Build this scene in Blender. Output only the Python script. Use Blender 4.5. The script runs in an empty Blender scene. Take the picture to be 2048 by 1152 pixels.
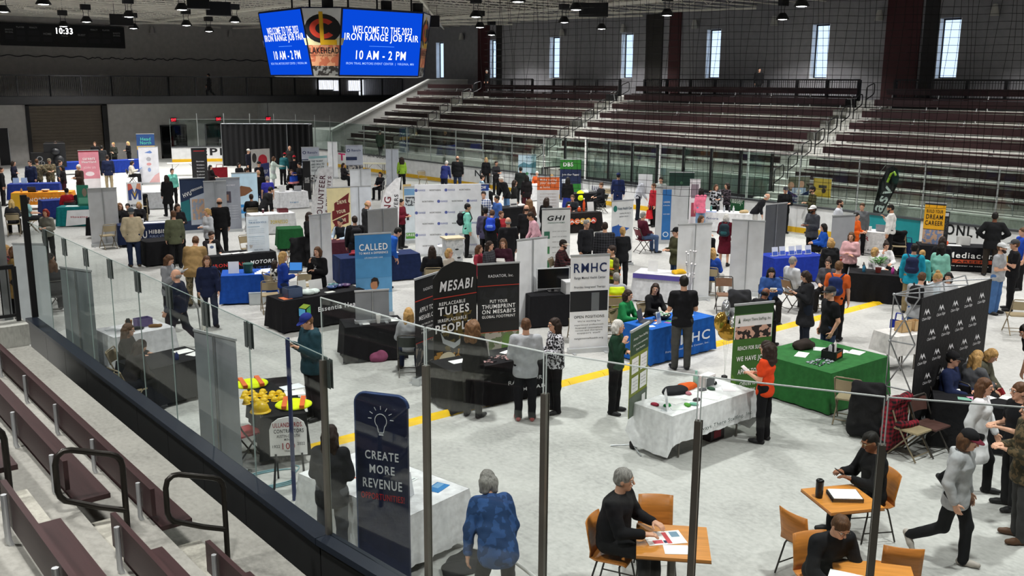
import bpy, bmesh, math, random
import numpy as np
from mathutils import Vector, Matrix
random.seed(7)
RNG = np.random.default_rng(7)
SC = bpy.context.scene
COL = SC.collection
# ---------------------------------------------------------------- camera (fitted to the rink lines of the photo)
FPX = 1915.57
CAMZ = 5.5
YAW, PITCH, ROLL = math.radians(39.41), math.radians(12.099), math.radians(-0.3835)
_F = Vector((math.sin(YAW)*math.cos(PITCH), math.cos(YAW)*math.cos(PITCH), -math.sin(PITCH)))
_R0 = Vector((math.cos(YAW), -math.sin(YAW), 0.0))
_D0 = _F.cross(_R0)
_R = _R0*math.cos(ROLL) + _D0*math.sin(ROLL)
_D = -_R0*math.sin(ROLL) + _D0*math.cos(ROLL)
cam_data = bpy.data.cameras.new('camera')
cam_data.sensor_width = 36.0
cam_data.lens = FPX/2048*36.0
cam_data.clip_start = 0.05
cam_data.clip_end = 300
cam = bpy.data.objects.new('camera', cam_data)
COL.objects.link(cam)
m3 = Matrix((_R, -_D, -_F)).transposed()
cam.matrix_world = Matrix.Translation((0, 0, CAMZ)) @ m3.to_4x4()
SC.camera = cam
SC.view_settings.view_transform = 'Standard'
SC.view_settings.look = 'None'
SC.view_settings.gamma = 1.0
SC.view_settings.use_curve_mapping = False
SC.view_settings.exposure = 0.0
SC.cycles.max_bounces = 6
SC.cycles.diffuse_bounces = 3
SC.cycles.glossy_bounces = 2
SC.cycles.transmission_bounces = 4
SC.cycles.transparent_max_bounces = 24
SC.cycles.caustics_reflective = False
SC.cycles.caustics_refractive = False
SC.cycles.sample_clamp_indirect = 4.0

def G(px, py, z=0.0):
    """where the sight line of a photo pixel meets the level z"""
    d = _R*((px-1024)/FPX) + _D*((py-576)/FPX) + _F
    t = (z-CAMZ)/d.z
    return Vector((d.x*t, d.y*t, z))

def heading(p, a):
    """rotation about z so that the local -Y side looks a degrees round from the viewpoint (0 = to it, 90 = right)"""
    d = Vector((p[0], p[1], 0)).normalized()
    r = Vector((d.y, -d.x, 0))
    h = -d*math.cos(math.radians(a)) + r*math.sin(math.radians(a))
    return math.atan2(h.x, -h.y)

# ---------------------------------------------------------------- sky, exposure
world = bpy.data.worlds.new('sky')
SC.world = world
world.use_nodes = True
_bg = world.node_tree.nodes['Background']
_bg.inputs[0].default_value = (0.86, 0.93, 1.0, 1)
_bg.inputs[1].default_value = 1.6

# ---------------------------------------------------------------- materials
def lin(c):
    return tuple(((v/12.92) if v <= 0.04045 else ((v+0.055)/1.055)**2.4) for v in c)
def rgb(s):
    s = s.lstrip('#')
    return lin(tuple(int(s[i:i+2], 16)/255 for i in (0, 2, 4)))
MATS = {}
def mat(col, rough=0.6, metal=0.0, kind='plain', spec=0.4, c2=None, sc=1.0):
    """procedural material, cached; col and c2 are sRGB hex"""
    key = (col, rough, metal, kind, c2, sc)
    if key in MATS: return MATS[key]
    m = bpy.data.materials.new(kind+'_'+col)
    m.use_nodes = True
    nt = m.node_tree
    b = nt.nodes['Principled BSDF']
    c = (*rgb(col), 1)
    b.inputs['Base Color'].default_value = c
    b.inputs['Roughness'].default_value = rough
    b.inputs['Metallic'].default_value = metal
    b.inputs['Specular IOR Level'].default_value = spec
    N = nt.nodes.new; L = nt.links.new
    def coord(scale=(1, 1, 1)):
        tc = N('ShaderNodeTexCoord'); mp = N('ShaderNodeMapping'); mp.inputs['Scale'].default_value = scale
        L(tc.outputs['Object'], mp.inputs['Vector']); return mp.outputs['Vector']
    def ramp(fac, stops, interp='LINEAR'):
        r = N('ShaderNodeValToRGB'); r.color_ramp.interpolation = interp
        els = r.color_ramp.elements
        while len(els) < len(stops): els.new(0.5)
        for e, (p, cc) in zip(els, stops): e.position = p; e.color = cc
        L(fac, r.inputs['Fac']); return r.outputs['Color']
    def noise(scale, detail=3, vec=None, rough_=0.5):
        n = N('ShaderNodeTexNoise'); n.inputs['Scale'].default_value = scale
        n.inputs['Detail'].default_value = detail; n.inputs['Roughness'].default_value = rough_
        L(vec if vec is not None else coord(), n.inputs['Vector']); return n.outputs['Fac']
    def sh(k): return (*[min(1, v*k) for v in c[:3]], 1)
    if kind == 'plain':
        L(ramp(noise(3*sc, 2), [(0.3, sh(0.9)), (0.7, sh(1.06))]), b.inputs['Base Color'])
    elif kind == 'cloth':
        L(ramp(noise(9*sc, 3), [(0.3, sh(0.82)), (0.7, sh(1.1))]), b.inputs['Base Color'])
        bp = N('ShaderNodeBump'); bp.inputs['Strength'].default_value = 0.35; bp.inputs['Distance'].default_value = 0.02
        L(noise(14*sc, 2), bp.inputs['Height']); L(bp.outputs['Normal'], b.inputs['Normal'])
    elif kind == 'hair':
        L(ramp(noise(30, 2, coord((3, 3, .5))), [(0.3, sh(0.55)), (0.7, sh(1.3))]), b.inputs['Base Color'])
    elif kind == 'two':          # patches of two colours (camouflage, floral prints)
        L(ramp(noise(sc, 2), [(0.46, c), (0.5, (*rgb(c2), 1))], 'CONSTANT'), b.inputs['Base Color'])
    elif kind == 'plaid':
        v = coord((sc, sc, sc))
        sx = N('ShaderNodeSeparateXYZ'); L(v, sx.inputs[0])
        outs = []
        for ax in ('X', 'Z'):
            f = N('ShaderNodeMath'); f.operation = 'FRACT'; L(sx.outputs[ax], f.inputs[0])
            g = N('ShaderNodeMath'); g.operation = 'GREATER_THAN'; g.inputs[1].default_value = 0.5
            L(f.outputs[0], g.inputs[0]); outs.append(g.outputs[0])
        ad = N('ShaderNodeMath'); ad.operation = 'ADD'; L(outs[0], ad.inputs[0]); L(outs[1], ad.inputs[1])
        hf = N('ShaderNodeMath'); hf.operation = 'MULTIPLY'; hf.inputs[1].default_value = 0.5
        L(ad.outputs[0], hf.inputs[0])
        L(ramp(hf.outputs[0], [(0.0, c), (1.0, (*rgb(c2), 1))]), b.inputs['Base Color'])
    elif kind == 'concrete':
        v1 = coord((0.7, 0.5, 1)); v2 = coord((3.2, 2.2, 1))
        n1 = noise(1.3*sc, 6, v1, 0.62); n2 = noise(5*sc, 5, v2, 0.6)
        mx = N('ShaderNodeMath'); mx.operation = 'ADD'; L(n1, mx.inputs[0]); L(n2, mx.inputs[1])
        hf = N('ShaderNodeMath'); hf.operation = 'MULTIPLY'; hf.inputs[1].default_value = 0.5; L(mx.outputs[0], hf.inputs[0])
        L(ramp(hf.outputs[0], [(0.3, sh(0.62)), (0.5, sh(0.95)), (0.68, sh(1.16))]), b.inputs['Base Color'])
        bp = N('ShaderNodeBump'); bp.inputs['Strength'].default_value = 0.15; bp.inputs['Distance'].default_value = 0.01
        L(n2, bp.inputs['Height']); L(bp.outputs['Normal'], b.inputs['Normal'])
    elif kind == 'wood':
        L(ramp(noise(2.5, 4, coord((1, 14, 14))), [(0.3, sh(0.8)), (0.7, sh(1.12))]), b.inputs['Base Color'])
    elif kind == 'block':        # painted masonry
        br = N('ShaderNodeTexBrick'); br.inputs['Scale'].default_value = 1.0
        br.inputs['Brick Width'].default_value = 0.4; br.inputs['Row Height'].default_value = 0.2; br.inputs['Mortar Size'].default_value = 0.008
        br.inputs['Color1'].default_value = c; br.inputs['Color2'].default_value = sh(0.95); br.inputs['Mortar'].default_value = sh(0.82)
        tc = N('ShaderNodeTexCoord'); sx = N('ShaderNodeSeparateXYZ'); cb = N('ShaderNodeCombineXYZ')
        L(tc.outputs['Object'], sx.inputs[0]); a = N('ShaderNodeMath'); L(sx.outputs['X'], a.inputs[0]); L(sx.outputs['Y'], a.inputs[1])
        L(a.outputs[0], cb.inputs['X']); L(sx.outputs['Z'], cb.inputs['Y']); L(cb.outputs[0], br.inputs['Vector'])
        L(br.outputs['Color'], b.inputs['Base Color'])
    elif kind == 'flat':
        pass
    MATS[key] = m
    return m
def emit(col, s):
    key = ('emit', col, s)
    if key in MATS: return MATS[key]
    m = bpy.data.materials.new('glow_'+col); m.use_nodes = True
    nt = m.node_tree; nt.nodes.remove(nt.nodes['Principled BSDF'])
    e = nt.nodes.new('ShaderNodeEmission'); e.inputs[0].default_value = (*rgb(col), 1); e.inputs[1].default_value = s
    nt.links.new(e.outputs[0], nt.nodes['Material Output'].inputs[0])
    MATS[key] = m
    return m
def glass(tint='#EEF4F2', refl=0.05, name='glass'):
    key = (name, tint, refl)
    if key in MATS: return MATS[key]
    m = bpy.data.materials.new(name); m.use_nodes = True
    nt = m.node_tree; nt.nodes.remove(nt.nodes['Principled BSDF'])
    N = nt.nodes.new; L = nt.links.new
    t = N('ShaderNodeBsdfTransparent'); t.inputs[0].default_value = (*rgb(tint), 1)
    g = N('ShaderNodeBsdfGlossy'); g.inputs['Roughness'].default_value = 0.02
    fr = N('ShaderNodeLayerWeight'); fr.inputs[0].default_value = 0.35
    mm = N('ShaderNodeMath'); mm.operation = 'MULTIPLY_ADD'; mm.inputs[1].default_value = 0.12; mm.inputs[2].default_value = refl
    L(fr.outputs['Fresnel'], mm.inputs[0])
    mm2 = N('ShaderNodeMath'); mm2.operation = 'MINIMUM'; mm2.inputs[1].default_value = 0.5; L(mm.outputs[0], mm2.inputs[0])
    mx = N('ShaderNodeMixShader'); L(mm2.outputs[0], mx.inputs[0]); L(t.outputs[0], mx.inputs[1]); L(g.outputs[0], mx.inputs[2])
    L(mx.outputs[0], nt.nodes['Material Output'].inputs[0])
    MATS[key] = m
    return m
BLACK = '#151517'
M_STEEL = mat('#B9BDC0', 0.35, 0.9); M_ALU = mat('#C9CCCE', 0.4, 0.6); M_BLK = mat(BLACK, 0.5); M_WHITE = mat('#F2F2F0', 0.55)
M_DKSTEEL = mat('#57544E', 0.38, 0.75)

# ---------------------------------------------------------------- mesh building
class MB:
    """collects shapes, then links them as ONE mesh object"""
    def __init__(s): s.v = []; s.f = []; s.mi = []; s.mats = []; s.cur = 0; s.smooth = False; s.sm = []
    def use(s, m):
        if m not in s.mats: s.mats.append(m)
        s.cur = s.mats.index(m); return s
    def add(s, vs, fs, smooth=False):
        o = len(s.v); s.v += [tuple(v) for v in vs]
        for f in fs: s.f.append(tuple(i+o for i in f)); s.mi.append(s.cur); s.sm.append(smooth)
        return s
    def box(s, a, b, M=None):
        x0, y0, z0 = a; x1, y1, z1 = b
        vs = [(x0, y0, z0), (x1, y0, z0), (x1, y1, z0), (x0, y1, z0), (x0, y0, z1), (x1, y0, z1), (x1, y1, z1), (x0, y1, z1)]
        if M is not None: vs = [M @ Vector(v) for v in vs]
        return s.add(vs, [(0, 3, 2, 1), (4, 5, 6, 7), (0, 1, 5, 4), (1, 2, 6, 5), (2, 3, 7, 6), (3, 0, 4, 7)])
    def cbox(s, c, d, M=None):
        return s.box([c[i]-d[i]/2 for i in range(3)], [c[i]+d[i]/2 for i in range(3)], M)
    def beam(s, p, q, w, h, up=(0, 0, 1)):
        p = Vector(p); q = Vector(q); d = (q-p).normalized(); u = Vector(up)
        if abs(d.dot(u)) > 0.98: u = Vector((0, 1, 0))
        x = d.cross(u).normalized(); u = x.cross(d)
        vs = []
        for c in (p, q):
            for a, b in ((-1, -1), (1, -1), (1, 1), (-1, 1)): vs.append(c + x*(a*w/2) + u*(b*h/2))
        return s.add(vs, [(0, 1, 2, 3), (7, 6, 5, 4), (0, 4, 5, 1), (1, 5, 6, 2), (2, 6, 7, 3), (3, 7, 4, 0)])
    def tube(s, pts, r, n=8, r2=None, closed=False):
        P = [Vector(p) for p in pts]; m = len(P); vs = []; prev = None
        for i, p in enumerate(P):
            if closed: t = (P[(i+1) % m]-P[i-1])
            else: t = (P[min(i+1, m-1)]-P[max(i-1, 0)])
            t.normalize()
            if prev is None:
                a = Vector((0, 0, 1)) if abs(t.z) < 0.9 else Vector((1, 0, 0)); x = t.cross(a).normalized()
            else:
                x = (prev - t*prev.dot(t))
                x = x.normalized() if x.length > 1e-6 else t.orthogonal().normalized()
            prev = x; y = t.cross(x)
            rr = r if r2 is None else r+(r2-r)*i/max(1, m-1)
            for k in range(n):
                a = 2*math.pi*k/n; vs.append(p + x*(rr*math.cos(a)) + y*(rr*math.sin(a)))
        fs = []
        for i in range(m if closed else m-1):
            j = (i+1) % m
            for k in range(n): fs.append((i*n+k, i*n+(k+1) % n, j*n+(k+1) % n, j*n+k))
        s.add(vs, fs, True)
        if not closed:
            s.add(vs[:n], [tuple(range(n))[::-1]]); s.add(vs[-n:], [tuple(range(n))])
        return s
    def lathe(s, prof, c=(0, 0, 0), n=16, M=None):
        vs = []; fs = []
        for r, z in prof:
            for k in range(n):
                a = 2*math.pi*k/n; v = Vector((c[0]+r*math.cos(a), c[1]+r*math.sin(a), c[2]+z)); vs.append(M @ v if M is not None else v)
        for i in range(len(prof)-1):
            for k in range(n): fs.append((i*n+k, i*n+(k+1) % n, (i+1)*n+(k+1) % n, (i+1)*n+k))
        s.add(vs, fs, True)
        if prof[0][0] > 1e-4: s.add(vs[:n], [tuple(range(n))[::-1]])
        if prof[-1][0] > 1e-4: s.add(vs[-n:], [tuple(range(n))])
        return s
    def prism(s, poly, y0, y1, M=None):
        """polygon in the x-z plane, from y0 (front) to y1"""
        n = len(poly)
        vs = [Vector((x, y0, z)) for x, z in poly]+[Vector((x, y1, z)) for x, z in poly]
        if M is not None: vs = [M @ v for v in vs]
        fs = [tuple(range(n)), tuple(range(2*n-1, n-1, -1))]+[(i, i+n, (i+1) % n+n, (i+1) % n) for i in range(n)]
        return s.add(vs, fs)
    def extr(s, poly, z0, z1):
        """polygon in plan, from z0 up to z1"""
        n = len(poly)
        vs = [(x, y, z0) for x, y in poly]+[(x, y, z1) for x, y in poly]
        fs = [tuple(range(n))[::-1], tuple(range(n, 2*n))]+[(i, (i+1) % n, (i+1) % n+n, i+n) for i in range(n)]
        return s.add(vs, fs)
    def ball(s, c, r, n=10, M=None):
        r = (r, r, r) if not hasattr(r, '__len__') else r
        prof = [(math.sin(math.pi*i/(n//2+1)), -math.cos(math.pi*i/(n//2+1))) for i in range(1, n//2+1)]
        vs = [Vector((c[0], c[1], c[2]-r[2]))]; fs = []
        for q, z in prof:
            for k in range(n):
                a = 2*math.pi*k/n; vs.append(Vector((c[0]+r[0]*q*math.cos(a), c[1]+r[1]*q*math.sin(a), c[2]+r[2]*z)))
        vs.append(Vector((c[0], c[1], c[2]+r[2]))); L = len(prof); e = len(vs)-1
        for k in range(n):
            fs.append((0, 1+(k+1) % n, 1+k)); fs.append((e, 1+(L-1)*n+k, 1+(L-1)*n+(k+1) % n))
            for i in range(L-1): fs.append((1+i*n+k, 1+i*n+(k+1) % n, 1+(i+1)*n+(k+1) % n, 1+(i+1)*n+k))
        if M is not None: vs = [M @ v for v in vs]
        return s.add(vs, fs, True)
    def mesh(s, name):
        me = bpy.data.meshes.new(name); me.from_pydata(s.v, [], s.f)
        for m in s.mats: me.materials.append(m)
        me.polygons.foreach_set('material_index', s.mi); me.polygons.foreach_set('use_smooth', s.sm)
        me.update(); return me
    def build(s, name, m=None, parent=None, loc=None, rz=0.0):
        if m is not None and not s.mats: s.mats = [m]
        o = bpy.data.objects.new(name, s.mesh(name)); COL.objects.link(o)
        if parent is not None: o.parent = parent; KIDS.setdefault(parent, []).append(o)
        if loc is not None: o.location = loc
        if rz: o.rotation_euler.z = rz
        return o
def arc(c, r, a0, a1, n, z=0.0):
    return [(c[0]+r*math.cos(a0+(a1-a0)*i/n), c[1]+r*math.sin(a0+(a1-a0)*i/n), z) for i in range(n+1)]
def tag(o, label=None, cat=None, group=None, kind=None):
    if label: o['label'] = label
    if cat: o['category'] = cat
    if group: o['group'] = group
    if kind: o['kind'] = kind
    return o
def empty(name, loc, rz=0.0, label=None, cat=None, group=None):
    o = bpy.data.objects.new(name, None); COL.objects.link(o); o.location = loc; o.rotation_euler.z = rz
    o.empty_display_size = 0.2
    return tag(o, label, cat, group)
KIDS = {}
def dup(root, loc, rz, label=None, group=None):
    """copy a thing, its parts and their sub-parts"""
    def rec(o, par):
        c = o.copy(); COL.objects.link(c)
        if par is not None: c.parent = par
        for k in KIDS.get(o, ()): KIDS.setdefault(c, []).append(rec(k, c))
        return c
    r = rec(root, None); r.location = loc; r.rotation_euler.z = rz
    if label: r['label'] = label
    if group: r['group'] = group
    return r
def struct(o, kind='structure'): o['kind'] = kind; return o

# ---------------------------------------------------------------- lettering
TXT = {}
def text_data(s, bold, shear):
    key = (s, bold, shear)
    if key not in TXT:
        cu = bpy.data.curves.new('t', 'FONT'); cu.body = s; cu.resolution_u = 3; cu.shear = shear
        cu.offset = 0.008*bold; cu.fill_mode = 'FRONT'; cu.space_character = 1.06+0.05*bold
        ob = bpy.data.objects.new('t', cu)
        me = ob.to_mesh()
        v = np.array([x.co[:] for x in me.vertices]) if len(me.vertices) else np.zeros((1, 3))
        f = [tuple(p.vertices) for p in me.polygons]
        ob.to_mesh_clear(); bpy.data.objects.remove(ob); bpy.data.curves.remove(cu)
        lo = v.min(0); hi = v.max(0); v = (v-lo)/np.maximum(hi-lo, 1e-6)
        TXT[key] = (v, f, (hi-lo)[0]/max((hi-lo)[1], 1e-6))
    return TXT[key]
def put_text(mb, s, cx, cz, w, h, m, y=-0.004, bold=1, shear=0, tilt=0.0):
    """lettering filling the box w x h round (cx, cz) of a panel's x-z face"""
    v, f, asp = text_data(s, bold, shear)
    if w is None: w = h*asp
    if h is None: h = w/asp
    mb.use(m); ct, st = math.cos(tilt), math.sin(tilt)
    pts = []
    for x, z, _ in v:
        a = (x-.5)*w; b = (z-.5)*h
        pts.append((cx+a*ct-b*st, y, cz+a*st+b*ct))
    mb.add(pts, f)
def ell(cx, cz, rx, rz, n=24): return [(cx+rx*math.cos(2*math.pi*i/n), cz+rz*math.sin(2*math.pi*i/n)) for i in range(n)]
def flat(mb, poly, y, m):
    mb.use(m); mb.add([(x, y, z) for x, z in poly], [tuple(range(len(poly)))])
# ================================================================ LIGHTS of the hall: high-bay lamps and added fill lights
M_CONC = mat('#BDBDB9', 0.55, kind='concrete')
M_TREAD = mat('#AFAFA8', 0.7, kind='concrete', sc=1.7)
M_WALL = mat('#86858A', 0.8); M_WALLD = mat('#B4B1AD', 0.8); M_BLOCK = mat('#C9C9C6', 0.75, kind='block')
M_MAROON = mat('#352122', 0.45, kind='wood'); M_LENS = emit('#FFFFFF', 14.0)
XN, XF, YE, CR = 4.217, 31.3, 66.0, 8.9
LAMP_PX = [(7, 24), (87, 9), (127, 53), (173, 44), (258, 34), (267, 57), (364, 20), (373, 51), (418, 63), (470, 44), (952, 34), (960, 55),
           (983, 70), (1036, 4), (1128, 45), (1152, 20), (1203, 58), (1334, 31), (1565, 39), (1603, 13)]
def make_lamp():
    r = empty('high_bay_lamp', (0, 0, 0), 0, 'black high bay lamp with glowing lens hanging under the roof joists', 'ceiling lamp', 'high bay lamps under the roof')
    b = MB(); b.lathe([(.12, .3), (.16, .27), (.3, .04), (.31, 0.0)], n=18); b.build('reflector', M_BLK, r)
    b = MB(); b.lathe([(.285, .012), (0.0, -.03)], n=18); b.build('lens', M_LENS, r)
    b = MB(); b.box((-.24, -.13, .62), (.24, .13, .9)); b.build('ballast_box', M_BLK, r)
    for x in (-.15, .15):
        b = MB(); b.tube([(x, 0, .28), (x*.8, .02, .45), (x, 0, .63)], .014, 6); b.build('hanger', M_BLK, r)
    return r
def lamp_or_fill(x, y, z, power):
    l = bpy.data.lights.new('lamp_or_fill', 'AREA'); l.shape = 'DISK'; l.size = 0.55; l.energy = power; l.spread = math.radians(128)
    l.color = (1.0, 0.985, 0.96)
    o = bpy.data.objects.new('lamp_or_fill', l); COL.objects.link(o); o.location = (x, y, z)
LIGHT_W = 295
_proto = make_lamp()
for i, (px, py) in enumerate(LAMP_PX):
    p = G(px, py, 8.5)
    o = _proto if i == 0 else dup(_proto, p, 0)
    o.location = p
    lamp_or_fill(p.x, p.y, 8.44, LIGHT_W)
    b = MB(); b.tube([(0, 0, .9), (0, 0, 1.64)], .012, 6); b.build('hook', M_BLK, o)
for x, y in [(9, 33), (15.5, 33), (9.5, 23), (15.5, 23), (21.5, 24), (27.5, 19), (33.5, 17), (9, 13), (15, 13), (21, 14), (27, 10), (33, 8),
             (9, 4), (15, 4), (21, 4), (27, 2), (36, 57), (28, 62), (18, 65), (1.5, 19), (0.9, 13), (1.2, 5), (-2, 9), (21.5, 37), (39.5, 16)]:
    lamp_or_fill(x, y, 8.44, LIGHT_W)          # unseen lamps of the grid, plus lights added to brighten far end and stand

# ================================================================ SHELL
b = MB(); b.box((-8, -14, -.2), (44, 76, 0)); struct(b.build('floor', M_CONC))
M_CEIL = mat('#6E6C67', 0.8)
b = MB(); b.box((-9, -15, 10.2), (44.5, 76, 10.4))
for k in range(92): b.box((-8, -14+k*.97, 10.12), (43.5, -13.6+k*.97, 10.2))
struct(b.build('ceiling', M_CEIL))
M_JOIST = mat('#ECE8DC', 0.5)
jn = 1
for k in range(42):                               # bar joists across the hall
    y = 13+k*1.38
    b = MB(); b.cbox((18, y, 9.52), (50, .13, .05)); b.cbox((18, y, 10.06), (50, .1, .055))
    xs = np.arange(-6.5, 43, 1.1)
    for q, x in enumerate(xs[:-1]): b.beam((x, y, 9.53 if q % 2 else 10.05), (x+1.1, y, 10.05 if q % 2 else 9.53), .03, .03)
    struct(b.build('trim_%d' % jn, M_JOIST)); jn += 1
for x, y0, y1 in [(12, 16, 71), (24, 16, 71), (36, 16, 71)]:
    b = MB(); b.cbox((x, (y0+y1)/2, 9.42), (.16, y1-y0, .14)); struct(b.build('trim_%d' % jn, M_JOIST)); jn += 1
for (p, q) in [((22, 71, 9.36), (42.6, 52, 9.36)), ((31, 71, 9.36), (42.6, 40, 9.36)), ((36, 50, 9.36), (42.6, 32, 9.36)), ((14, 60, 9.36), (30, 71, 9.36)), ((24, 36, 9.36), (42.6, 60, 9.36))]:
    b = MB(); b.beam(p, q, .12, .1); struct(b.build('trim_%d' % jn, M_JOIST)); jn += 1
def speaker(px, py, w, label):
    p = G(px, py, 8.7)
    r = empty('hanging_speaker', p, heading(p, 0), label, 'speaker', None)
    b = MB(); b.box((-w/2, -.25, -.3), (w/2, .25, .3)); b.build('cabinet', M_BLK, r)
    b = MB(); b.box((-w/2+.04, -.27, -.26), (w/2-.04, -.25, .26)); b.build('grille', mat('#0E0E10', .8), r)
    b = MB(); b.tube([(-w*.3, 0, .3), (-w*.3, 0, 1.45)], .012, 6); b.tube([(w*.3, 0, .3), (w*.3, 0, 1.45)], .012, 6); b.build('hanger', M_BLK, r)
speaker(243, 40, 1.2, 'black speaker box under the roof right above the end of the wall scoreboard')
speaker(437, 18, 1.1, 'black speaker box under the roof left of the hanging video board')
speaker(1187, 20, 1.3, 'black speaker box under the roof right of the video board before the net')
speaker(866, 43, .7, 'small black speaker beside the right edge of the hanging video board')
speaker(396, 3, .9, 'black speaker box cut by the top edge of the picture')

# right-hand (far side) wall with six slit windows
WIN = [(61.1, 5.85, 8.46), (54.6, 5.85, 8.44), (48.1, 5.79, 8.41), (41.55, 5.77, 8.42), (35.0, 5.8, 8.41), (28.3, 5.81, 8.45), (21.75, 5.82, 8.44), (15.2, 5.82, 8.44)]
b = MB(); X0, X1 = 43.0, 43.42
b.box((X0, -14, 0), (X1, 72.4, 5.8)); b.box((X0, -14, 8.44), (X1, 72.4, 10.2))
ys = [72.4]
for y, z0, z1 in WIN: ys += [y+.5, y-.5]
ys.append(-14)
for i in range(0, len(ys), 2): b.box((X0, ys[i+1], 5.8), (X1, ys[i], 8.44))
struct(b.build('wall_right', M_WALL))
for n, (y, z0, z1) in enumerate(WIN):
    b = MB(); xw = X1-.1
    b.box((xw, y-.5, 5.8), (xw+.06, y-.43, 8.44)); b.box((xw, y+.43, 5.8), (xw+.06, y+.5, 8.44))
    b.box((xw, y-.5, 5.8), (xw+.06, y+.5, 5.87)); b.box((xw, y-.5, 8.37), (xw+.06, y+.5, 8.44))
    f = struct(b.build('window_%d' % (n+1), M_BLK))
    b = MB(); b.box((xw+.02, y-.43, 5.87), (xw+.03, y+.43, 8.37)); b.build('pane', glass('#E8F2FF', .03), f)
    b = MB(); b.box((X0-.01, y+.478, 5.82), (xw-.002, y+.5, 8.43)); b.box((X0-.01, y-.5, 5.82), (xw-.002, y-.478, 8.43)); b.box((X0-.01, y-.5, 5.8), (xw-.002, y+.5, 5.82)); b.build('reveal', mat('#FAFAF8', .6), f)
for n, (ya, yb, c) in enumerate([(56.3, 54.95, '#3B1216'), (54.2, 53.6, '#1D1B1B'), (40.0, 38.7, '#211E1C'), (38.2, 37.35, '#3B1216'), (24.8, 23.1, '#3B1216'), (22.95, 22.3, '#1D1B1B')]):
    b = MB(); b.box((42.93, yb, 4.75), (43.0, ya, 9.45)); struct(b.build('trim_%d' % (60+n), mat(c, .6)))
# end wall: upper wall, lower wall with openings
b = MB(); b.box((-8, 72, 3.9), (42.3, 72.4, 10.2)); b.box((42.3, 72, 5.66), (43, 72.4, 10.2)); struct(b.build('wall_end', M_WALLD))
b = MB(); b.box((-8, 69.6, 0), (14.0, 70, 4)); b.box((14.0, 69.6, 2.4), (14.65, 70, 4)); b.box((14.65, 69.6, 0), (16.0, 70, 4)); b.box((16, 69.6, 3.8), (20.6, 70, 4)); b.box((20.6, 69.6, 0), (32, 70, 4))
struct(b.build('wall_end_lower', mat('#BDBAB6', .75)))
b = MB(); b.box((16.0, 69.75, 0), (20.6, 69.85, 3.8))
for k in range(19): b.box((16.0, 69.72, k*.2+.01), (20.6, 69.76, k*.2+.18))
d = struct(b.build('door_1', mat('#6A6053', .6)))
b = MB(); b.box((15.78, 69.5, 0), (16.0, 69.9, 3.9)); b.box((20.6, 69.5, 0), (20.95, 69.9, 3.9)); b.box((15.78, 69.5, 3.8), (20.95, 69.9, 4.0)); b.build('door_frame', M_BLK, d)
def double_door(n, x0, x1):
    b = MB()
    for a, c in ((x0, (x0+x1)/2), ((x0+x1)/2, x1)):
        b.box((a, 69.5, 0), (a+.08, 69.6, 2.35)); b.box((c-.08, 69.5, 0), (c, 69.6, 2.35)); b.box((a, 69.5, 2.25), (c, 69.6, 2.35)); b.box((a, 69.5, 0), (c, 69.6, .2)); b.box((a, 69.5, 1.0), (c, 69.56, 1.08))
    d = struct(b.build('door_%d' % n, M_BLK))
    b = MB(); b.box((x0+.05, 69.54, .1), (x1-.05, 69.58, 2.3)); b.build('pane', mat('#0B0C0E', .1), d)
    b = MB(); b.box(((x0+x1)/2-.06, 69.42, .95), ((x0+x1)/2-.02, 69.5, 1.25)); b.box(((x0+x1)/2+.02, 69.42, .95), ((x0+x1)/2+.06, 69.5, 1.25)); b.build('door_handle', M_STEEL, d)
double_door(2, 24.5, 26.4); double_door(3, 27.8, 29.9)
b = MB(); b.box((13.0, 69.62, 0), (14.62, 69.7, 2.4)); struct(b.build('door_4', mat('#101012', .4)))
for x, w in ((25.5, 'left'), (28.85, 'middle'), (32.2, 'right')):
    o = empty('exit_sign', (x, 69.5 if x < 32 else 68.2, 2.72), 0, 'red glowing EXIT sign over the end doors, %s of three' % ('leftmost' if w == 'left' else w if w == 'middle' else 'rightmost'), 'exit sign', 'exit signs over the end doors')
    b = MB(); b.box((-.2, 0, -.14), (.2, .1, .14)); b.build('box', mat('#5A0B12', .4), o)
    b = MB(); put_text(b, 'EXIT', 0, 0, .34, .2, emit('#FF2038', 3.0), -.006); b.build('lettering', None, o)
    if x > 32:
        b = MB(); b.tube([(0, .05, .14), (0, .05, 1.25)], .015, 6); b.build('stem', M_BLK, o)
# side room wall right of the end doors, low white walls beside the far stand
b = MB(); b.box((32, 68.3, 0), (43, 70, 4.28)); struct(b.build('wall_end_right', mat('#C9C8C6', .75)))
b = MB(); b.prism([(31.7, 0), (43, 0), (43, 5.66), (39.7, 5.66), (31.9, 2.3), (31.7, 2.3)], 57.6, 57.9); struct(b.build('wall_stand_end', M_BLOCK))
b = MB(); b.prism([(31.7, 5.72-3.5), (31.9, 2.28), (39.7, 5.64), (43, 5.64), (43, 5.72), (39.65, 5.72), (31.7, 2.36)], 57.56, 57.94); struct(b.build('trim_70', mat('#D9D9D7', .6)))
b = MB(); b.prism([(31.7, 0), (36.5, 0), (36.5, 2.3), (31.75, 2.3), (31.7, 1.6)], 57.95, 62.2)
struct(b.build('wall_stand_low', mat('#B9B8B6', .75)))
# the unseen rest of the shell
b = MB(); b.box((-8.4, -14.4, 0), (-8, 72.4, 10.2)); struct(b.build('wall_left', M_WALL))
b = MB(); b.box((-8, -14.4, 0), (43.4, -14, 10.2)); struct(b.build('wall_near', M_WALL))

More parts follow.
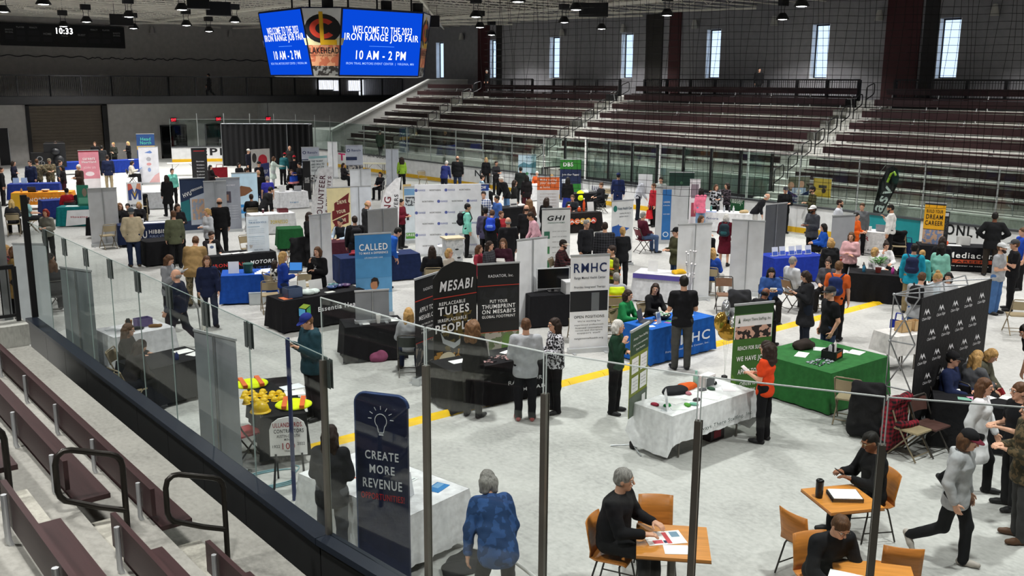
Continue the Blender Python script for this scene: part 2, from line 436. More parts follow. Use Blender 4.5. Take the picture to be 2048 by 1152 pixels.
# walkway bridge along the end wall
def rail_panel(mb, p, q, z0, z1, n, zb=None, post=.09):
    """black guard rail with upright pickets from p to q (plan points)"""
    p = Vector((p[0], p[1], 0)); q = Vector((q[0], q[1], 0))
    mb.beam((p.x, p.y, z1), (q.x, q.y, z1), .09, .07); mb.beam((p.x, p.y, z0+.08), (q.x, q.y, z0+.08), .05, .05)
    L = (q-p).length; m = max(1, int(L/.115))
    for i in range(1, m):
        c = p.lerp(q, i/m); mb.beam((c.x, c.y, z0+.08), (c.x, c.y, z1), .018, .018, (1, 0, 0))
    for i in range(n+1):
        c = p.lerp(q, i/n); mb.beam((c.x, c.y, z0 if zb is None else zb), (c.x, c.y, z1), post, post, (1, 0, 0))
b = MB(); b.box((4, 66, 3.95), (43, 72, 4.25)); struct(b.build('trim_80', mat('#2B2A2B', .6)))
b = MB(); b.box((4, 65.85, 4.0), (43, 66.0, 4.45)); struct(b.build('trim_81', mat('#1F1F20', .5)))
for k in range(8):
    b = MB(); x0 = 12.8+k*3.75; rail_panel(b, (x0, 66.05), (x0+3.72, 66.05), 4.4, 5.75, 2, 4.1)
    o = b.build('guard_rail', M_BLK); tag(o, 'black picket guard rail section along the raised walkway under the scoreboard', 'railing', 'guard rail sections of the end walkway')
# windows of the walkway
for n, (xa, xb) in enumerate([(42.4, 42.95)]): pass
for n, (xa, xb, z0, z1) in enumerate([(38.4, 39.8, 4.85, 5.6), (39.9, 40.3, 4.75, 5.6), (41.3, 42.5, 4.75, 5.6)]):
    b = MB(); b.box((xa, 71.9, z0), (xb, 71.96, z1)); struct(b.build('window_%d' % (20+n), emit('#EEF3FF', 1.6)))
    b = MB(); b.box((xa-.05, 71.88, z0-.05), (xb+.05, 71.97, z0)); b.box((xa-.05, 71.88, z1), (xb+.05, 71.97, z1+.05)); struct(b.build('trim_%d' % (82+n), M_BLK))
# wall lamps
def wall_lamp(p, rz, label):
    r = empty('wall_lamp', p, rz, label, 'wall lamp', 'pale cone lamps on the walls')
    b = MB(); b.lathe([(.1, .24), (.2, -.24)], n=12, c=(0, -.2, 0)); b.build('shade', mat('#B9B7B2', .6), r)
    b = MB(); b.box((-.06, -.12, -.08), (.06, 0, .08)); b.build('bracket', mat('#8E8C88', .6), r)
def onx(px, py, X):
    d = _R*((px-1024)/FPX) + _D*((py-576)/FPX) + _F; return Vector((X, d.y*X/d.x, CAMZ+d.z*X/d.x))
def ony(px, py, Y):
    d = _R*((px-1024)/FPX) + _D*((py-576)/FPX) + _F; return Vector((d.x*Y/d.y, Y, CAMZ+d.z*Y/d.y))
for px, py in [(302, 60), (459, 67)]: wall_lamp(ony(px, py, 71.95), 0, 'pale cone wall lamp high on the grey end wall')
for px, py in [(927, 73), (1128, 65), (1251, 57), (1394, 49), (1553, 42), (1763, 31), (1994, 20)]: wall_lamp(onx(px, py, 42.95), -math.pi/2, 'pale cone wall lamp high on the far side wall')

# wall scoreboard
def scoreboard():
    r = empty('scoreboard', (19.2, 71.7, 7.7), 0, 'long black wall scoreboard with glowing 10:33 clock', 'scoreboard')
    b = MB(); b.box((-4.0, 0, 0), (4.0, .28, 1.45)); b.build('cabinet', mat('#0A0A0B', .5), r)
    c = MB(); W = mat('#A5A5A5', .6); D = mat('#1A1C1F', .5)
    for s in (-1, 1):
        for x, z, t in ((3.45, 1.02, 'SHOTS'), (3.45, .86, 'ON GOAL'), (2.75, 1.2, 'PLAYER'), (1.95, 1.2, 'PENALTY')): put_text(c, t, s*x, z, .48, .1, W, -.01)
        put_text(c, 'HOME' if s < 0 else 'GUEST', s*1.1, .82, .5, .13, W, -.01)
        for x, z, w, h in ((3.45, .55, .5, .3), (2.75, .85, .5, .3), (1.95, .85, .7, .3), (2.75, .45, .5, .3), (1.95, .45, .7, .3), (1.1, .45, .55, .3)):
            flat(c, [(s*x-w/2, z-h/2), (s*x+w/2, z-h/2), (s*x+w/2, z+h/2), (s*x-w/2, z+h/2)], -.006, D)
    put_text(c, 'PERIOD', 0, .72, .4, .09, W, -.01); c.build('lettering', None, r)
    c = MB(); put_text(c, '10:33', 0, 1.05, 1.05, .4, emit('#FFFFFF', 5), -.012, 1.5); c.build('clock_digits', None, r)
scoreboard()
b = MB(); pts = []
for i in range(150):
    x = 12+i*.16; z = 7.05+.05*math.sin(i*.9) - (.12*abs((i*.7) % 2-1) if 52 < i < 92 else 0); pts.append((x, 71.9, z))
b.tube(pts, .028, 5); tag(b.build('cable', M_BLK), 'black wavy cable sagging across the grey end wall below the scoreboard', 'cable')

# hanging four-sided video board
def video_board():
    cx, cy, z0, z1, a, b1, b0 = 19.889, 34.732, 5.716, 8.109, 1.77, 1.102, .701
    r = empty('video_board', (cx, cy, z0), 0, 'hanging video board with blue job fair screens and advertising corners', 'video board')
    H = z1-z0; h1, h0 = a+b1, a+b0
    top = [(-h1, a), (-h1, -a), (-a, -h1), (a, -h1), (h1, -a), (h1, a), (a, h1), (-a, h1)]
    bot = [(-h0, a), (-h0, -a), (-a, -h0), (a, -h0), (h0, -a), (h0, a), (a, h0), (-a, h0)]
    m = MB(); k = .93
    vs = [(x*k, y*k, H) for x, y in top]+[(x*k, y*k, 0.02) for x, y in bot]
    m.add(vs, [(i, (i+1) % 8, (i+1) % 8+8, i+8) for i in range(8)]+[tuple(range(8))[::-1], tuple(range(8, 16))]); m.build('frame', M_BLK, r)
    m = MB(); m.add([(x, y, 0) for x, y in bot]+[(x*.93, y*.93, -.05) for x, y in bot], [(i, i+8, (i+1) % 8+8, (i+1) % 8) for i in range(8)]+[tuple(range(8, 16))]); m.build('underside', mat('#C9C6C0', .7), r)
    m = MB(); m.add([(x, y, H+.04) for x, y in top]+[(x*.97, y*.97, H) for x, y in top], [tuple(range(8))[::-1]]+[(i, (i+1) % 8, (i+1) % 8+8, i+8) for i in range(8)]); m.build('top_rim', M_BLK, r)
    for i in range(8):
        # face plane from top[i],top[i+1] to bot[i],bot[i+1]; local frame with x to the right seen from outside
        A = Vector((*top[i], H)); B = Vector((*top[(i+1) % 8], H)); Cc = Vector((*bot[(i+1) % 8], 0)); Dd = Vector((*bot[i], 0))
        xd = (B-A).normalized(); mid = (Cc+Dd)/2; up = ((A+B)/2-mid); hh = up.length; up.normalize(); nd = xd.cross(up)
        M = Matrix((xd, -nd, up)).transposed().to_4x4(); M.translation = mid
        wt, wb = (B-A).length, (Cc-Dd).length
        if i % 2 == 0:
            c = MB(); q = [(-wb/2, 0), (wb/2, 0), (wt/2, hh), (-wt/2, hh)]
            flat(c, q, 0, emit('#084ADC', 1.0)); s = c.build('screen', None, r); s.matrix_local = M
            t = MB(); Wm = emit('#FFFFFF', 1.5)
            put_text(t, 'WELCOME TO THE 2023', 0, hh*.70, 2.6, .27, Wm, -.01, 1); put_text(t, 'IRON RANGE JOB FAIR', 0, hh*.575, 3.25, .33, Wm, -.01, 1.3)
            put_text(t, '10 AM - 2 PM', 0, hh*.32, 2.2, .33, Wm, -.01, 1.3); put_text(t, 'IRON TRAIL MOTORS EVENT CENTER  |  VIRGINIA, MN', 0, hh*.185, 3.0, .11, emit('#9FC3FF', 1.3), -.01)
            flat(t, [(-.55, hh*.452), (.55, hh*.452), (.55, hh*.458), (-.55, hh*.458)], -.01, emit('#5D9BFF', 1.3)); t.build('lettering', None, s)
            e = MB()
            for (p, q2) in (((-wt/2, hh), (wt/2, hh)), ((-wb/2, 0), (wb/2, 0)), ((-wb/2, 0), (-wt/2, hh)), ((wb/2, 0), (wt/2, hh))):
                e.beam((p[0], .02, p[1]), (q2[0], .02, q2[1]), .06, .06)
            e.build('bezel', mat('#0C1A3A', .4), s)
        else:
            c = MB(); q = [(-wb/2, 0), (wb/2, 0), (wt/2, hh), (-wt/2, hh)]
            flat(c, q, 0, mat('#E6E6E6', .6)); s = c.build('advertising_panel', None, r); s.matrix_local = M
            t = MB(); lw = lambda z: (wb+(wt-wb)*z/hh)/2
            flat(t, [(-lw(0), .0), (lw(0), 0), (lw(.35), .35), (-lw(.35), .35)], -.004, mat('#2B2624', .6, kind='two', c2='#8C8C88', sc=6))
            flat(t, [(-lw(.33), .33), (lw(.33), .33), (lw(1.1), 1.1), (-lw(1.1), 1.1)], -.003, mat('#C06A4A', .6, kind='two', c2='#D79A72', sc=3))
            flat(t, [(-.7, 1.1), (.7, 1.1), (.8, 1.35), (-.75, 1.35)], -.003, mat('#D8D0A0', .6))
            flat(t, ell(0, hh-.72, .68, .52), -.006, M_BLK); R = mat('#D0402A', .5); Y = mat('#D9A916', .5)
            ring = [(.5*math.cos(g), hh-.72+.36*math.sin(g)) for g in np.linspace(.7, 2*math.pi-.7, 20)]+[(.28*math.cos(g), hh-.72+.2*math.sin(g)) for g in np.linspace(2*math.pi-.7, .7, 20)]
            for k in range(19): flat(t, [ring[k], ring[k+1], ring[38-k], ring[39-k]], -.008, R)
            flat(t, [(-.12, hh-.12), (.03, hh-.12), (.03, hh-1.12), (.5, hh-1.12), (.5, hh-1.3), (-.12, hh-1.3)], -.01, Y)
            put_text(t, 'LAKEHEAD', 0, hh-1.5, 1.1, .22, M_BLK, -.01, 2); put_text(t, 'CONSTRUCTORS, INC.', 0, hh-1.68, 1.05, .07, mat('#553322'), -.01)
            t.build('graphic', None, s)
    for x, y in ((-2.2, -1.2), (-1.2, -2.3), (1.6, -2.3), (2.2, 1.2), (-1.2, 2.2), (1.4, 2.2)):
        m = MB(); m.tube([(x, y, H-.05), (x, y, 4.0)], .035, 6); m.build('hanging_cable', M_BLK, r)
    for x, y in ((-2.0, -2.2), (.4, -2.4), (1.9, -2.3)):
        m = MB(); m.box((x-.18, y-.1, H+.05), (x+.18, y+.1, H+.4)); m.build('hoist', M_BLK, r)
video_board()

# ================================================================ RINK boards and glass
def wall_path_far():
    P = [(XF, 4+i*2.44) for i in range(23)]          # up to y = 57.7
    c = (XF-CR, YE-CR)
    P[-1] = (XF, c[1])
    for k in range(1, 8): a = math.radians(11.5*k); P.append((c[0]+CR*math.cos(a), c[1]+CR*math.sin(a)))
    return P
PF = wall_path_far()
M_BOARD = mat('#E9EAEA', .35); M_KICK = mat('#E8B81E', .4); M_CAPF = mat('#4B4D50', .4)
FAR_SECT = []
def board(name, p, q, inside, mp, mk, mc, label, group, kickz=.2, t=.1):
    """one section of dasher board from p to q; inside = unit plan vector to the ice"""
    p = Vector((p[0], p[1], 0)); q = Vector((q[0], q[1], 0)); d = q-p; L = d.length; d.normalize()
    rz = math.atan2(d.y, d.x)
    r = empty(name, p, rz, label, 'dasher board', group)
    s = 1 if (Vector((-d.y, d.x)).dot(Vector(inside)) < 0) else -1      # +1: ice on local -Y
    yo = (0, t) if s > 0 else (-t, 0)
    b = MB(); b.box((.006, yo[0], .02), (L-.006, yo[1], 1.0)); b.build('panel', mp, r)
    b = MB(); f = -.02 if s > 0 else .02; b.box((.006, min(f, 0), 0), (L-.006, max(f, 0), kickz)); b.build('kick_plate', mk, r)
    b = MB(); b.box((0, yo[0]-.05, 1.0), (L, yo[1]+.05, 1.07)); b.build('cap_rail', mc, r)
    return r
for i in range(len(PF)-1):
    p, q = PF[i], PF[i+1]
    corner = i >= 22
    ins = (-1, 0) if not corner else (XF-CR-(p[0]+q[0])/2, YE-CR-(p[1]+q[1])/2)
    teal = not corner and 16.2 < (p[1]+q[1])/2 < 19.6
    lab = ('white dasher board section with yellow kick plate in the far corner of the rink' if corner else
           'teal dasher board section on the far side of the rink' if teal else 'white dasher board section along the far side of the rink')
    FAR_SECT.append(board('dasher_board', p, q, ins, mat('#0F8C93', .4) if teal else M_BOARD, M_KICK, M_CAPF, lab, 'corner boards at the far end' if corner else ('teal boards' if teal else 'white boards along the far side')))
def board_ad(px0, py0, px1, py1, s, col, bold=2, shear=0, bg=None):
    p = onx(px0, py0, XF-.03); q = onx(px1, py1, XF-.03); yc = (p.y+q.y)/2; i = max(0, min(21, int((yc-4)/2.44)))
    sec = FAR_SECT[i]; sec['label'] = 'white dasher board on the far side lettered "%s"' % s if not bg else 'dasher board on the far side with a %s panel' % bg[0]
    if 'group' in sec: del sec['group']
    m = MB(); zc = (p.z+q.z)/2; h = abs(p.z-q.z)
    # the section runs along +y, ice on its local +Y side
    x = yc-sec.location.y; w = abs(p.y-q.y)
    if bg: flat(m, [(x+w/2, .03), (x-w/2, .03), (x-w/2, .97), (x+w/2, .97)], .004, mat(bg[1], .4))
    mm = MB(); put_text(mm, s, 0, 0, w*(.8 if bg else 1), min(h, .7)*(.6 if bg else 1), mat(col, .5), 0, bold, shear)
    o = len(m.v); m.use(mat(col, .5)); m.add([(x-a, .008, zc+c) for a, _, c in mm.v], mm.f)
    m.build('lettering', None, sec)
board_ad(676, 306, 690, 322, 'T', '#D0106A', 3)
board_ad(735, 306, 771, 318, 'MINI GOLF!', '#2E3A36')
board_ad(1183, 371, 1202, 384, 'RANGE', '#1B2A55', 2)
board_ad(1461, 388, 1487, 418, 'money?', '#EAF4EA', 2, 0, ('green', '#12552E'))
board_ad(1891, 447, 1962, 478, 'ONLY', '#101012', 3)
board_ad(949, 340, 961, 354, 'N', '#20262C', 2)
# far corner lettering
_s = FAR_SECT[27]; m = MB(); mm = MB(); put_text(mm, 'EPI', 0, 0, 1.5, .5, M_BLK, 0, 4); m.use(M_BLK); m.add([(.95-a, .008, .68+c) for a, _, c in mm.v], mm.f); m.build('lettering', None, _s); _s['label'] = 'white end dasher board lettered EPI at the open end of the corner'; del _s['group']

M_GL = glass('#F8FBFA', .012)
def glass_panel(p, q, z0, z1, label, group, post=None, post_h=None, clip=False, mg=None):
    p = Vector((p[0], p[1], 0)); q = Vector((q[0], q[1], 0)); d = q-p; L = d.length; rz = math.atan2(d.y, d.x)
    r = empty('rink_glass', (p.x, p.y, z0), rz, label, 'rink glass', group); H = z1-z0
    b = MB(); b.box((.012, -.006, 0), (L-.012, .006, H)); b.build('pane', mg or M_GL, r)
    e = MB(); ed = mat('#D3DBD8', .25) if not clip else mat('#8FA09C', .3); w = .008 if not clip else .006
    e.beam((.012, 0, H), (L-.012, 0, H), w*1.8, w); e.beam((.012, 0, 0), (.012, 0, H), w, w); e.beam((L-.012, 0, 0), (L-.012, 0, H), w, w); e.build('edge', ed, r)
    if clip:
        c = MB()
        for y in (-.014, .014):
            for x in (-.05, .05): c.box((L+x-.035, y-.003, H-.3), (L+x+.035, y+.003, H-.01))
        c.build('clip', mat('#5E6664', .3, .3), r)
    return r
M_POST = mat('#78746C', .32, .7)
def glass_post(p, z0, z1, label, group, w=.046, m=M_POST, rz=0):
    r = empty('glass_stanchion', (p[0], p[1], z0), rz, label, 'glass post', group); H = z1-z0
    b = MB(); b.box((-w/2, -w*.5, 0), (w/2, w*.5, H)); b.build('upright', m, r)
    b = MB(); b.box((-w*.6, -w*.65, 0), (w*.6, -w*.5, H)); b.build('cover', m, r)
# near straight boards: outside face towards the stand
PN = [(XN, 19.5-1.215*i) for i in range(10)]; PN[-1] = (XN, 8.0)
cN = (XN+CR, 8.0)
PA = [0, 10.1]+[10.1+7.85*k for k in range(1, 9)]
PC = [(cN[0]-CR*math.cos(math.radians(t)), cN[1]-CR*math.sin(math.radians(t))) for t in PA]
M_BPAN = mat('#2A2B2B', .3, spec=.5); M_BCAP = mat('#202630', .3)
for i in range(len(PN)-1): board('dasher_board', PN[i], PN[i+1], (1, 0), M_BPAN, M_KICK, M_BCAP, 'black-backed dasher board section along the near stand', 'near boards beside the stand')
for i in range(len(PC)-1): board('dasher_board', PC[i], PC[i+1], (cN[0]-PC[i][0], cN[1]-PC[i][1]), M_BPAN, M_KICK, M_BCAP, 'black-backed dasher board section round the near corner', 'near corner boards')
XG = .05
for i in range(len(PN)-1):
    glass_panel((PN[i][0]+XG, PN[i][1]), (PN[i+1][0]+XG, PN[i+1][1]), 1.07, 2.9, 'clear frameless glass panel with top clips beside the near stand', 'glass panels along the near boards', clip=True)
for i in range(len(PC)-1):
    glass_panel(PC[i], PC[i+1], 1.07, 3.5, 'tall clear glass panel between steel posts round the near corner', 'tall glass panels of the near corner')
for k in range(0, 8):
    glass_post(PC[k], 1.07, 2.88 if k == 0 else 3.17, ('leftmost steel glass post where the corner starts' if k == 0 else 'brown steel post between tall glass panels of the near corner'), None if k == 0 else 'posts of the near corner glass', rz=math.radians(90+PA[k]))
glass_post((XN+.02, 19.5), 1.07, 3.4, 'dark post at the far end of the near glass by the stand railing', None, .09, M_BLK)
for i in range(len(PF)-1):
    y = PF[i][1]
    if PF[i][0] > 31 and 23.3 < y < 35.5: continue
    glass_panel(PF[i], PF[i+1], 1.07, 2.9, 'clear glass panel on the far boards', 'glass panels on the far boards', mg=glass('#EEF5F2', .02, 'far_glass'))
    if i < 29: glass_post(PF[i], 1.07, 2.92 if i < 22 else 3.3, 'thin pale post of the far glass', 'posts of the far glass', .035, mat('#A9ADAC', .4, .3))
# players' benches behind the far boards
for k, y in enumerate(np.arange(23.5, 36.0, 1.55)):
    glass_panel((XF+1.6, y), (XF+1.6, y+1.5), 1.0, 2.75, 'greenish glass panel behind the players bench', 'glass panels behind the players benches', mg=glass('#E6F0EC', .02, 'bench_glass'))
    glass_post((XF+1.6, y), 0, 2.8, 'dark upright behind the players bench', 'uprights behind the players benches', .09, M_BLK)
    if k % 3 == 0: glass_post((XF+.05, y), 1.07, 3.0, 'white upright at the players bench opening', 'white uprights of the players bench', .05, M_WHITE)
for y0, y1 in ((23.6, 29.2), (29.8, 35.4)):
    r = empty('players_bench', (XF+1.1, (y0+y1)/2, 0), 0, 'dark players bench behind the far boards, %s half' % ('right' if y0 < 25 else 'left'), 'bench', None)
    b = MB(); b.box((-.2, -(y1-y0)/2, .42), (.2, (y1-y0)/2, .48)); b.build('seat', M_BLK, r)
    for k in range(4):
        b = MB(); y = -(y1-y0)/2+.3+k*(y1-y0-.6)/3; b.box((-.15, y-.04, 0), (.15, y+.04, .42)); b.build('leg', M_BLK, r)
    b = MB(); b.box((.42, -(y1-y0)/2, .0), (.47, (y1-y0)/2, 1.0)); b.build('back_panel', mat('#26282A', .5), r)
# yellow cable ramp across the floor
for i in range(19):
    x0 = 6.3+i*.9
    if x0 > 22.9: break
    b = MB(); b.prism([(-.13, 0), (.13, 0), (.06, .055), (-.06, .055)], 0, .89)
    o = b.build('cable_ramp', mat('#F0C419', .5)); o.location = (x0, 12.62, 0); o.rotation_euler.z = -math.pi/2
    tag(o, 'yellow cable ramp segment laid across the grey floor', 'cable cover', 'yellow cable ramp segments')

# ================================================================ STANDS
# far stand
FR = [(32.5+.9*i, 1.27+.463*i) for i in range(8)]
b = MB(); prof = [(31.75, 0), (31.75, .8)]
for x, z in FR: prof += [(x-.1, z-.463), (x-.1, z)]
prof += [(39.6, FR[-1][1]), (39.6, 4.8), (43, 4.8), (43, 0)]
b.prism(prof, -6, 23.3); b.prism(prof, 35.8, 57.6)
b.prism([(33.3, 0), (33.3, .8)]+prof[4:], 23.3, 35.8); st = struct(b.build('floor_far_stand', M_TREAD))
AIS = [8.9, 23.1, 37.9, 51.4]
for n, y in enumerate(AIS):
    b = MB()
    for x, z in FR: b.box((x-.1-.32, y-.62, z-.463), (x-.1, y+.62, z-.23))
    b.box((39.2, y-.62, 4.55), (39.6, y+.62, 4.8)); struct(b.build('trim_%d' % (100+n), mat('#D6D6D1', .6)))
M_NOSE = mat('#DAD9D2', .4)
for n, (x, z) in enumerate(FR):
    b = MB()
    for ya, yb in (((-6, 23.3), (35.8, 57.6)) if n == 0 else ((-6, 57.6),)): b.box((x-.12, ya, z-.05), (x-.02, yb, z+.006))
    struct(b.build('trim_%d' % (110+n), M_NOSE))
SEG = [(-4, 8.2), (9.6, 22.4), (23.8, 37.2), (38.6, 50.7), (52.1, 57.3)]
def bench(L, ns, face, label, group, name='bleacher_bench'):
    """seat and backrest on brackets; local x along the bench, rink on local -Y, base on its tread"""
    r = empty(name, (0, 0, 0), 0, label, 'bench', group)
    b = MB(); b.box((0, -.3, .41), (L, 0, .455)); b.build('seat', M_MAROON, r)
    b = MB(); b.box((0, .03, .58), (L, .07, .85)); b.build('backrest', M_MAROON, r)
    for k in range(ns):
        x = .25+(L-.5)*k/(ns-1)
        c = MB(); c.tube([(x, .1, .84), (x, .1, .5), (x, .07, .41), (x, 0, .38), (x, -.26, .385)], .022, 6); c.tube([(x, .02, .39), (x, .12, .0)], .022, 6); c.build('bracket', M_ALU, r)
    return r
ORD = ['lowest', 'second', 'third', 'fourth', 'fifth', 'sixth', 'seventh', 'top']
for i, (x, z) in enumerate(FR):
    for s, (y0, y1) in enumerate(SEG):
        if i == 0 and s == 2: continue
        o = bench(y1-y0, 4 if y1-y0 < 8 else 7, 0, 'dark maroon bleacher bench in the %s row of the far stand, %s block' % (ORD[i], ['nearest right', 'right', 'middle', 'left middle', 'leftmost short'][s]), 'far stand benches', 'bleacher_bench')
        o.location = (x+.42, y1, z); o.rotation_euler.z = -math.pi/2
def handrail(p, rz, h, label, group, m=M_BLK, r=.024, L=.62):
    o = empty('handrail', p, rz, label, 'handrail', group)
    b = MB(); b.tube([(0, 0, 0), (0, 0, h*.72), (0, 0, h*.84), (.012, 0, h*.9), (.045, 0, h*.95), (.1, 0, h*.985), (L-.13, 0, h+.1), (L-.07, 0, h+.105), (L-.02, 0, h+.07), (L, 0, h), (L, 0, h*.74), (L-.015, 0, h*.68), (L-.05, 0, h*.63), (L-.11, 0, h*.6), (L*.4, 0, h*.48), (0, 0, h*.38)], r, 8); b.build('rail', m, o)
    return o
for n, y in enumerate(AIS):
    for i in range(0, 8):
        x, z = FR[i]
        if i == 0 and n == 0: continue
        handrail((x+.05, y, z), 0, .95, 'black looped handrail on the far stand stairs, %s aisle, step row %d' % (['rightmost', 'right', 'middle', 'left'][n], i+1), 'handrails of the far stand stairs')
for n, (y0, y1) in enumerate([(-4, 8.1), (9.7, 22.3), (24.0, 37.0), (38.9, 44.5), (46.5, 50.6)]):
    b = MB(); rail_panel(b, (39.75, y0), (39.75, y1), 4.9, 5.72, max(2, int((y1-y0)/1.45)), 4.8, .12)
    b.box((39.5, y0, 4.2), (39.7, y1, 4.9))
    tag(b.build('guard_rail', M_BLK), 'black picket guard rail at the top of the far stand, %s length' % ['rightmost', 'right', 'middle', 'left', 'leftmost'][n], 'railing', None)

# near stand
NT = [(3.75-(0 if i == 0 else .31+.72*i), .95+.46*i) for i in range(6)]    # front edge x and level of each tread
b = MB(); prof = [(3.75, 0), (3.75, .95)]
for x, z in NT[1:]: prof += [(x, z-.46), (x, z)]
prof += [(-6, NT[-1][1]), (-6, 0)]
b.prism(prof[::-1], -10, 18.1); struct(b.build('floor_near_stand', mat('#8E8D86', .7, kind='concrete', sc=1.3)))
b = MB()
for x, z in NT[1:]: b.box((x, 7.2, z-.46), (x+.36, 8.45, z-.22))
struct(b.build('trim_130', mat('#A3A196', .7, kind='concrete', sc=2)))
b = MB(); b.box((2.2, 17.9, .95), (3.78, 18.4, 1.32)); struct(b.build('trim_131', M_TREAD))
for i in range(4):
    x, z = 2.74-.72*i, .95+.46*i
    for (y0, y1), w in (((8.5, 17.6), 'beyond'), ((1.5, 7.2), 'before')):
        o = bench(y1-y0, 7 if y1 > 8.6 else 5, 0, 'maroon bench on aluminium brackets, %s row of the near stand, %s the aisle' % (['lowest', 'second', 'third', 'fourth'][i], w), 'near stand benches')
        o.location = (x, y0, z); o.rotation_euler.z = math.pi/2
for i in range(3):
    handrail((3.28-.9*i, 8.28, .95+.46*i), math.pi, .92, 'dark brown looped handrail in the near aisle, %s' % ['nearest the boards', 'middle one', 'uppermost'][i], 'near aisle handrails', mat('#2A2723', .35, .5), .027, .54)
b = MB(); rail_panel(b, (.4, 18.25), (3.7, 18.25), 1.35, 2.3, 2, 1.3, .07); tag(b.build('guard_rail', M_BLK), 'black picket rail closing the far end of the near stand', 'railing')
b = MB(); b.box((-.07, -.07, 0), (.07, .07, 3.4)); o = b.build('steel_column', M_STEEL); o.location = (3.62, 18.7, 0); tag(o, 'pale steel column at the left edge beside the stand railing', 'column')

# protective net over the near corner, raised clear of the glass
def net():
    b = MB(); r = CR-.05; c = cN; z0, z1 = 4.75, 9.5
    def P(t, z):
        w = .035*math.sin(t*9+z*1.7)+.02*math.sin(z*6+t*3); dz = 0
        a = math.radians(t); return (c[0]-(r+w)*math.cos(a), c[1]-(r+w)*math.sin(a), z+dz)
    st = .045; dt = math.degrees(st/r); n = int((52-14)/dt)
    def strip(pts, q):
        vs = []; fs = []; k = 3
        for (x, y, z) in pts:
            for j in range(k):
                a = 2*math.pi*j/k; u = math.cos(a)*q; v = math.sin(a)*q
                vs.append((x+u*.8, y-u*.6, z+v) if strip.h else (x+u*.7+v*.7, y-u*.7+v*.7, z))
        for i in range(len(pts)-1):
            for j in range(k): fs.append((i*k+j, i*k+(j+1) % k, (i+1)*k+(j+1) % k, (i+1)*k+j))
        b.add(vs, fs)
    strip.h = False
    for i in range(n+1):
        t = 14+i*dt; strip([P(t+.12*math.sin(z*3+i), z) for z in np.arange(z0, z1+.01, .19)], .0015)
    strip.h = True
    for z in np.arange(z0, z1, st): strip([P(14+i*dt*3, z) for i in range(n//3+1)], .0015)
    pass
    tag(b.build('safety_net', mat('#1C1C1C', .7)), 'black protective rink net hanging over the near corner', 'net')
net()
OBST = []
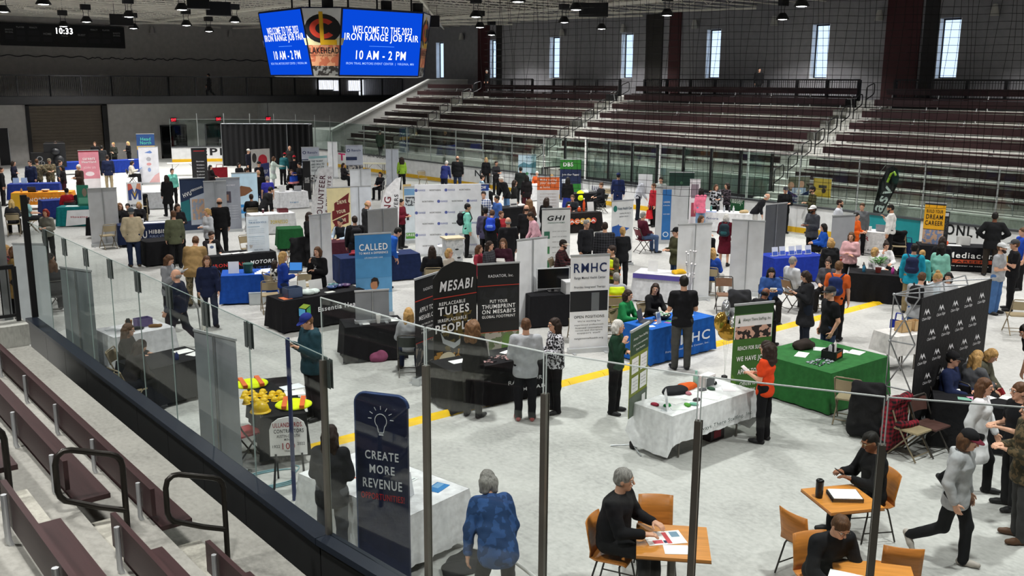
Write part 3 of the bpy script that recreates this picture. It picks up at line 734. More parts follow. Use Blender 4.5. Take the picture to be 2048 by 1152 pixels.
# ================================================================ PEOPLE: bodies grown from blended limb fields
def nrm(v): v = np.asarray(v, float); return v/np.linalg.norm(v)
def cap(a, b, ra, rb, k=.03, sx=1.0, sy=1.0): return ('c', np.asarray(a, float), np.asarray(b, float), ra, rb, k, sx, sy)
def eps(c, r, k=.02, M=None, sub=False): return ('e', np.asarray(c, float), np.asarray(r, float), M, k, sub)
def field_mesh(prims, h, noise=0.0, nf=20.0, clip=None, seed=0.0):
    lo = np.full(3, 1e9); hi = -lo
    bbs = []
    for p in prims:
        if p[0] == 'c':
            _, a, b, ra, rb, k, sx, sy = p; r = max(ra, rb)*np.array([sx, sy, 1.0])
            l = np.minimum(a, b)-r; u = np.maximum(a, b)+r
        else:
            _, c, r, M, k, sub = p; R = np.full(3, r.max()) if M is not None else r; l, u = c-R, c+R
        bbs.append((l-k, u+k)); lo = np.minimum(lo, l); hi = np.maximum(hi, u)
    lo -= 2.5*h; hi += 2.5*h; n = np.ceil((hi-lo)/h).astype(int)+1
    D = np.full(n, 1.0, np.float32)
    ax = [lo[i]+h*np.arange(n[i]) for i in range(3)]
    for p, (l, u) in zip(prims, bbs):
        i0 = np.maximum(np.floor((l-lo)/h).astype(int)-1, 0); i1 = np.minimum(np.ceil((u-lo)/h).astype(int)+2, n)
        if (i1 <= i0).any(): continue
        X = ax[0][i0[0]:i1[0], None, None]; Y = ax[1][None, i0[1]:i1[1], None]; Z = ax[2][None, None, i0[2]:i1[2]]
        sl = tuple(slice(a, b) for a, b in zip(i0, i1))
        if p[0] == 'c':
            _, a, b, ra, rb, k, sx, sy = p
            S = np.array([1/sx, 1/sy, 1.0]); A = a*S; B = (b-a)*S; bb = B@B+1e-12
            px, py, pz = X*S[0]-A[0], Y*S[1]-A[1], Z-A[2]
            t = np.clip((px*B[0]+py*B[1]+pz*B[2])/bb, 0, 1)
            d = np.sqrt((px-t*B[0])**2+(py-t*B[1])**2+(pz-t*B[2])**2)-(ra+(rb-ra)*t)
            if sx > 1.05: d = d*1.15
            sub = False
        else:
            _, c, r, M, k, sub = p
            x, y, z = X-c[0], Y-c[1], Z-c[2]
            if M is not None: x, y, z = (M[0, 0]*x+M[0, 1]*y+M[0, 2]*z, M[1, 0]*x+M[1, 1]*y+M[1, 2]*z, M[2, 0]*x+M[2, 1]*y+M[2, 2]*z)
            k0 = np.sqrt((x/r[0])**2+(y/r[1])**2+(z/r[2])**2); k1 = np.sqrt((x/r[0]**2)**2+(y/r[1]**2)**2+(z/r[2]**2)**2)+1e-9
            d = k0*(k0-1)/k1
        o = D[sl]
        if sub: d = -d; hh = np.maximum(k-np.abs(o-d), 0)/k; D[sl] = np.maximum(o, d)+hh*hh*k*.25
        else: hh = np.maximum(k-np.abs(o-d), 0)/k; D[sl] = np.minimum(o, d)-hh*hh*k*.25
    X = ax[0][:, None, None]; Y = ax[1][None, :, None]; Z = ax[2][None, None, :]
    if noise:
        D += (noise*(np.sin(X*nf+2*np.sin(Z*nf*.7+seed))*np.sin(Y*nf*1.1+seed)+.7*np.sin(Z*nf*1.3+3*np.sin(X*nf*.5+Y*nf*.6+seed)))).astype(np.float32)
    if clip is not None:
        for (pt, nv) in clip: D = np.maximum(D, ((X-pt[0])*nv[0]+(Y-pt[1])*nv[1]+(Z-pt[2])*nv[2]).astype(np.float32))
    s = D < 0
    c8 = [(i, j, k) for i in (0, 1) for j in (0, 1) for k in (0, 1)]
    def sub_(A, o): return A[o[0]:A.shape[0]-1+o[0], o[1]:A.shape[1]-1+o[1], o[2]:A.shape[2]-1+o[2]]
    cnt = sum(sub_(s, o).astype(np.int8) for o in c8)
    act = np.argwhere((cnt > 0) & (cnt < 8))
    if len(act) == 0: return np.zeros((0, 3)), np.zeros((0, 4), int)
    idx = np.full(cnt.shape, -1, np.int32); idx[tuple(act.T)] = np.arange(len(act))
    V = [D[act[:, 0]+o[0], act[:, 1]+o[1], act[:, 2]+o[2]] for o in c8]
    acc = np.zeros((len(act), 3)); num = np.zeros(len(act))
    for i in range(8):
        for j in range(i+1, 8):
            df = np.array(c8[j])-np.array(c8[i])
            if np.abs(df).sum() != 1: continue
            m = (V[i] < 0) != (V[j] < 0); t = V[i]/(V[i]-V[j]+1e-12)
            acc[m] += np.array(c8[i])+t[m, None]*df; num[m] += 1
    P = lo+h*(act+acc/num[:, None])
    Q = []
    for a in range(3):
        b, c = (a+1) % 3, (a+2) % 3
        s0 = [slice(None)]*3; s1 = [slice(None)]*3; s0[a] = slice(0, -1); s1[a] = slice(1, None)
        e = np.argwhere(s[tuple(s0)] != s[tuple(s1)])
        e = e[(e[:, b] > 0) & (e[:, c] > 0) & (e[:, b] < n[b]-1) & (e[:, c] < n[c]-1)]
        if len(e) == 0: continue
        ins = s[tuple(e.T)]
        def cell(db, dc):
            q = e.copy(); q[:, b] -= db; q[:, c] -= dc; return idx[tuple(q.T)]
        q = np.stack([cell(1, 1), cell(0, 1), cell(0, 0), cell(1, 0)], 1)
        q[~ins] = q[~ins][:, ::-1]; Q.append(q)
    return P, np.concatenate(Q)
def join_meshes(parts):
    vs = []; fs = []; o = 0
    for P, Q in parts:
        if len(P) == 0: continue
        vs.append(P); fs.append(Q+o); o += len(P)
    return np.concatenate(vs), np.concatenate(fs)
def obj_from(name, P, Q, m, parent=None):
    me = bpy.data.meshes.new(name)
    me.vertices.add(len(P)); me.vertices.foreach_set('co', np.ascontiguousarray(P, np.float32).ravel())
    me.loops.add(len(Q)*4); me.loops.foreach_set('vertex_index', np.ascontiguousarray(Q, np.int32).ravel())
    me.polygons.add(len(Q)); me.polygons.foreach_set('loop_start', np.arange(0, len(Q)*4, 4, dtype=np.int32)); me.polygons.foreach_set('loop_total', np.full(len(Q), 4, np.int32))
    me.polygons.foreach_set('use_smooth', np.ones(len(Q), bool))
    me.update(calc_edges=True); me.materials.append(m)
    o = bpy.data.objects.new(name, me); COL.objects.link(o)
    if parent is not None: o.parent = parent
    return o

# arm = (upper, fore) as (out, forward, up); leg = (thigh, shank)
DN = ((.17, .03, -1), (.05, .22, -1))
POSES = {
 'stand': dict(arms=(DN, DN)),
 'relax': dict(arms=(((.2, -.02, -1), (.0, .35, -1)), ((.16, .08, -1), (-.1, .5, -.9)))),
 'hold': dict(arms=(((.2, .1, -1), (-.5, .85, .15)), ((.2, .1, -1), (-.5, .85, .1)))),
 'read': dict(arms=(((.2, .2, -1), (-.45, .8, .45)), ((.2, .2, -1), (-.45, .8, .45))), hp=.45),
 'phone': dict(arms=(DN, ((.15, .15, -1), (-.35, .6, .75))), hp=.3),
 'chin': dict(arms=(((.2, .2, -1), (-.75, .55, .2)), ((.15, .3, -1), (-.25, .35, 1.0)))),
 'cross': dict(arms=(((.22, .12, -1), (-.95, .45, .12)), ((.22, .12, -1), (-.95, .5, -.02)))),
 'pocket': dict(arms=(((.3, -.12, -1), (-.18, .35, -.9)), ((.3, -.12, -1), (-.18, .35, -.9)))),
 'hips': dict(arms=(((.6, -.15, -.8), (-.55, .4, -.5)), ((.6, -.15, -.8), (-.55, .4, -.5)))),
 'reach': dict(arms=(DN, ((.12, .9, -.6), (-.1, 1, .05))), lean=.08),
 'point': dict(arms=(((.2, .1, -1), (-.5, .85, .3)), ((.5, .75, -.1), (.1, 1, .05)))),
 'carry': dict(arms=(((.2, .05, -1), (.05, .3, -1)), ((.2, .1, -1), (-.5, .85, .1)))),
 'walk': dict(arms=(((.2, .3, -1), (0, .5, -1)), ((.2, -.3, -1), (.02, .15, -1))), legs=(((.03, .42, -1), (0, .02, -1)), ((.03, -.2, -1), (0, -.75, -.8)))),
 'walkpk': dict(arms=(((.25, -.1, -1), (-.1, .4, -.9)), ((.25, -.1, -1), (-.1, .4, -.9))), legs=(((.03, .3, -1), (0, .0, -1)), ((.03, -.18, -1), (0, -1.0, -.62))), hp=.25, lean=.05),
 'lean': dict(lean=.75, arms=(((.15, .35, -1), (-.1, .7, -.6)), ((.15, .35, -1), (-.1, .7, -.6))), hp=.2, legs=(((.05, .05, -1), (0, -.08, -1)), ((.05, .0, -1), (0, -.05, -1)))),
 'stoop': dict(lean=1.0, arms=(((.35, .25, -.9), (.15, .35, -1)), ((.2, .2, -1), (-.2, .5, -.8))), hp=.15, legs=(((.12, .3, -1), (.05, -.35, -1)), ((.12, .25, -1), (.05, -.3, -1)))),
 'sit': dict(sit=1, arms=(((.2, .3, -1), (-.35, 1, -.1)), ((.2, .3, -1), (-.35, 1, -.1)))),
 'sittable': dict(sit=1, lean=.15, arms=(((.25, .55, -.9), (-.45, .95, .12)), ((.25, .55, -.9), (-.45, .95, .12)))),
 'sitphone': dict(sit=1, lean=.08, arms=(((.22, .5, -.9), (-.5, .85, .3)), ((.22, .5, -.9), (-.5, .85, .3))), hp=.35),
 'sitlean': dict(sit=1, lean=.42, arms=(((.25, .6, -.8), (-.45, .95, -.15)), ((.25, .6, -.8), (-.45, .95, -.1))), hp=.3),
 'sitback': dict(sit=1, lean=-.06, arms=(((.25, .15, -1), (-.5, .8, -.25)), ((.25, .15, -1), (-.5, .8, -.25)))),
 'sitchin': dict(sit=1, lean=.2, arms=(((.25, .6, -.8), (-.6, .8, .1)), ((.15, .75, -.7), (-.2, .1, 1))), hp=.1),
}
SKIN = {'l': '#D8A68A', 'm': '#C08B6A', 'd': '#7A4E38', 'p': '#E0B29C', 'b': '#8E5F45'}
HAIR = {'k': '#17130F', 'd': '#2E2018', 'b': '#5B3E28', 'l': '#B8925A', 'y': '#D6B77A', 'g': '#8E8B86', 'w': '#D9D6CF', 'r': '#8E2A1C', 'a': '#6E4F33'}
def vmat(spec, cloth=True):
    """'#hex', or 'plaid:#a:#b:scale', 'two:#a:#b:scale'"""
    if spec.startswith('#'): return mat(spec, .85, kind='cloth', spec=.2)
    k, a, b, s = spec.split(':'); return mat(a, .85, kind=k, c2=b, sc=float(s), spec=.2)

CROWD = []
def clear_spot(loc, rad):
    """step nearer or farther along the sight line until nobody and nothing stands in the way"""
    d = Vector((loc[0], loc[1])).normalized(); best = None
    for t in [0]+[s*q*.08 for q in range(1, 19) for s in (1, -1)]:
        x, y = loc[0]+d.x*t, loc[1]+d.y*t; bad = 0
        for cx, cy in CROWD: bad += max(0, .44-math.hypot(x-cx, y-cy))
        for o, rz, L, D in OBST:
            c, s = math.cos(rz), math.sin(rz); u = c*(x-o.x)+s*(y-o.y); v = -s*(x-o.x)+c*(y-o.y)
            bad += max(0, min(L/2+rad-abs(u), D/2+rad-abs(v-D/2)))
        if best is None or bad < best[0]-.02: best = (bad, x, y)
        if bad < .005: break
    CROWD.append((best[1], best[2])); return (best[1], best[2], loc[2])
def person(head, hgt, pose, a, top, bottom, hair, label, sex='m', skin='l', w=1.0, kind='long', cap_=None, shoes='#1B1B1D', turn=0.0, ground=None, seat=.46, extra=(), z0=0.0, group=None, tilt=None):
    """head = photo pixel of the top of the head (sets where the person stands); a = which way they look, in degrees round from the viewpoint"""
    P = POSES[pose]; fem = sex == 'f'; S = hgt/1.75; sit = P.get('sit', 0); lean = P.get('lean', 0) if tilt is None else tilt; hp = P.get('hp', 0.05)
    X = np.array([1.0, 0, 0])
    def fr(al): return np.array([0, -math.sin(al), math.cos(al)]), np.array([0, -math.cos(al), -math.sin(al)])
    u, f = fr(lean)
    hipw = (.088 if not fem else .093)*S*(.6+.4*w); shw = (.182 if not fem else .158)*S*(.75+.25*w)
    # legs first: pelvis height from the pose
    legs = P.get('legs', (((.05, .02, -1), (.0, -.04, -1)), ((.05, -.02, -1), (.0, -.03, -1)))) if not sit else (((.16, 1, -.04), (.02, .06, -1)), ((.16, 1, -.04), (.02, .02, -1)))
    Lt, Ls = .425*S, .42*S
    feet = []
    for i, sg in ((0, 1), (1, -1)):
        hpnt = np.array([sg*hipw, 0, 0]); th = nrm([sg*legs[i][0][0], -legs[i][0][1], legs[i][0][2]]); sk = nrm([sg*legs[i][1][0], -legs[i][1][1], legs[i][1][2]])
        kn = hpnt+th*Lt; an = kn+sk*Ls; feet.append((hpnt, kn, an, sk))
    low = min(q[2][2] for q in feet)
    pz = seat+.085*S if sit else -low+.085*S
    if sit:   # shanks shortened or stretched so that the feet rest on the floor
        for i, q in enumerate(feet):
            kz = pz+q[1][2]; Lk = max(.2, kz-.085*S); q2 = q[1]+nrm(q[3])*min(Lk, .46*S); feet[i] = (q[0], q[1], q2, q[3])
    pel = np.array([0, 0, pz])
    feet = [(h_+pel, k_+pel, a_+pel, s_) for h_, k_, a_, s_ in feet]
    wst = pel+u*.16*S; chs = pel+u*.38*S; shc = pel+u*.475*S; nkb = pel+u*.525*S
    uh, fh = fr(lean*.55+hp)
    un, _ = fr(lean*.8)
    hb = nkb+un*.075*S; hc = hb+uh*.10*S+fh*.022*S
    top_z = (hc+uh*.118*S)
    # where the person stands: the sight line through the top of the head
    rzv = None
    if ground is None:
        pt = G(head[0], head[1], z0+top_z[2]); rz = heading(pt, a)
        off = np.array([math.cos(rz)*top_z[0]-math.sin(rz)*top_z[1], math.sin(rz)*top_z[0]+math.cos(rz)*top_z[1]])
        loc = (pt.x-off[0], pt.y-off[1], z0)
        if z0 == 0: loc = clear_spot(loc, .27 if not sit else .2)
    else:
        loc = ground; rz = heading(loc, a)
    dist = math.hypot(loc[0], loc[1])
    fine = dist < 15; mid = dist < 26
    h = .0105 if fine else (.015 if mid else .021)
    hh = .0052 if fine else (.008 if mid else .0125)
    if turn:  # head turned about its own axis
        ct, st_ = math.cos(math.radians(turn)), math.sin(math.radians(turn))
        xh = X*ct+fh*st_; fh2 = fh*ct-X*st_
    else: xh, fh2 = X, fh
    MH = np.stack([xh, -fh2, uh])     # head-local coordinates: x right, y back, z up
    def H(x, y, z): return hc+(xh*x-fh2*y+uh*z)*S
    # ---- arms
    arms = []
    AL, FL = .29*S, .25*S
    for i, sg in ((0, 1), (1, -1)):
        sh = shc+X*sg*shw; (o1, f1, u1), (o2, f2, u2) = P['arms'][i]
        d1 = nrm(X*sg*o1+f*f1+u*u1); d2 = nrm(X*sg*o2+f*f2+u*u2)
        el = sh+d1*AL; wr = el+d2*FL; arms.append((sh, el, wr, d1, d2, sg))
    sw = w
    body = [cap(pel-u*.02*S, wst, .105*S*sw**.6, .098*S*sw, .05, 1.35, 1), cap(wst, chs, .098*S*sw, .112*S*sw**.5, .06, 1.35 if not fem else 1.2, 1), cap(chs, shc-u*.04*S, .108*S, .078*S, .05, 1.5, 1),
            cap(shc+X*-shw*.75, shc+X*shw*.75, .062*S, .062*S, .05), cap(nkb-u*.03*S, hb+uh*.03*S, .058*S, .052*S, .04)]
    for sh, el, wr, d1, d2, sg in arms: body += [cap(sh, el, .052*S*sw**.5, .041*S, .04), cap(el, wr, .041*S, .028*S, .02)]
    for q in feet: body += [cap(q[0], q[1], .082*S*sw**.6, .055*S, .05), cap(q[1]+(q[2]-q[1])*.0, q[2], .054*S, .036*S, .03)]
    BP, BQ = field_mesh(body, h*1.25)
    # ---- head
    hd = [eps(H(0, .012, .03), np.array([.077, .096, .09])*S, .02, MH), cap(H(0, -.03, -.035), H(0, -.058, -.088), .05*S, .028*S, .035), cap(H(0, -.01, -.02), H(0, -.03, -.07), .062*S, .045*S, .03),
          cap(H(0, -.088, .012), H(0, -.107, -.022), .009*S, .014*S, .014), eps(H(.074, .008, -.012), np.array([.012, .02, .032])*S, .01, MH), eps(H(-.074, .008, -.012), np.array([.012, .02, .032])*S, .01, MH),
          cap(H(-.035, -.078, .028), H(.035, -.078, .028), .012*S, .012*S, .02), cap(H(-.016, -.089, -.052), H(.016, -.089, -.052), .008*S, .008*S, .01), cap(nkb-u*.0, hb+uh*.03*S, .056*S, .05*S, .03)]
    if mid: hd += [eps(H(.032, -.094, .008), np.array([.019, .014, .012])*S, .012, MH, True), eps(H(-.032, -.094, .008), np.array([.019, .014, .012])*S, .012, MH, True), eps(H(0, -.1, -.052), np.array([.02, .006, .003])*S, .006, MH, True)]
    HP, HQ = field_mesh(hd, hh)
    # ---- hands
    parts = [(BP, BQ), (HP, HQ)]
    for sh, el, wr, d1, d2, sg in arms:
        dn = u*-1; n_ = nrm(np.cross(d2, X*sg)+1e-6) if abs(d2@u) < .8 else X*-sg
        n_ = nrm(n_-d2*(n_@d2)); 
        if abs(d2@u) < .8 and n_@u > 0: n_ = -n_
        sd = np.cross(d2, n_)
        if (sd@f if abs(d2@u) >= .8 else -(sd@X)*sg) < 0: sd = -sd       # thumb side: forward, or inward when the forearm is level
        kx = 1.0*S; cu = .35
        hp_ = [cap(wr-d2*.02*S, wr+d2*.03*S, .027*S, .026*S, .02)]
        for q, (o, L) in enumerate(((.030, .072), (.011, .08), (-.009, .075), (-.028, .058))):
            b0 = wr+d2*.015*S+sd*o*.6*kx; b1 = wr+d2*.088*S+sd*o*kx
            m1 = b1+nrm(d2+n_*cu)*L*.5*S; m2 = m1+nrm(d2+n_*(cu*2.6+.08*q))*L*.5*S
            hp_ += [cap(b0, b1, .016*S, .0125*S, .012), cap(b1, m1, .0098*S, .0088*S, .005), cap(m1, m2, .0088*S, .0072*S, .005)]
        t0 = wr+d2*.02*S+sd*.02*S; t1 = t0+nrm(d2*.55+sd*.8+n_*.35)*.05*S; t2 = t1+nrm(d2*.9+sd*.35+n_*.4)*.035*S
        hp_ += [cap(t0, t1, .015*S, .011*S, .012), cap(t1, t2, .0105*S, .0085*S, .005)]
        parts.append(field_mesh(hp_, .0048 if fine else (.0068 if mid else .011)))
    BP, BQ = join_meshes(parts)
    root = obj_from('person', BP, BQ, mat(SKIN[skin], .55, kind='plain', spec=.35))
    root.location = loc; root.rotation_euler.z = rz; tag(root, label, 'person', group)
    # ---- clothes
    e = .013+.004*(h > .012)
    mt = vmat(top)
    hem = {'long': .02, 'tee': .05, 'jacket': .12, 'hoodie': .1, 'coat': .34, 'vest': .05, 'dress': .0, 'gown': .62}[kind]
    tk = .008 if kind in ('jacket', 'coat', 'hoodie') else 0.0
    tp = [cap(pel-u*.0, wst, .105*S*sw**.6+e+tk, .1*S*sw+e+tk, .05, 1.38, 1.02), cap(wst, chs, .1*S*sw+e+tk, .114*S*sw**.5+e+tk, .06, 1.38 if not fem else 1.24, 1.02), cap(chs, shc-u*.04*S, .11*S+e+tk, .08*S+e, .05, 1.5, 1),
          cap(shc-X*shw*.7, shc+X*shw*.7, .062*S+e, .062*S+e, .05), cap(nkb-u*.05*S, nkb-u*.005*S, .064*S+e, .05*S+e, .04)]
    if fem: tp += [cap(pel+u*.36*S+f*.075*S-X*.065*S, pel+u*.36*S+f*.075*S+X*.065*S, .062*S, .062*S, .05)]
    if lean > .3 and not sit: tp += [cap(pel-u*.1*S, pel+u*.06*S, .145*S*sw**.6, .135*S*sw**.6, .05, 1.35, 1.05)]
    if not sit: tp += [cap(pel-np.array([0, 0, 1])*hem*S*.5, pel-np.array([0, 0, 1])*hem*S, .118*S*sw**.6+e+tk, .122*S*sw**.6+e+tk+(.03 if kind in ('coat', 'gown', 'dress') else 0), .05, 1.38, 1.05)]
    else:
        tp += [cap(pel, pel+np.array([0, -.05*S, -.01]), .112*S*sw**.6+e, .11*S*sw**.6+e, .04, 1.4, 1.0)]
    sl = {'tee': .55, 'vest': 0}.get(kind, 2.0)
    for sh, el, wr, d1, d2, sg in arms:
        if sl >= 1: tp += [cap(sh, el, .055*S*sw**.5+e+tk, .046*S+e+tk, .04), cap(el, el+d2*FL*.9, .046*S+e+tk, .034*S+e+tk*.5, .02)]
        elif sl > 0: tp += [cap(sh, sh+d1*AL*.6, .056*S*sw**.5+e, .052*S+e, .04)]
    if kind == 'hoodie': tp += [cap(nkb-f*.055*S-X*.05*S-u*.03*S, nkb-f*.055*S+X*.05*S-u*.03*S, .048*S, .048*S, .04), cap(nkb-f*.1*S-u*.07*S, nkb-f*.09*S-u*.02*S, .05*S, .06*S, .04)]
    cl = None
    if not sit and kind not in ('gown',): cl = [(pel-np.array([0, 0, (hem+.06)*S]), np.array([0, .0, -1.0]))]
    if lean < .3: cl = (cl or [])+[(nkb+u*.025*S, u)]
    sdv = (head[0]*.37) % 6.28
    TP, TQ = field_mesh(tp, h, .0035, 26, cl, sdv)
    top_o = obj_from({'tee': 'shirt', 'long': 'shirt', 'jacket': 'jacket', 'hoodie': 'hoodie', 'coat': 'coat', 'vest': 'vest', 'dress': 'dress', 'gown': 'gown'}[kind], TP, TQ, mt, root)
    if kind == 'vest' and len(extra) and extra[0][0] == 'sleeves':
        sp = []
        for sh, el, wr, d1, d2, sg in arms: sp += [cap(sh, el, .05*S+e, .042*S+e, .04), cap(el, el+d2*FL*.9, .042*S+e, .032*S+e, .02)]
        obj_from('sleeves', *field_mesh(sp, h, .003, 26), vmat(extra[0][1]), root)
    pp = []
    if bottom.startswith('skirt'):
        pp = [cap(pel, pel-np.array([0, 0, .42*S]), .12*S+e, .17*S+e, .05, 1.25, 1.0)]; nm = 'skirt'; bm = vmat(bottom[5:]); clp = [(pel-np.array([0, 0, .5*S]), np.array([0, 0, -1.0]))]
    else:
        nm = 'trousers'; bm = vmat(bottom); clp = None
        pp = [cap(pel-X*.03*S, pel+X*.03*S+u*.06*S, .108*S*sw**.6+e*.6, .104*S*sw**.6+e*.5, .05, 1.25, 1.0)]
        for q in feet: pp += [cap(q[0], q[1], .085*S*sw**.6+e*.8, .06*S+e, .05), cap(q[1], q[2]+nrm(q[2]-q[1])*.02*S, .058*S+e, .05*S+e*.8, .03)]
    obj_from(nm, *field_mesh(pp, h, .003, 22, clp, sdv+1), bm, root)
    for i, q in enumerate(feet):
        an = q[2]; sk = nrm(q[2]-q[1]); fd = np.array([0, -1.0, 0])
        if sk[1] > .3: fd = nrm(np.array([0, -abs(sk[2]), -sk[1]])) if not sit else fd    # foot of a trailing leg follows the shank
        up = nrm(-sk-fd*(-sk@fd)); up = up if up[2] > 0 or abs(fd[2]) > .2 else -up
        sgx = X*(.03 if i == 0 else -.03)
        base = an-up*.045*S
        sp = [cap(base-fd*.04*S, base+fd*.09*S+sgx, .042*S, .04*S, .03, 1.0, 1.0), cap(base+fd*.09*S+sgx, base+fd*.16*S+sgx*1.4, .04*S, .032*S, .02), cap(an+up*.02*S, an-up*.01*S, .047*S, .045*S, .03)]
        obj_from('shoe', *field_mesh(sp, h*.85, 0, 20, [(base-up*.036*S, -up)]), mat(shoes, .6), root)
    # ---- hair and headgear
    hs, hcr = (hair[:-1], hair[-1])
    hm = mat(HAIR[hcr], .6, kind='hair', spec=.3)
    facecut = eps(H(0, -.115, -.045), np.array([.066, .085, .098])*S, .015, MH, True)
    hr = []
    if hs in ('short', 'bob', 'long', 'pony', 'bun', 'curly', 'side'):
        hr = [eps(H(0, .014, .036), np.array([.083, .102, .092])*S, .02, MH)]
        if hs in ('short', 'side'): hr += [eps(H(0, .03, -.01), np.array([.078, .085, .075])*S, .02, MH)]
        else: hr += [eps(H(0, .03, -.02), np.array([.086, .09, .09])*S, .02, MH)]
        hr += [facecut]
        if hs == 'bob': hr += [cap(H(sg*.07, .01, .0), H(sg*.075, .0, -.1), .028*S, .03*S, .03) for sg in (1, -1)]+[cap(H(-.05, .07, -.02), H(-.05, .06, -.11), .05*S, .04*S, .04), cap(H(.05, .07, -.02), H(.05, .06, -.11), .05*S, .04*S, .04)]
        if hs == 'long':
            hr += [cap(H(sg*.072, .02, .0), H(sg*.085, .02, -.2), .027*S, .032*S, .03) for sg in (1, -1)]
            hr += [cap(H(-.045, .075, -.02), hc+(-xh*.06+-fh2*.075)*S-u*.3*S, .05*S, .045*S, .04), cap(H(.045, .075, -.02), hc+(xh*.06-fh2*.075)*S-u*.3*S, .05*S, .045*S, .04)]
        if hs == 'pony': hr += [eps(H(0, .115, .04), np.array([.03, .03, .03])*S, .02, MH), cap(H(0, .125, .03), H(0, .14, -.12), .03*S, .02*S, .03)]
        if hs == 'bun': hr += [eps(H(0, .07, .12), np.array([.05, .05, .045])*S, .02, MH)]
        if hs == 'curly': hr += [cap(H(sg*.075, .02, .02), H(sg*.11, .03, -.2), .05*S, .06*S, .04) for sg in (1, -1)]+[cap(H(-.05, .09, 0), H(-.05, .1, -.22), .07*S, .07*S, .05), cap(H(.05, .09, 0), H(.05, .1, -.22), .07*S, .07*S, .05)]
    elif hs == 'buzz': hr = [eps(H(0, .014, .035), np.array([.0795, .0985, .0905])*S, .02, MH), eps(H(0, .03, -.01), np.array([.0765, .083, .07])*S, .02, MH), facecut]
    elif hs == 'fringe': hr = [eps(H(0, .03, -.02), np.array([.083, .09, .055])*S, .02, MH), eps(H(0, -.08, .0), np.array([.07, .1, .12])*S, .01, MH, True)]
    if hr: obj_from('hair', *field_mesh(hr, hh*.95, .005 if hs == 'curly' else .0022, 60 if hs != 'curly' else 48, None, sdv), hm, root)
    beard = [x for x in extra if x[0] == 'beard']
    if beard: obj_from('beard', *field_mesh([cap(H(-.045, -.04, -.05), H(0, -.075, -.092), .03*S, .03*S, .03), cap(H(.045, -.04, -.05), H(0, -.075, -.092), .03*S, .03*S, .03)], hh, .002, 60), mat(HAIR[beard[0][1]], .7, kind='hair'), root)
    if cap_:
        cm = vmat(cap_.split('|')[0]); kd = cap_.split('|')[1] if '|' in cap_ else 'cap'
        cp = [eps(H(0, .012, .045), np.array([.089, .107, .088])*S, .02, MH)]
        if kd == 'cap':
            C = field_mesh(cp, hh, 0, 20, [(H(0, 0, .032), -uh)])
            co = obj_from('cap', *C, cm, root); v = []; n_ = 12
            for k in range(n_+1):
                g = math.pi*(k/n_)+math.pi; v += [H(.083*math.cos(g), .012+.1*math.sin(g)*.95, .04), H(.078*math.cos(g), -.03+.14*math.sin(g), .022)]
            mb = MB(); b2 = [Vector(x) for x in v]; nn = len(b2)
            mb.add(b2+[x+Vector(uh)*.006 for x in b2], [(2*k, 2*k+2, 2*k+3, 2*k+1) for k in range(n_)]+[(nn+2*k+1, nn+2*k+3, nn+2*k+2, nn+2*k) for k in range(n_)]+[(2*k+1, 2*k+3, nn+2*k+3, nn+2*k+1) for k in range(n_)])
            mb.build('brim', vmat(cap_.split('|')[2]) if cap_.count('|') > 1 else cm, co)
        else:
            C = field_mesh(cp+[eps(H(0, .03, .02), np.array([.088, .095, .06])*S, .02, MH)], hh, .002, 60, [(H(0, 0, .0), -uh)])
            obj_from('beanie' if kd == 'beanie' else 'hood', *C, cm, root)
    # ---- eyes, brows, glasses where they can be made out
    if mid:
        for sg in (1, -1):
            mb = MB(); mb.use(mat('#E8E4DE', .3)); c = H(sg*.032, -.08, .008); mb.ball(c, .0125*S, 10); mb.use(mat('#2A1C14', .2)); mb.ball(H(sg*.032, -.0885, .008), .0062*S, 8); mb.build('eye', None, root)
            mb = MB(); mb.tube([H(sg*.016, -.093, .026), H(sg*.034, -.09, .031), H(sg*.05, -.078, .026)], .0036*S, 5); mb.build('eyebrow', mat(HAIR[hcr], .7), root)
        mb = MB(); mb.tube([H(-.022, -.089, -.052), H(0, -.0955, -.051), H(.022, -.089, -.052)], .0048*S, 5); mb.build('mouth', mat('#A8665A', .5), root)
    for x in extra:
        if x[0] == 'glasses' and dist < 30:
            mb = MB()
            for sg in (1, -1):
                mb.tube([H(sg*.034+.022*math.cos(t), -.1, .006+.017*math.sin(t)) for t in np.linspace(0, 6.283, 12)[:-1]], .002, 5, closed=True); mb.tube([H(sg*.055, -.1, .01), H(sg*.078, -.02, .012)], .002, 4)
            mb.tube([H(-.012, -.101, .008), H(.012, -.101, .008)], .002, 4); mb.build('glasses', mat(x[1] if len(x) > 1 else '#1A1A1A', .3), root)
        elif x[0] == 'hivis':
            V = field_mesh([(q[0], q[1], q[2], q[3]+.012, q[4]+.012, q[5], q[6], q[7]) for q in tp[:5]], h, .002, 26, [(pel+u*.0, -u), (nkb-u*.02*S, u)])
            obj_from('safety_vest', *V, mat('#D9F21E', .6), root)
            mb = MB()
            for zc in (.14, .3):
                c = pel+u*zc*S; R0 = (.12*S*sw+.052)
                mb.tube([c+X*(R0*1.36*math.cos(t))+f*(R0*1.03*math.sin(t)) for t in np.linspace(0, 6.283, 22)[:-1]], .018*S, 6, closed=True)
            mb.build('reflective_band', mat('#D8722A', .5), root)
        elif x[0] == 'lanyard':
            mb = MB(); mb.tube([nkb+X*.06*S-u*.02*S+f*.02*S, chs+X*.03*S+f*.155*S, chs-u*.08*S+f*.158*S, chs-X*.03*S+f*.155*S, nkb-X*.06*S-u*.02*S+f*.02*S], .004, 5); mb.cbox(tuple(chs-u*.12*S+f*.16*S), (.06, .008, .085)); mb.build('lanyard', M_WHITE, root)
        elif x[0] == 'print':
            mb = MB(); mb.ball(tuple(chs-u*.02*S+f*.118*S*sw**.5), (.07*S, .018, .05*S), 10); mb.build('shirt_print', mat(x[1], .7), root)
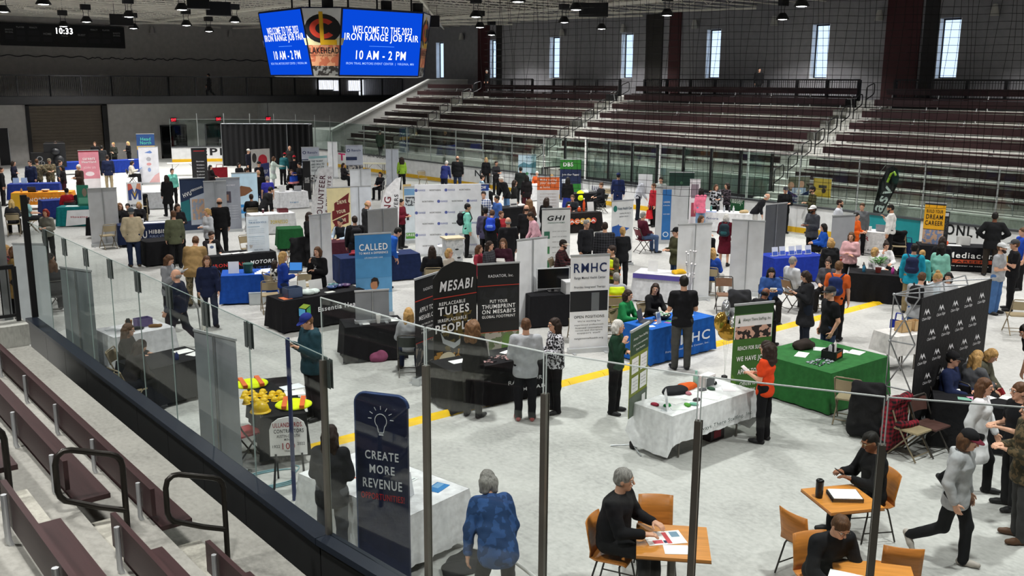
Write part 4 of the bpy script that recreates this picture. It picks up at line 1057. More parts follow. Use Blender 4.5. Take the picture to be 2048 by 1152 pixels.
    info = dict(obj=root, loc=Vector(loc), rz=rz, pel=pel, u=u, f=f, shw=shw, chs=chs, arms=arms, S=S, hc=hc, sw=sw)
    return info
def world_of(info, v):
    c, s = math.cos(info['rz']), math.sin(info['rz']); return Vector((c*v[0]-s*v[1], s*v[0]+c*v[1], v[2]))+info['loc']
def in_hands(info, both=True):
    w = [np.asarray(a[2]+a[4]*.1) for a in info['arms']]
    return world_of(info, (w[0]+w[1])/2) if both else world_of(info, w[1])
def backpack(info, col, label, col2=None):
    """worn on the back of a person"""
    S = info['S']; u, f, chs = info['u'], info['f'], info['chs']; sw = info['sw']
    c = chs-u*.05*S-f*(.13*S*sw**.5+.085)
    X = np.array([1., 0, 0]); M = np.stack([X, -f, u])
    pr = [cap(c-u*.13*S-X*.07, c-u*.13*S+X*.07, .085, .085, .05), cap(c+u*.1*S-X*.05, c+u*.1*S+X*.05, .08, .08, .06), cap(c-u*.1*S, c+u*.08*S, .1, .09, .06, 1.5, 1)]
    P, Q = field_mesh(pr, .014, .002, 30)
    r = obj_from('backpack', P, Q, vmat(col)); r.location = info['loc']; r.rotation_euler.z = info['rz']; tag(r, label, 'backpack')
    pr = [cap(c-u*.1*S-f*.07-X*.05, c-u*.1*S-f*.07+X*.05, .055, .055, .03)]
    obj_from('pocket', *field_mesh(pr, .012), vmat(col2 or col), r)
    for sg in (1, -1):
        sh = info['arms'][0 if sg > 0 else 1][0]; b = sh-X*sg*.05*S
        mb = MB(); mb.tube([tuple(c+u*.14*S+X*sg*.06+f*.05), tuple(b+u*.085*S-f*.03), tuple(b+u*.06*S+f*.09*S), tuple(b-u*.12*S+f*.15*S*sw**.5+X*sg*.03), tuple(chs-u*.2*S+X*sg*.17*S*sw+f*.05), tuple(c-u*.16*S+X*sg*.1+f*.04)], .018, 6); mb.build('strap', vmat(col), r)
    return r
# ================================================================ BOOTH FURNITURE
def frame_from(P, Q):
    """origin midway, rotation so that local x runs from P to Q (front = local -Y)"""
    d = Q-P; return (P+Q)/2, math.atan2(d.y, d.x), math.hypot(d.x, d.y)
def draw(mb, gfx, W, H, z0, y):
    """flat print on a panel: list of ('r',x0,z0,x1,z1,col) ('e',cx,cz,rx,rz,col) ('p',pts,col) in fractions of the panel"""
    for i, g in enumerate(gfx):
        yy = y-.0012*(i+1); X = lambda v: (v-.5)*W; Z = lambda v: z0+v*H
        if g[0] == 'r': flat(mb, [(X(g[1]), Z(g[2])), (X(g[3]), Z(g[2])), (X(g[3]), Z(g[4])), (X(g[1]), Z(g[4]))], yy, mat(g[5], .6))
        elif g[0] == 'e': flat(mb, ell(X(g[1]), Z(g[2]), g[3]*W, g[4]*H), yy, mat(g[5], .6))
        elif g[0] == 'p': flat(mb, [(X(a), Z(b)) for a, b in g[1]], yy, mat(g[2], .6))
        elif g[0] == 'n': flat(mb, [(X(g[1]), Z(g[2])), (X(g[3]), Z(g[2])), (X(g[3]), Z(g[4])), (X(g[1]), Z(g[4]))], yy, mat(g[5], .6, kind='two', c2=g[6], sc=g[7]))
    return y-.0012*(len(gfx)+2)
def letter(mb, txt, W, H, z0, y):
    """(string, cx, cz, w, h, colour[, bold[, shear[, tilt]]]) in fractions of the panel"""
    for t in txt:
        s, cx, cz, w, h, c = t[:6]
        put_text(mb, s, (cx-.5)*W, z0+cz*H, None if w is None else w*W, None if h is None else h*H, mat(c, .6, kind='flat'), y, *(t[6:] if len(t) > 6 else (1,)))
def banner(tl, tr, h, label, fill='#E8E9EB', gfx=(), txt=(), back=False, zb=.1, zf=0.0, w=None, a=None, name='banner_stand', base=True, c2=None, side=None):
    """retractable banner; tl, tr = photo pixels of the top corners of the fabric, h = height of that edge"""
    P, Q = G(tl[0], tl[1], h), G(tr[0], tr[1], h)
    if a is not None:
        m = (P+Q)/2; rz = heading(m, a); d = Vector((math.cos(rz), math.sin(rz), 0))*((w or .85)/2); P, Q = m-d, m+d
    o, rz, W = frame_from(P, Q)
    r = empty(name, (o.x, o.y, zf), rz, label, 'banner'); h = h-zf
    if zf == 0: OBST.append((o+Vector((math.sin(rz)*.06, -math.cos(rz)*.06, 0)), rz, W, .12))
    b = MB(); b.box((-W/2, -.004, zb), (W/2, .004, h)); p = b.build('panel', mat(fill, .55), r)
    b = MB(); b.box((-W/2-.01, -.014, h-.01), (W/2+.01, .014, h+.025)); b.build('top_rail', M_ALU, r)
    s = -1 if back else 1
    if base:
        b = MB(); b.prism([(-W/2-.02, 0.0), (W/2+.02, 0.0), (W/2+.02, zb), (-W/2-.02, zb)], -.075, .075); b.build('base', M_ALU, r)
        b = MB(); b.box((-W/2+.05, -.2, 0), (-W/2+.11, .2, .02)); b.box((W/2-.11, -.2, 0), (W/2-.05, .2, .02)); b.build('foot', M_ALU, r)
    b = MB(); b.tube([(0, .03*s, zb), (0, .03*s, h)], .011, 8); b.build('pole', M_STEEL, r)
    H = h-zb; y = -.005
    if gfx: m = MB(); y = draw(m, gfx, W, H, zb, y); m.build('graphic', None, r)
    if txt: m = MB(); letter(m, txt, W, H, zb, y-.002); m.build('lettering', None, r)
    return r
def sign(tl, tr, h, bh, label, fill='#F2F2F2', gfx=(), txt=(), zf=0.0, name='sign', poly=None, t=.02, legs=None, cat='sign', lean=0.0):
    """rigid board with its lower edge bh below the top edge, standing on level zf by legs"""
    P, Q = G(tl[0], tl[1], h), G(tr[0], tr[1], h); o, rz, W = frame_from(P, Q); z0 = h-bh
    r = empty(name, (o.x, o.y, zf), rz, label, cat); z0 -= zf
    b = MB()
    if poly: b.prism([((x-.5)*W, z0+z*bh) for x, z in poly], 0, t)
    else: b.box((-W/2, 0, z0), (W/2, t, z0+bh))
    b.build('board', mat(fill, .5), r); y = -.002
    if gfx: m = MB(); y = draw(m, gfx, W, bh, z0, y); m.build('graphic', None, r)
    if txt: m = MB(); letter(m, txt, W, bh, z0, y-.002); m.build('lettering', None, r)
    if legs is not None and z0 > .03:
        for sx in (-1, 1):
            b = MB(); b.beam((sx*W*.35, t+.01, z0+bh*.6), (sx*W*.35, t+.25 if legs == 'easel' else t+.01, 0), .025, .025); b.beam((sx*W*.35, 0, z0+.03), (sx*W*.42, -.12 if legs == 'easel' else 0, 0), .025, .025); b.build('leg', M_BLK, r)
    elif legs == 'back':
        b = MB(); b.beam((0, t, z0+bh*.6), (0, t+bh*.3, 0), .03, .012); b.build('stay', M_BLK, r)
    return r
def folding_table(o, rz, L, D, H, label, top='#D9D6CE'):
    r = empty('folding_table', o, rz, label, 'table')
    b = MB(); b.box((-L/2, 0, H-.045), (L/2, D, H)); b.build('tabletop', mat(top, .5), r)
    for sx in (-1, 1):
        b = MB(); x = sx*(L/2-.28)
        b.tube([(x, .1, H-.045), (x, .1, 0.012)], .016, 7); b.tube([(x, D-.1, H-.045), (x, D-.1, 0.012)], .016, 7); b.tube([(x, .1, .3), (x, D-.1, .3)], .012, 6); b.tube([(x, D/2, .3), (x-sx*.4, D/2, H-.05)], .01, 6)
        b.build('leg_frame', mat('#6E6A64', .4, .5), r)
    return r
def table(p1, p2, D, col, label, L=None, drop=.0, txt=(), gfx=(), H=.745, a=None, open_back=False, tl=None, fold=9, sides=None, under=True, c2=None):
    """folding table under a cloth. p1, p2 = photo pixels of the ends of the front top edge (left, right); D = depth away from that edge;
    drop = gap between hem and floor; a (with L): p1 is the middle of the front edge and the front looks a degrees round"""
    if a is not None:
        m = G(p1[0], p1[1], H); rz = heading(m, a); o = Vector((m.x, m.y, 0))
    else:
        o, rz, W = frame_from(G(*p1, H), G(*p2, H)); o.z = 0; L = L or W
    folding_table((o.x, o.y, 0), rz, L-.02, D-.02, H-.006, 'folding table under the '+label) if under and drop >= .08 else None
    # cloth: top sheet and hanging skirt with soft folds
    n = max(8, int(L/.05)); k = max(4, int(D/.06)); per = []
    for i in range(n): per.append((-L/2+L*i/n, 0.0, 0, -1))
    for i in range(k): per.append((L/2, D*i/k, 1, 0))
    for i in range(n): per.append((L/2-L*i/n, D, 0, 1))
    for i in range(k): per.append((-L/2, D-D*i/k, -1, 0))
    N = len(per); rows = 6; vs = []; fs = []; hem = drop; seed = (o.x*3+o.y) % 6
    per2 = []
    s = 0
    for j in range(rows+1):
        f = j/rows
        for i, (x, y, nx, ny) in enumerate(per):
            pr = per[i-1]; nx_ = per[(i+1) % N]
            corner = i in (0, n, n+k, 2*n+k)
            ex, ey = (nx+(pr[2] if corner else 0)), (ny+(pr[3] if corner else 0))
            rip = (math.sin(i*.9+seed)+.6*math.sin(i*2.1+seed*2))*.014*f+.018*f+(.05*f if corner else 0)
            if open_back and ny == 1 and not corner: hz = max(hem, H-.18)
            elif sides is not None and nx != 0 and not corner: hz = sides
            else: hz = hem
            z = H-(H-hz)*f-(0.0 if not corner else 0.0)
            if j == 0: z = H
            vs.append((x+ex*(rip+.004), y+ey*(rip+.004), z))
    for j in range(rows):
        for i in range(N): fs.append((j*N+i, (j+1)*N+i, (j+1)*N+(i+1) % N, j*N+(i+1) % N))
    m = MB(); m.use(vmat(col)); m.add(vs, fs, True); m.add([(x, y, H) for x, y, _, _ in per], [tuple(range(N))])
    c = m.build('tablecloth'); c.location = (o.x, o.y, 0); c.rotation_euler.z = rz; tag(c, label, 'tablecloth')
    y = -.05
    if gfx: m = MB(); y = draw(m, gfx, L, H, 0, y); m.build('graphic', None, c)
    if txt: m = MB(); letter(m, txt, L, H, 0, y-.003); m.build('lettering', None, c)
    info = (Vector((o.x, o.y, H)), rz, L, D); OBST.append(info); return info
def on(t, x, y):
    """point on a table: x along its front from the middle, y from the front edge"""
    o, rz, L, D = t; c, s = math.cos(rz), math.sin(rz); return Vector((o.x+c*x-s*y, o.y+s*x+c*y, o.z+.001))
CHAIR = {}
def folding_chair(p, rz, label, col='#A89878', group=None):
    if col in CHAIR: return dup(CHAIR[col], p, rz, label, group)
    m = mat(col, .45, .2); fr = mat('#8C7F68' if col == '#A89878' else '#4A4743', .4, .4)
    r = empty('folding_chair', p, rz, label, 'chair', group)
    b = MB(); b.prism([(-.2, .43), (.2, .43), (.2, .455), (-.2, .455)], -.2, .19); b.build('seat', m, r)
    v = MB(); n = 8
    for i in range(n):
        x0, x1 = -.2+.4*i/n, -.2+.4*(i+1)/n; c = lambda x: .2+.045*(1-(x/.2)**2)
        v.add([(x0, c(x0), .6), (x1, c(x1), .6), (x1, c(x1)+.05, .8), (x0, c(x0)+.05, .8), (x0, c(x0)+.012, .6), (x1, c(x1)+.012, .6), (x1, c(x1)+.062, .8), (x0, c(x0)+.062, .8)], [(0, 1, 2, 3), (7, 6, 5, 4), (3, 2, 6, 7), (0, 4, 5, 1)])
    v.build('backrest', m, r)
    for sx in (-1, 1):
        b = MB(); b.tube([(sx*.215, .27, .82), (sx*.215, .15, .55), (sx*.215, -.22, .012)], .013, 7); b.build('leg', fr, r)
        b = MB(); b.tube([(sx*.195, -.12, .44), (sx*.195, .26, .012)], .013, 7); b.build('leg', fr, r)
    b = MB(); b.tube([(-.215, .26, .81), (-.19, .275, .84), (.19, .275, .84), (.215, .26, .81)], .013, 7); b.tube([(-.215, -.17, .08), (.215, -.17, .08)], .009, 6); b.tube([(-.195, .2, .09), (.195, .2, .09)], .009, 6); b.build('crossbar', fr, r)
    CHAIR[col] = r
    return r
def chair_px(px, py, a, label, col='#A89878', z=.455):
    """px, py = photo pixel of the middle of the seat"""
    p = G(px, py, z); return folding_chair((p.x, p.y, 0), heading(p, a), label, col)
def seat_for(info, label, col='#A89878'):
    p = world_of(info, (0, info['pel'][1]-.03, 0)); return folding_chair((p.x, p.y, 0), info['rz'], label, col)
# ---- things on tables
def paper(p, rz, label, w=.22, h=.28, col='#F4F4F2', n=1, gfx=(), txt=(), t=.004):
    r = MB(); r.box((-w/2, -h/2, 0), (w/2, h/2, t)); o = r.build('paper', mat(col, .7)); o.location = p; o.rotation_euler.z = rz; tag(o, label, 'paper')
    if gfx or txt:
        m = MB()
        for (x0, y0, x1, y1, c) in gfx: m.use(mat(c, .6)); m.add([((x0-.5)*w, (y0-.5)*h, t+.0008), ((x1-.5)*w, (y0-.5)*h, t+.0008), ((x1-.5)*w, (y1-.5)*h, t+.0008), ((x0-.5)*w, (y1-.5)*h, t+.0008)], [(0, 1, 2, 3)])
        m.build('print', None, o)
    return o
def crate(p, rz, d, col, label, name='box', cat='box', gfx=None, lid=None):
    o = MB(); x, y, z = d; t = .012; o.box((-x/2, -y/2, 0), (x/2, y/2, .01)); o.box((-x/2, -y/2, 0), (x/2, -y/2+t, z)); o.box((-x/2, y/2-t, 0), (x/2, y/2, z)); o.box((-x/2, -y/2, 0), (-x/2+t, y/2, z)); o.box((x/2-t, -y/2, 0), (x/2, y/2, z))
    r = o.build(name, mat(col, .5)); r.location = p; r.rotation_euler.z = rz; tag(r, label, cat)
    if lid: b = MB(); b.box((-x/2-.005, -y/2-.005, z-.02), (x/2+.005, y/2+.005, z+.012)); b.build('lid', mat(lid, .5), r)
    if gfx: b = MB(); b.box((-x/2*gfx[1], -y/2-.004, z*gfx[2]), (x/2*gfx[1], -y/2-.001, z*gfx[3])); b.build('front_label', mat(gfx[0], .5), r)
    return r
def bottle(p, label, col='#DCE6EA', h=.22, r=.033, cap_c='#3A6FB0', name='bottle', lab=None):
    b = MB(); b.lathe([(r*.9, 0), (r, .01), (r, h*.62), (r*.45, h*.8), (r*.4, h*.92)], n=12); o = b.build(name, mat(col, .25)); o.location = p; tag(o, label, name)
    b = MB(); b.lathe([(r*.46, h*.9), (r*.46, h), (0, h+.001)], n=10); b.build('cap', mat(cap_c, .4), o)
    if lab: b = MB(); b.lathe([(r*1.02, h*.2), (r*1.02, h*.55)], n=12); b.build('label_band', mat(lab, .5), o)
    return o
def cup(p, label, col='#F2F0EC', h=.13, r=.042, lid='#F2F0EC', name='cup'):
    b = MB(); b.lathe([(r*.72, 0), (r, h)], n=14); o = b.build(name, mat(col, .4)); o.location = p; tag(o, label, 'cup')
    b = MB(); b.lathe([(r*1.04, h-.004), (r*1.04, h+.01), (r*.8, h+.022), (0, h+.022)], n=14); b.build('lid', mat(lid, .4), o); return o
def bowl(p, label, col='#E9E9E6', r=.14, h=.08, fill=None):
    b = MB(); b.lathe([(r*.5, 0), (r*.85, h*.5), (r, h), (r*.95, h), (r*.8, h*.5), (0, .012)], n=18); o = b.build('bowl', mat(col, .4)); o.location = p; tag(o, label, 'bowl')
    if fill:
        m = MB(); rr = random.Random(3)
        for i in range(26): t = rr.random()*6.28; q = rr.random()**.5*r*.75; m.ball((q*math.cos(t), q*math.sin(t), h*.8+rr.random()*.03), .022, 6)
        f = m.build('contents', mat(fill[0], .5, kind='two', c2=fill[1], sc=14), o); f['kind'] = 'stuff'
    return o
def acrylic(p, rz, label, w=.22, h=.29, col='#F3F3F5', gfx=(), txt=()):
    r = empty('sign_holder', p, rz, label, 'sign'); m = MB(); M = Matrix.Rotation(-.18, 4, 'X')
    m.box((-w/2, 0, 0), (w/2, .006, h), M); m.build('sheet', mat(col, .4), r)
    b = MB(); b.box((-w/2, 0, 0), (w/2, .1, .005)); b.build('foot', mat('#DDE3E6', .2), r)
    if gfx or txt:
        m = MB(); y = draw(m, gfx, w, h, 0, -.003); letter(m, txt, w, h, 0, y-.001); m.v = [tuple(M @ Vector(v)) for v in m.v]; m.build('print', None, r)
    return r
def laptop(p, rz, label, col='#2A2C30', scr=None):
    r = empty('laptop', p, rz, label, 'laptop'); b = MB(); b.box((-.17, -.12, 0), (.17, .12, .018)); b.build('keyboard_base', mat(col, .4, .3), r)
    M = Matrix.Translation((0, .12, .018)) @ Matrix.Rotation(-.25, 4, 'X'); b = MB(); b.box((-.17, 0, 0), (.17, .01, .23), M); s = b.build('screen_lid', mat(col, .4, .3), r)
    if scr: b = MB(); b.box((-.155, -.003, .015), (.155, -.001, .215), M); b.build('display', emit(scr, .9), s)
    return r
def tote(p, rz, d, col, label, name='tote_bag', c2=None):
    x, y, z = d; m = MB(); m.add([(-x/2, -y/2, 0), (x/2, -y/2, 0), (x/2, y/2, 0), (-x/2, y/2, 0), (-x/2*1.06, -y/2*.5, z), (x/2*1.06, -y/2*.5, z), (x/2*1.06, y/2*.5, z), (-x/2*1.06, y/2*.5, z)], [(0, 3, 2, 1), (0, 1, 5, 4), (1, 2, 6, 5), (2, 3, 7, 6), (3, 0, 4, 7)])
    r = m.build(name, vmat(col)); r.location = p; r.rotation_euler.z = rz; tag(r, label, 'bag')
    for s in (-1, 1): b = MB(); b.tube([(-x*.25, s*y*.24, z-.01), (-x*.2, s*y*.15, z+.16), (x*.2, s*y*.15, z+.16), (x*.25, s*y*.24, z-.01)], .01, 5); b.build('handle', vmat(col), r)
    if c2: b = MB(); b.box((-x/2-.004, -y/2-.004, 0), (x/2+.004, y/2+.004, z*.28)); b.build('base_band', vmat(c2), r)
    return r
def lump(p, rz, d, col, label, name, cat, noise=.012):
    """soft heap of cloth"""
    x, y, z = d; P, Q = field_mesh([eps((0, 0, z*.3), np.array([x/2, y/2, z*.7])), cap((-x*.25, 0, z*.25), (x*.25, y*.1, z*.3), z*.35, z*.3, .05)], .018, noise, 16, [((0, 0, 0.002), (0, 0, -1))], p[0])
    o = obj_from(name, P, Q, vmat(col)); o.location = p; o.rotation_euler.z = rz; return tag(o, label, cat)
def vest(p, rz, label):
    v = []; n = 16; fs = []
    r = lump(p, rz, (.55, .5, .07), '#DDF01C', label, 'safety_vest', 'vest', .006)
    for x in (-.13, .13): b = MB(); b.box((x-.035, -.235, .03), (x+.035, .235, .078)); b.build('reflective_band', mat('#E0682A', .5), r)
    return r
def coat_on_chair(px, py, a, col, label):
    p = G(px, py, .8); rz = heading(p, a)
    P, Q = field_mesh([cap((-.19, .24, .84), (.19, .24, .84), .07, .07, .05), cap((-.17, .3, .75), (-.2, .3, .12), .09, .1, .06), cap((.17, .3, .75), (.2, .3, .12), .09, .1, .06), cap((0, .3, .7), (0, .32, .14), .12, .13, .08, 1.5, .7), cap((-.2, .1, .5), (.15, .05, .48), .06, .06, .05)], .018, .01, 18)
    folding_chair((p.x, p.y, 0), rz, 'chair under the '+label)
    o = obj_from('coat', P, Q, vmat(col)); o.location = (p.x, p.y, .006); o.rotation_euler.z = rz; return tag(o, label, 'coat')
def cafe_chair(p, rz, label, col='#C07A35'):
    m = mat(col, .4, kind='wood'); fr = mat('#3B3936', .35, .6)
    r = empty('cafe_chair', p, rz, label, 'chair')
    prof = [(-.22, .44), (-.19, .455), (0, .45), (.13, .445), (.185, .47), (.21, .54), (.235, .68), (.27, .86)]; v = []; n = 9; fs = []
    for j, (y, z) in enumerate(prof):
        wv = .2 if j < 4 else .2+.0*j
        for i in range(n):
            s = -1+2*i/(n-1); v.append((s*wv*(1-.0*j), y+(.03*s*s*-1 if j > 4 else 0), z+(.012*s*s if j < 4 else 0)))
    N = len(v); v += [(x, y+(.012 if j_ >= 4 else 0), z-(.012 if j_ < 4 else 0)) for (x, y, z), j_ in zip(v, [q//n for q in range(N)])]
    L = len(prof)
    def patch(j0, j1, nm):
        b = MB(); f = []
        for j in range(j0, j1):
            for i in range(n-1): a = j*n+i; f += [(a, a+1, a+n+1, a+n), (N+a+n, N+a+n+1, N+a+1, N+a)]
            f += [(j*n, j*n+n, N+j*n+n, N+j*n), (j*n+n-1, N+j*n+n-1, N+j*n+2*n-1, j*n+2*n-1)]
        for i in range(n-1): f += [(j0*n+i, N+j0*n+i, N+j0*n+i+1, j0*n+i+1), (j1*n+i, j1*n+i+1, N+j1*n+i+1, N+j1*n+i)]
        b.add(v, f, True); b.build(nm, m, r)
    patch(0, 4, 'seat'); patch(4, L-1, 'backrest')
    for sx in (-1, 1):
        for y0, y1 in ((-.14, -.22), (.12, .22)):
            b = MB(); b.tube([(sx*.1, y0, .43), (sx*.17, y0, .42), (sx*.19, y0*1.05, .38), (sx*.225, y1, .012)], .011, 7); b.build('leg', fr, r)
    b = MB(); b.tube([(-.1, -.14, .43), (.1, -.14, .43)], .011, 6); b.tube([(-.1, .12, .43), (.1, .12, .43)], .011, 6); b.tube([(.21, -.19, .14), (.21, .19, .14)], .008, 6); b.tube([(-.21, -.19, .14), (-.21, .19, .14)], .008, 6); b.build('seat_frame', fr, r)
    return r
def cafe_table(p, rz, label, s=.76):
    r = empty('cafe_table', p, rz, label, 'table')
    b = MB(); b.box((-s/2, -s/2, .72), (s/2, s/2, .75)); b.build('tabletop', mat('#CF8A3E', .35, kind='wood'), r)
    b = MB(); b.box((-s/2-.003, -s/2-.003, .712), (s/2+.003, s/2+.003, .722)); b.build('edge_band', mat('#8A5A28', .4), r)
    b = MB(); b.lathe([(.045, .02), (.045, .72)], n=16); b.build('column', M_DKSTEEL, r)
    b = MB(); b.lathe([(.25, 0), (.25, .012), (.06, .035)], n=24); b.build('base', M_DKSTEEL, r)
    return (Vector((p[0], p[1], .75)), rz, r)
def feather_flag(p_bot, h, col, label, side, pts, txt, a=0):
    """tall cloth flag on a pole; pts = outline (x, z) from the pole"""
    rz = heading(p_bot, a); r = empty('feather_flag', p_bot, rz, label, 'flag')
    b = MB(); b.prism(pts, -.003, .003); b.build('cloth', vmat(col), r)
    b = MB(); b.tube([(0, .012, 0), (0, .012, h*.7), (side*.05, .012, h*.92), (side*.2, .012, h)], .012, 6); b.build('pole', M_STEEL, r)
    b = MB(); b.cbox((0, 0, .012), (.7, .06, .024)); b.cbox((0, 0, .012), (.06, .7, .024)); b.build('base', M_BLK, r)
    m = MB()
    for (s, cx, cz, w, hh, c, tilt) in txt: put_text(m, s, cx, cz, w, hh, mat(c, .6, kind='flat'), -.006, 2, 0, tilt)
    m.build('lettering', None, r); return r
# ================================================================ BANNERS AND BACKDROPS, near to far
W_ = '#F4F4F2'; K_ = '#121214'; NAVY = '#1A2547'
# create more revenue (fabric over a round-topped tube)
P, Q = G(711, 787, 2.2), G(815, 799, 2.2); o, rz, Wd = frame_from(P, Q)
r = empty('fabric_banner', (o.x, o.y, 0), rz, 'dark navy round-topped fabric banner reading CREATE MORE REVENUE behind the glass', 'banner')
pts = [(-Wd/2, .04), (Wd/2, .04)]+[(Wd/2-.12+.12*math.cos(t), 2.1+.12*math.sin(t)) for t in np.linspace(0, 1.571, 7)]+[(-Wd/2+.12+.12*math.cos(t), 2.1+.12*math.sin(t)) for t in np.linspace(1.571, 3.142, 7)]
b = MB(); b.prism(pts, -.02, .02); b.build('panel', mat('#1C2340', .6, kind='cloth'), r)
b = MB(); b.tube([(x, .0, z) for x, z in pts[2:]]+[(-Wd/2, 0, .04)], .022, 6); b.build('frame', mat('#3E527F', .35, .4), r)
b = MB(); b.box((-Wd/2-.05, -.2, 0), (Wd/2+.05, .2, .035)); b.build('base', M_ALU, r)
m = MB(); LT = mat('#E6E6EA', .6, kind='flat')
put_text(m, 'CREATE', 0, 1.53, .4, .1, LT, -.024, 2); put_text(m, 'MORE', 0, 1.37, .3, .1, LT, -.024, 2); put_text(m, 'REVENUE', 0, 1.2, .47, .11, LT, -.024, 2); put_text(m, 'OPPORTUNITIES!', 0, 1.05, .52, .075, mat('#B8282C', .6, kind='flat'), -.024, 1)
m.build('lettering', None, r); m = MB(); m.use(LT); m.tube([(.07*math.cos(t), -.026, 1.93+.08*math.sin(t)) for t in np.linspace(-.9, 4.05, 14)]+[(-.03, -.026, 1.8), (.03, -.026, 1.8), (.045, -.026, 1.87)], .005, 5)
for k in range(7): t = math.pi*(k/6); m.tube([(.11*math.cos(t), -.026, 1.95+.11*math.sin(t)), (.15*math.cos(t), -.026, 1.95+.15*math.sin(t))], .005, 4)
for z in (1.785, 1.77): m.tube([(-.025, -.026, z), (.025, -.026, z)], .005, 4)
m.build('light_bulb_emblem', None, r)
# arched contractor sign in front of the vest table
r = sign((537, 836), (612, 832), 1.0, .56, 'white arched sign lettered ULLAND BROS. CONTRACTORS on the front of the vest table', '#EDECEA', (), [
    ('ULLAND BROS.', .5, .8, .8, .12, '#9C2630', 2), ('CONTRACTORS', .52, .64, .8, .1, '#1A1A1C', 2), ('AUSTIN-DULUTH', .5, .51, .62, .075, '#3A3A3E'), ('MINN.', .5, .42, .22, .06, '#3A3A3E'), ('100', .5, .25, .34, .17, '#9C2630', 2), ('1922', .17, .25, .2, .075, '#3A3A3E'), ('2022', .84, .3, .2, .075, '#3A3A3E'), ('YEARS', .5, .12, .24, .05, '#3A3A3E')],
    poly=[(0, 0), (1, 0), (1, .68), (.93, .85), (.76, .96), (.5, 1), (.24, .96), (.07, .85), (0, .68)], zf=.0, legs='easel')
GR = '#84878A'
banner((388, 661), (471, 681), 2.0, 'grey back of a retractable banner behind the glass left of the vest table', '#8C9094', back=True)
banner((37, 486), (80, 491), 2.0, 'leftmost pale grey banner back beside the stand railing', '#B9C0C2', back=True, w=.75, a=330)
banner((120, 535), (182, 543), 2.0, 'grey double banner back behind the near glass by the steps', '#7F8688', back=True)
# tilted spotted flag behind the glass
pz = G(378, 900, .05); r = feather_flag((5.2, 13.6, 0), 2.4, '#C9C9C2', 'narrow pale flag with dark spots standing behind the near glass', -1, [(0, .25), (.12, .25), (.16, 1.4), (.1, 2.3), (.02, 2.4)], [], 60)
m = MB()
for k in range(14): m.use(mat('#3A3430', .7)); m.add([(x, -.007, z) for x, z in ell(.05+.06*((k*7) % 5)/5, .5+k*.12, .022, .035, 7)], [tuple(range(7))])
m.build('spots', None, r)
# radiator booth
RAD = lambda txt, low: dict(fill='#121214', gfx=[('r', .0, .745, 1, .757, '#C03A2A')]+low, txt=[('M', .17, .86, .1, .04, '#B9B9BB', 2), ('RADIATOR, Inc.', .55, .85, .55, .03, '#D9D9DB')]+txt)
banner((829, 560), (884, 543), 2.0, 'black radiator company banner reading APPLY TODAY, leftmost of its booth', '#121214', [('r', 0, .775, 1, .785, '#C03A2A'), ('n', 0, .12, 1, .35, '#8A8076', '#3A3C40', 5), ('r', 0, .35, 1, .358, '#C03A2A'), ('p', [(.15, .13), (.75, .13), (.62, .32), (.4, .33)], '#1E2126')],
       [('RADIATOR, Inc.', .56, .875, .55, .035, '#D9D9DB'), ('APPLY TODAY', .5, .68, .72, .05, W_, 2), ('MESABI.COM', .47, .6, .7, .045, W_, 2), ('ON THE JOB TRAINING', .5, .525, .6, .022, W_), ('COMPETITIVE WAGES', .5, .485, .62, .022, W_), ('PAID TIME OFF', .5, .445, .6, .022, W_)], zb=.14)
r = sign((866, 533), (953, 521), 2.3, 2.29, 'black arched MESABI backdrop about replaceable tubes and irreplaceable people', '#131313', [('r', 0, .735, 1, .742, '#C03A2A'), ('n', 0, .03, 1, .3, '#C08A3A', '#2A211A', 7), ('e', .3, .22, .2, .07, '#F3E6C8'), ('n', .2, .3, .9, .6, '#6A5A2A', '#1A1814', 5), ('p', [(.15, .46), (.2, .37), (.45, .31), (.75, .36), (.85, .46), (.78, .42), (.48, .355), (.24, .4)], '#C4C8CA'), ('e', .35, .13, .03, .012, '#F0E8D8'), ('e', .5, .13, .03, .012, '#F0E8D8')],
     [('MESABI', .52, .83, .78, .085, '#E6E6E8', 3, .2), ('REPLACEABLE', .42, .69, .6, .028, W_, 2), ('TUBES', .45, .63, .72, .07, W_, 3), ('IRREPLACEABLE', .42, .555, .66, .027, W_, 2), ('PEOPLE', .45, .49, .84, .07, W_, 3)],
     poly=[(0, 0), (1, 0), (1, .96), (.85, .99), (.5, 1.02), (.2, .98), (0, .9)], cat='banner', name='backdrop')
banner((955, 530), (1039, 525), 2.0, 'black banner reading PUT YOUR THUMBPRINT, right of its booth', '#131315', [('r', 0, .765, 1, .772, '#C03A2A'), ('n', .05, .4, .95, .74, '#17181A', '#1E2023', 6), ('n', 0, 0, 1, .26, '#9A958A', '#5E6A4A', 5), ('p', [(.55, .0), (.8, .0), (.78, .2), (.7, .25), (.6, .2)], '#5A7A3C'), ('r', 0, .26, 1, .266, '#B85A3A')],
       [('RADIATOR, Inc.', .55, .87, .6, .035, '#D9D9DB'), ('PUT YOUR', .5, .6, .42, .035, W_, 2), ('THUMBPRINT', .5, .545, .8, .045, W_, 2), ('ON MESABI\'S', .5, .49, .8, .045, W_, 2), ('GLOBAL FOOTPRINT', .5, .435, .8, .03, W_, 1)], zb=.12)
banner((1034, 481), (1095, 474), 2.0, 'white banner back right of the thumbprint banner', '#D9DBDD', back=True)
